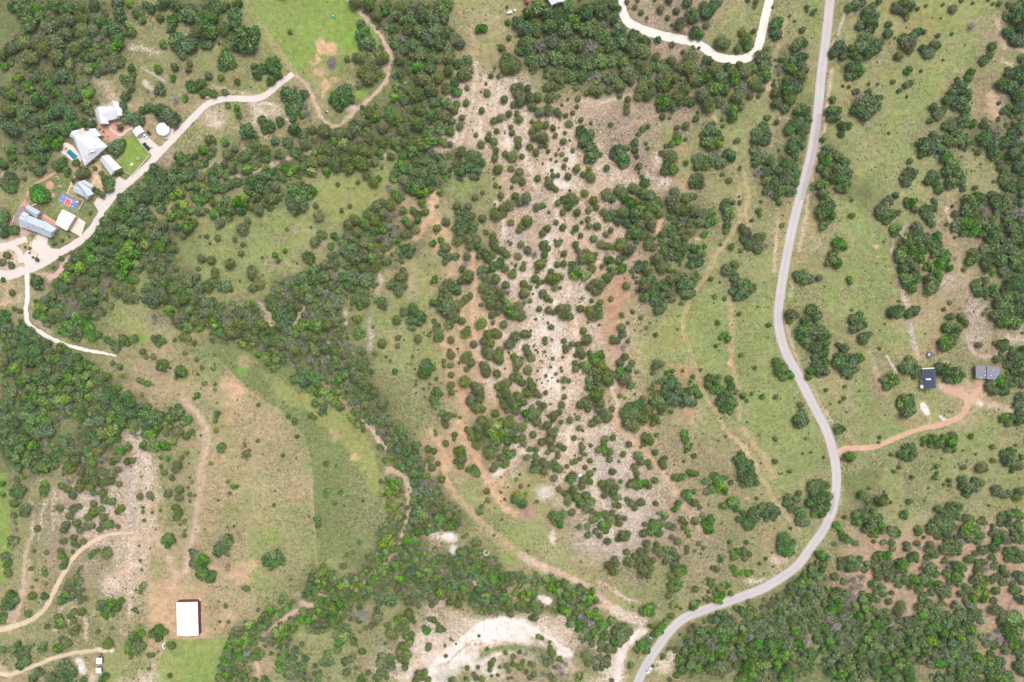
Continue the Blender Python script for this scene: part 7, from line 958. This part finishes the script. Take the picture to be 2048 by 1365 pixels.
bm = bmesh.new(); bx(bm, 0, 0, .8, 1.9, 1.7, .8, bev=.06); mesh_obj("bin", bm, M['greenpaint'], e)
for s_ in (-1, 1): bm = bmesh.new(); bx(bm, s_ * 1.15, 0, .95, .35, 1.9, .3, bev=.05); mesh_obj("end_bar", bm, M['trim'], e)
for a_ in (-1, 1): bm = bmesh.new(); cyl(bm, 0, .3, a_ * .9 - .1, a_ * .9 + .1, .3, axis='y', n=14); mesh_obj("wheel", bm, M['tire'], e)
e = tag(empty("feeder", P(667.5, 33.2)), "round teal livestock feeder in the mown green field", "feeder")
bm = bmesh.new(); cyl(bm, 0, 0, 0, .7, 1.1, n=20, cap=False); cyl(bm, 0, 0, .02, .05, 1.05, n=20); mesh_obj("tub", bm, M['teal'], e); bm = bmesh.new(); bx(bm, -.2, .3, .5, .9, .6, .6, bev=.1); mesh_obj("salt_block", bm, M['trim'], e)
e = tag(empty("utility_cart", P(652.5, 224.5), .3), "small dark and white cart left in the fork of the dirt track", "cart")
bm = bmesh.new(); bx(bm, 0, 0, .6, 1.8, 1.1, .5, bev=.05); mesh_obj("tub", bm, M['greywall'], e); bm = bmesh.new(); bx(bm, .9, -.2, .7, .5, .7, .5, bev=.05); mesh_obj("lid", bm, M['trim'], e)
for a_ in (-1, 1): bm = bmesh.new(); cyl(bm, 0, .3, a_ * .6 - .08, a_ * .6 + .08, .3, axis='y', n=14); mesh_obj("wheel", bm, M['tire'], e)
car("utility_trailer", 1019.5, 26, math.radians(20), 2.8, 1.6, 1.3, M['carwhite'], "small white vehicle at the woodland edge by the top sandy clearing", "utility vehicle")
bm = bmesh.new(); bx(bm, 0, 0, .6, .9, .9, 1.2, bev=.08); o = mesh_obj("crate", bm, M['barnroof']); o.location = P(1030, 22.5); tag(o, "white crate standing right of the small white vehicle near the top edge", "crate")
bm = bmesh.new(); cyl(bm, 0, 0, 0, 1.2, .75, n=18); cyl(bm, 0, 0, 1.2, 1.26, .6, n=18); o = mesh_obj("barrel", bm, M['rust']); o.location = P(203, 1309); tag(o, "rusty barrel standing above the upper small white shed", "barrel")
L_ = [((1583, 1112), (1591, 1119.5)), ((1563, 1118), (1580, 1133)), ((1553.5, 1132.5), (1566, 1144.5)), ((1540.5, 1142.5), (1550.5, 1153)), ((1526, 1153), (1537, 1164)), ((1548, 1126.5), (1558, 1129))]
wd = ["first (uppermost)", "second", "third", "fourth", "lowest", "short sideways"]
for i, (a_, b_) in enumerate(L_):
    c = P(*a_); bm = bmesh.new(); q = P(*b_) - c; bar(bm, (0, 0, .16), (q.x, q.y, .14), .17, 7, .12); o = mesh_obj("fallen_pole", bm, M['palewood']); o.location = c
    tag(o, wd[i] + " bleached pole lying on the verge inside the lower road bend", "pole", "poles on the verge")
e = tag(empty("cattle_panel", P(2020, 1209), math.radians(72)), "dark ladder like panel lying on reddish soil at the lower right", "panel")
bm = bmesh.new(); bar(bm, (-3.6, -.35, .1), (3.6, -.35, .1), .09); bar(bm, (-3.6, .35, .1), (3.6, .35, .1), .09); mesh_obj("side_rail", bm, M['greywall'], e)
bm = bmesh.new(); [bar(bm, (-3.4 + i * .75, -.35, .1), (-3.4 + i * .75, .35, .1), .06) for i in range(10)]; mesh_obj("rung", bm, M['greywall'], e)
bm = bmesh.new()
for i in range(800):
    t, r_, z = random.uniform(0, 6.28), random.random() ** .5, 0; x, y = 2.7 * r_ * math.cos(t), 4.3 * r_ * math.sin(t); h = 1.2 * (1 - r_ * r_) + .1; a_ = random.uniform(0, 6.28)
    bar(bm, (x, y, h * random.random()), (x + random.uniform(.3, .9) * math.cos(a_), y + random.uniform(.3, .9) * math.sin(a_), h * random.uniform(.5, 1.3)), .045, 3)
o = mesh_obj("brush_pile", bm, mat('dry_brush', (0.30, 0.235, 0.255), .95, var=.35, scale=1.5)); o.location = P(664, 127); tag(o, "mauve grey pile of cut brush on bare orange soil in the green field", "brush pile")
for k, (x, y, rx, n_) in enumerate([(455.5, 1135, 1.6, 60), (478, 1069, 1.4, 40)]):
    bm = bmesh.new()
    for i in range(n_):
        t, r_ = random.uniform(0, 6.28), random.random() ** .5; bx(bm, rx * r_ * math.cos(t), rx * 1.5 * r_ * math.sin(t), .15, random.uniform(.2, .6), .14, .25, random.uniform(0, 3))
    o = mesh_obj("scrap_pile", bm, M['redpaint']); o.location = P(x, y); tag(o, ["reddish scatter of debris right of the paired oaks above the barn", "small red debris heap above the grey oak north of the barn"][k], "debris")

# ---------------------------------------------------------------- trees
def lump(seed, n, spread, rmin, rmax, dome):
    r = random.Random(seed); L = []
    for i in range(n):
        a = 2 * math.pi * (i + r.uniform(-.55, .55)) / max(1, n - 1); d = 0 if i == 0 else r.uniform(spread * .45, spread * 1.12)
        L.append((d * math.cos(a), d * math.sin(a), r.uniform(.35, .55) * dome if i else .6 * dome, r.uniform(rmin, rmax) if i else rmax))
    return L
def crown_mesh(name, seed, kind):
    """unit crown (radius about 1, height about 1.3); many small leaf clumps over a leafy inner mass, with gaps"""
    r = np.random.default_rng(seed)
    spec = {'o': (8, .55, .34, .52, 1.0, 900, .085), 'g': (9, .58, .32, .5, .9, 950, .075), 'm': (7, .52, .32, .55, 1.1, 800, .09),
            'j': (4, .22, .62, .78, 1.15, 760, .075), 'b': (6, .5, .32, .5, 1.1, 620, .095), 'u': (5, .45, .35, .6, .9, 300, .12)}[kind]
    nl, spread, r0, r1, dome, ncard, cs = spec
    L = lump(seed, nl, spread, r0, r1, dome)
    V, Fc, C = [], [], []
    # inner mass
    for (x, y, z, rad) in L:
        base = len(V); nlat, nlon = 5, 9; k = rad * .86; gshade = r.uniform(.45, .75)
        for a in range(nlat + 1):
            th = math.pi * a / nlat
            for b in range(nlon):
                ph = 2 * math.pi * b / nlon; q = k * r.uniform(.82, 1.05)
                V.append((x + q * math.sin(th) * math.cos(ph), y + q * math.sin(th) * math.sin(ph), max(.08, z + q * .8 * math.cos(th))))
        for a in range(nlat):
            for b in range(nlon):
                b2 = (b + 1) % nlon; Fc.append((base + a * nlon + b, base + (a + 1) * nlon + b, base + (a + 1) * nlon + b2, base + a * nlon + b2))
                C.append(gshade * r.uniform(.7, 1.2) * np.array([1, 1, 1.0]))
    # leaf clumps
    clump = r.normal(0, 1, (14, 3)); tone = r.uniform(.62, 1.5, 14); hue = r.uniform(-.16, .2, 14)
    for i in range(ncard):
        x, y, z, rad = L[r.integers(len(L))]
        n = r.normal(0, 1, 3); n[2] = abs(n[2]) * 1.1 - .25; n /= np.linalg.norm(n)
        c = np.array([x, y, z]) + n * rad * np.array([1, 1, .8]) * (r.uniform(.84, 1.08) if r.random() < .9 else r.uniform(1.05, 1.25))
        if c[2] < .06: continue
        nn = n + r.normal(0, .55, 3); nn /= np.linalg.norm(nn); t = np.cross(nn, r.normal(0, 1, 3)); t /= np.linalg.norm(t); s = np.cross(nn, t)
        w = cs * r.uniform(.7, 1.5); h = w * r.uniform(.5, .9)
        base = len(V)
        for a, b in ((-1, -.6), (.2, -1), (1, .3), (-.3, 1)): V.append(tuple(c + t * w * a + s * h * b))
        Fc.append((base, base + 1, base + 2, base + 3))
        d = np.argmin(((clump * .6 - c) ** 2).sum(1)); v = tone[d] * r.uniform(.65, 1.35)
        col = np.array([v * (1 + hue[d] * 1.2), v, v * (1 - hue[d])])
        if kind in 'g' and r.random() < .34: col = np.array([1.75, 1.55, 1.85]) * r.uniform(.7, 1.25)
        elif kind == 'o' and r.random() < .14: col = np.array([1.8, 1.6, 1.9]) * r.uniform(.7, 1.2)
        elif kind in 'mu' and r.random() < .16: col = np.array([1.5, 1.6, .9]) * r.uniform(.8, 1.3)
        elif kind == 'j' and r.random() < .10: col = np.array([1.7, 1.3, 1.2]) * r.uniform(.7, 1.1)
        C.append(col)
    me = bpy.data.meshes.new(name); me.from_pydata(V, [], Fc); me.update()
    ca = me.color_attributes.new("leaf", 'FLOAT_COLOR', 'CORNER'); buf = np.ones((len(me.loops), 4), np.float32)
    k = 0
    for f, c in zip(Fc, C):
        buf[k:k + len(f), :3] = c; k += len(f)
    ca.data.foreach_set("color", buf.ravel()); return me
def trunk_mesh(name, seed):
    r = random.Random(seed); bm = bmesh.new(); bar(bm, (0, 0, -.03), (.03, .02, .42), .085, 7, .055)
    for i in range(5):
        a = i * 1.257 + r.uniform(-.3, .3); bar(bm, (.03, .02, .36), (.45 * math.cos(a), .45 * math.sin(a), .62 + r.uniform(0, .2)), .045, 5, .015)
    me = bpy.data.meshes.new(name); bm.to_mesh(me); bm.free(); me.materials.append(M['bark']); return me
def twig_mesh(name, seed):
    r = random.Random(seed); V, F, C = [], [], []
    def tw(p, q, w):
        p, q = Vector(p), Vector(q); d = (q - p).normalized(); u = d.cross(Vector((r.uniform(-1, 1), r.uniform(-1, 1), .3))).normalized() * w; v = d.cross(u)
        b = len(V); V.extend([tuple(p + u), tuple(p - u * .5 + v * .87), tuple(p - u * .5 - v * .87), tuple(q)])
        F.extend([(b, b + 1, b + 3), (b + 1, b + 2, b + 3), (b + 2, b, b + 3)]); s = r.uniform(.6, 1.5); C.extend([(s, s * .96, s)] * 3)
    tw((0, 0, -.05), (0, 0, .6), .07)
    for i in range(22):
        a = r.uniform(0, 6.28); e = r.uniform(.15, 1.2); L = r.uniform(.6, 1.0); d = Vector((math.cos(a) * math.cos(e), math.sin(a) * math.cos(e), math.sin(e) * .9)); p0 = Vector((0, 0, .15 + .2 * r.random())); p1 = p0 + d * L
        tw(p0, p1, .03)
        for k in range(13):
            t = r.uniform(.25, 1); s = p0.lerp(p1, t); o = Vector((r.uniform(-1, 1), r.uniform(-1, 1), r.uniform(-.2, 1))).normalized() * r.uniform(.15, .38)
            tw(s, s + o, .018)
    me = bpy.data.meshes.new(name); me.from_pydata(V, [], F); me.update(); ca = me.color_attributes.new("leaf", 'FLOAT_COLOR', 'CORNER')
    buf = np.ones((len(me.loops), 4), np.float32); buf[:, :3] = np.repeat(np.array(C), 3, axis=0); ca.data.foreach_set("color", buf.ravel()); return me

DRIVES = [pts("1236 -40 1241 0 1245 22 1256 44 1280 57 1310 68 1350 77 1388 85 1410 97 1430 112 1452 118 1480 119 1500 113 1515 96 1523 70 1529 40 1536 12"), pts("586 148 566 162 550 176 530 191 510 198 486 198 450 198 426 204 408 214 390 232 370 252 352 272 320 305 306 321 280 346 250 371 226 393 210 414 196 439 180 463 156 485 120 506 95 522 72 534 50 541 20 551"), pts("54 538 54 560 55 590 52 622 58 648 84 667 115 683 150 695 185 703 210 707"), pts("1673 908 1710 897 1768 887 1842 858 1908 840 1934 812 1920 786 1888 780"), pts("0 1260 30 1252 62 1240 88 1220 104 1192 122 1156 145 1118 172 1092 208 1073 260 1066"), pts("0 1346 44 1342 110 1316 190 1301 228 1298")]
DR_ = np.array(sum((smooth(d, 5) for d in DRIVES), []))
trees = [t for t in trees if np.min(np.hypot(DR_[:, 0] - t[0], DR_[:, 1] - t[1])) > 4 + t[2] * .45]
R_ = np.array(smooth(ROAD, 4)); trees = [t for t in trees if np.min(np.hypot(R_[:, 0] - t[0], R_[:, 1] - t[1])) > 7 + t[2] * .35]
LM = {'o': leafmat('live_oak_leaf', (0.086, 0.156, 0.050), .008, .15), 'g': leafmat('grey_green_oak_leaf', (0.104, 0.160, 0.058), .010, .15),
      'm': leafmat('broad_leaf', (0.100, 0.184, 0.042), .018, .22), 'j': leafmat('juniper_scale_leaf', (0.132, 0.176, 0.056), .010, .16),
      'b': leafmat('fresh_lime_leaf', (0.155, 0.245, 0.040), .02, .2), 'd': leafmat('bare_grey_twig', (0.28, 0.265, 0.255), .01, .2), 'u': leafmat('undergrowth_leaf', (0.098, 0.140, 0.048), .02, .25)}
M['deadtwig'] = LM['d']
NV = 8; CROWN, TRUNK = {}, {}
for k in 'ogmjbu':
    CROWN[k] = []
    for i in range(NV):
        me = crown_mesh("crown", 100 * ord(k) + i, k); me.materials.append(LM[k]); CROWN[k].append(me)
TRUNK = [trunk_mesh("trunk", 5 + i) for i in range(3)]
CROWN['d'] = []
for i in range(NV):
    me = twig_mesh("branches", 900 + i); me.materials.append(LM['d']); CROWN['d'].append(me)

HT = {'o': 1.15, 'g': 1.05, 'm': 1.2, 'j': 1.1, 'b': 1.25, 'd': .9}
NAME = {'o': "live_oak_tree", 'g': "grey_green_oak_tree", 'm': "broadleaf_tree", 'j': "juniper_tree", 'b': "lime_green_tree", 'd': "leafless_tree"}
LOOK = {'o': "dark green oak", 'g': "greyish green oak", 'm': "mid green leafy tree", 'j': "round olive green juniper", 'b': "bright lime green tree", 'd': "bare grey twiggy tree"}
CAT = {'o': "oak tree", 'g': "oak tree", 'm': "tree", 'j': "juniper", 'b': "tree", 'd': "dead tree"}
GRP = {'o': "dark live oaks", 'g': "grey green oaks", 'm': "mid green broadleaf trees", 'j': "round junipers", 'b': "bright lime green trees", 'd': "bare grey trees"}
WHERE = {'f': "in thick woodland", 'g': "on green grass", 'y': "on yellow grass", 'G': "on mown grass", 't': "on dry grass", 'T': "on tan soil", 'o': "on orange soil",
         'w': "on pale rock", 'W': "on white rock", 'p': "on brown rock", 'k': "on scrubby grass", 'z': "on mauve rock", 'v': "on grass"}
LANDM = [("the white roofed barn", 375, 1238), ("the round white water tank", 330, 261), ("the swimming pool", 144, 309), ("the blue sport court", 137, 403),
         ("the slate blue cabin", 1858, 757), ("the long grey cabin", 1975, 746), ("the white car", 1297, 1340), ("the brush pile", 664, 127), ("the small white sheds", 198, 1331),
         ("the turnaround island centre", 14, 521), ("the white box blind", 1159, 949), ("the stone ring", 973, 1105), ("the teal feeder", 667, 33), ("the dark trampoline", 1858, 710), ("the parked dark pickup", 294, 294)]
used = set()
nearest = {}
for nm, lx, ly in LANDM:
    for k in NAME:
        c = [t for t in trees if t[3] == k and t[2] >= 5]
        t = min(c, key=lambda t: math.hypot(t[0] - lx, t[1] - ly))
        if math.hypot(t[0] - lx, t[1] - ly) < 130 and t not in nearest: nearest[t] = nm
def label_for(t):
    x, y, r, k = t
    size = "very large" if r >= 19 else "large" if r >= 14 else "medium sized" if r >= 10 else "small" if r >= 6 else "tiny"
    if t in nearest and 0 < x < 2048 and 0 < y < 1365:
        s = f"{size} {LOOK[k]} nearest to {nearest[t]}"
        if s not in used: used.add(s); return s
    px, py = x / 20.48, y / 13.65
    for fmt in ("{:.0f}", "{:.1f}", "{:.2f}"):
        w = WHERE.get(ground_letter(x, y), "on grass"); s = f"{size} {LOOK[k]} {w}, {fmt.format(px)}% across and {fmt.format(py)}% down"
        if s not in used: break
    used.add(s); return s
def place(o, x, y, r, k, rnd):
    h = r * S * HT[k] * .45; p = P(x, y, h); o.location = (p.x, p.y, 0); rr = r * S * (1.0 if k != 'j' else 1.05)
    o.rotation_euler = (0, 0, rnd.uniform(0, 6.28)); o.scale = (rr * rnd.uniform(.9, 1.12), rr * rnd.uniform(.9, 1.12), rr * HT[k] * rnd.uniform(.8, 1.15))
def visible(t): return -t[2] < t[0] < 2048 + t[2] and -t[2] < t[1] < 1365 + t[2]
rnd = random.Random(3); rest = {}
for k in NAME:
    L = sorted([t for t in trees if t[3] == k and visible(t)], key=lambda t: -t[2])
    rest[k] = L[300:]; proto = None
    for i, t in enumerate(L[:300]):
        x, y, r, _ = t; lab = label_for(t); nm = ("juniper_bush" if k == 'j' and r < 8 else NAME[k])
        if r >= 9:
            o = bpy.data.objects.new(nm, None); o.empty_display_size = .4; link(o)
            c = bpy.data.objects.new("crown" if k != 'd' else "branches", CROWN[k][rnd.randrange(NV)]); link(c, o)
            tr = bpy.data.objects.new("trunk", TRUNK[rnd.randrange(3)]); link(tr, o)
        else:
            o = bpy.data.objects.new(nm, CROWN[k][rnd.randrange(NV)]); link(o)
        place(o, x, y, r, k, rnd); tag(o, lab, CAT[k], GRP[k])

def scatter(name, pts_, meshes, label, cat, kindh):
    """one object made of many like plants, too many to count"""
    me = bpy.data.meshes.new(name); me.vertices.add(len(pts_)); co = np.zeros((len(pts_), 3), np.float32); sc = np.ones((len(pts_), 3), np.float32); ro = np.zeros((len(pts_), 3), np.float32); ix = np.zeros(len(pts_), np.int32)
    for i, (x, y, r) in enumerate(pts_):
        p = P(x, y, r * S * kindh * .45); co[i] = (p.x, p.y, 0); rr = r * S * .95; sc[i] = (rr * rnd.uniform(.92, 1.08), rr * rnd.uniform(.92, 1.08), rr * kindh * rnd.uniform(.8, 1.1)); ro[i, 2] = rnd.uniform(0, 6.28); ix[i] = rnd.randrange(len(meshes))
    me.vertices.foreach_set("co", co.ravel())
    for nm, ty, dat in (("siz", 'FLOAT_VECTOR', sc), ("rot", 'FLOAT_VECTOR', ro)):
        a = me.attributes.new(nm, ty, 'POINT'); a.data.foreach_set("vector", dat.ravel())
    a = me.attributes.new("pick", 'INT', 'POINT'); a.data.foreach_set("value", ix)
    o = link(bpy.data.objects.new(name, me)); tag(o, label, cat, kind="stuff")
    ng = bpy.data.node_groups.new(name, 'GeometryNodeTree'); ng.interface.new_socket("Geometry", in_out='INPUT', socket_type='NodeSocketGeometry'); ng.interface.new_socket("Geometry", in_out='OUTPUT', socket_type='NodeSocketGeometry')
    N = ng.nodes.new; gi = N("NodeGroupInput"); go = N("NodeGroupOutput"); J = N("GeometryNodeJoinGeometry")
    def attr(nm, dt):
        q = N("GeometryNodeInputNamedAttribute"); q.data_type = dt; q.inputs[0].default_value = nm; return q.outputs[0]
    s_, r_, p_ = attr("siz", 'FLOAT_VECTOR'), attr("rot", 'FLOAT_VECTOR'), attr("pick", 'INT')
    for i, m_ in enumerate(meshes):
        src = bpy.data.objects.new("plant_shape", m_)
        oi = N("GeometryNodeObjectInfo"); oi.inputs["Object"].default_value = src; oi.inputs["As Instance"].default_value = False
        cmp = N("FunctionNodeCompare"); cmp.data_type = 'INT'; cmp.operation = 'EQUAL'; ng.links.new(p_, cmp.inputs[2]); cmp.inputs[3].default_value = i
        ip = N("GeometryNodeInstanceOnPoints"); ng.links.new(gi.outputs[0], ip.inputs["Points"]); ng.links.new(cmp.outputs[0], ip.inputs["Selection"]); ng.links.new(oi.outputs["Geometry"], ip.inputs["Instance"])
        ng.links.new(r_, ip.inputs["Rotation"]); ng.links.new(s_, ip.inputs["Scale"]); ng.links.new(ip.outputs[0], J.inputs[0])
    ng.links.new(J.outputs[0], go.inputs[0]); md = o.modifiers.new("plants", 'NODES'); md.node_group = ng
    return o
# the country just outside the frame carries on with the same trees
for _ in range(2600):
    x, y = rnd.uniform(-420, 2470), rnd.uniform(-380, 1750)
    if -26 < x < 2074 and -26 < y < 1391: continue
    rest[rnd.choice('oogmmj')].append((x, y, rnd.uniform(8, 22), 'o'))
for k in NAME:
    if rest[k]:
        scatter(NAME[k].replace("_tree", "_thicket"), [t[:3] for t in rest[k]], CROWN[k][:4], f"the many smaller {LOOK[k]}s filling the woods and slopes", "woodland", HT[k])
# undergrowth between the trees of the woods, and low scrub in the open
rr_ = random.Random(12); und = []; low = []
def wood_at(x, y):
    i = int(np.clip(np.searchsorted(gx, x), 0, NX - 1)); j = int(np.clip(np.searchsorted(gy, y), 0, NY - 1)); return WOOD[j, i], F[j, i, 4]
KEEPOUT = [(110, 200, 300, 360), (0, 395, 205, 570)]
for _ in range(60000):
    x, y = rr_.uniform(-20, 2068), rr_.uniform(-20, 1385); w, tu = wood_at(x, y)
    if any(a < x < c and b < y < d for a, b, c, d in KEEPOUT): continue
    if w > .35:
        if rr_.random() < .72 * w: und.append((x, y, rr_.uniform(2.2, 7)))
    elif rr_.random() < tu * tu * .42: low.append((x, y, rr_.choice([1, 1.1, 1.3, 1.6, 2.2])))
def off_road(L, d):
    R = np.array(smooth(ROAD, 4)); return [p for p in L if np.min(np.hypot(R[:, 0] - p[0], R[:, 1] - p[1])) > d]
und = off_road(und, 17); low = off_road(low, 13)
low = [p for p in low if np.min(np.hypot(DR_[:, 0] - p[0], DR_[:, 1] - p[1])) > 9.5]; und = [p for p in und if np.min(np.hypot(DR_[:, 0] - p[0], DR_[:, 1] - p[1])) > 13]
scatter("undergrowth", und, CROWN['u'][:3] + CROWN['d'][:1] + CROWN['m'][:1], "low mixed undergrowth covering the woodland floor", "undergrowth", .8)
scatter("scrub", low, CROWN['u'][:2] + CROWN['m'][:1] + CROWN['j'][:1], "tiny low scrub dotted over the open rocky ground", "scrub", .8)
for i, (x, y, r_) in enumerate(PLANTERS):
    o = link(bpy.data.objects.new("planted_bush", CROWN['u'][i % NV])); p = P(x, y); o.location = (p.x, p.y, .02); o.scale = (r_, r_, r_ * .9)
    tag(o, f"small dark planted bush in the homestead yards, {x / 20.48:.1f}% across and {y / 13.65:.1f}% down", "bush", "planted bushes in the yards")

# ---------------------------------------------------------------- thin summer haze between the drone and the ground
bm = bmesh.new(); bx(bm, 0, 0, (H + 3 - 1) / 2, 1500, 1200, H + 3 + 1); hz = bpy.data.materials.new("thin_haze"); hz.use_nodes = True; hn = hz.node_tree; hn.nodes.clear()
ho = hn.nodes.new("ShaderNodeOutputMaterial"); hv = hn.nodes.new("ShaderNodeVolumePrincipled"); hv.inputs["Density"].default_value = 0.00010; hv.inputs["Color"].default_value = (.96, .95, .91, 1); hv.inputs["Anisotropy"].default_value = .3
hn.links.new(hv.outputs[0], ho.inputs["Volume"])
tag(mesh_obj("haze", bm, hz), "thin pale summer haze over the valley", "haze", kind="stuff")
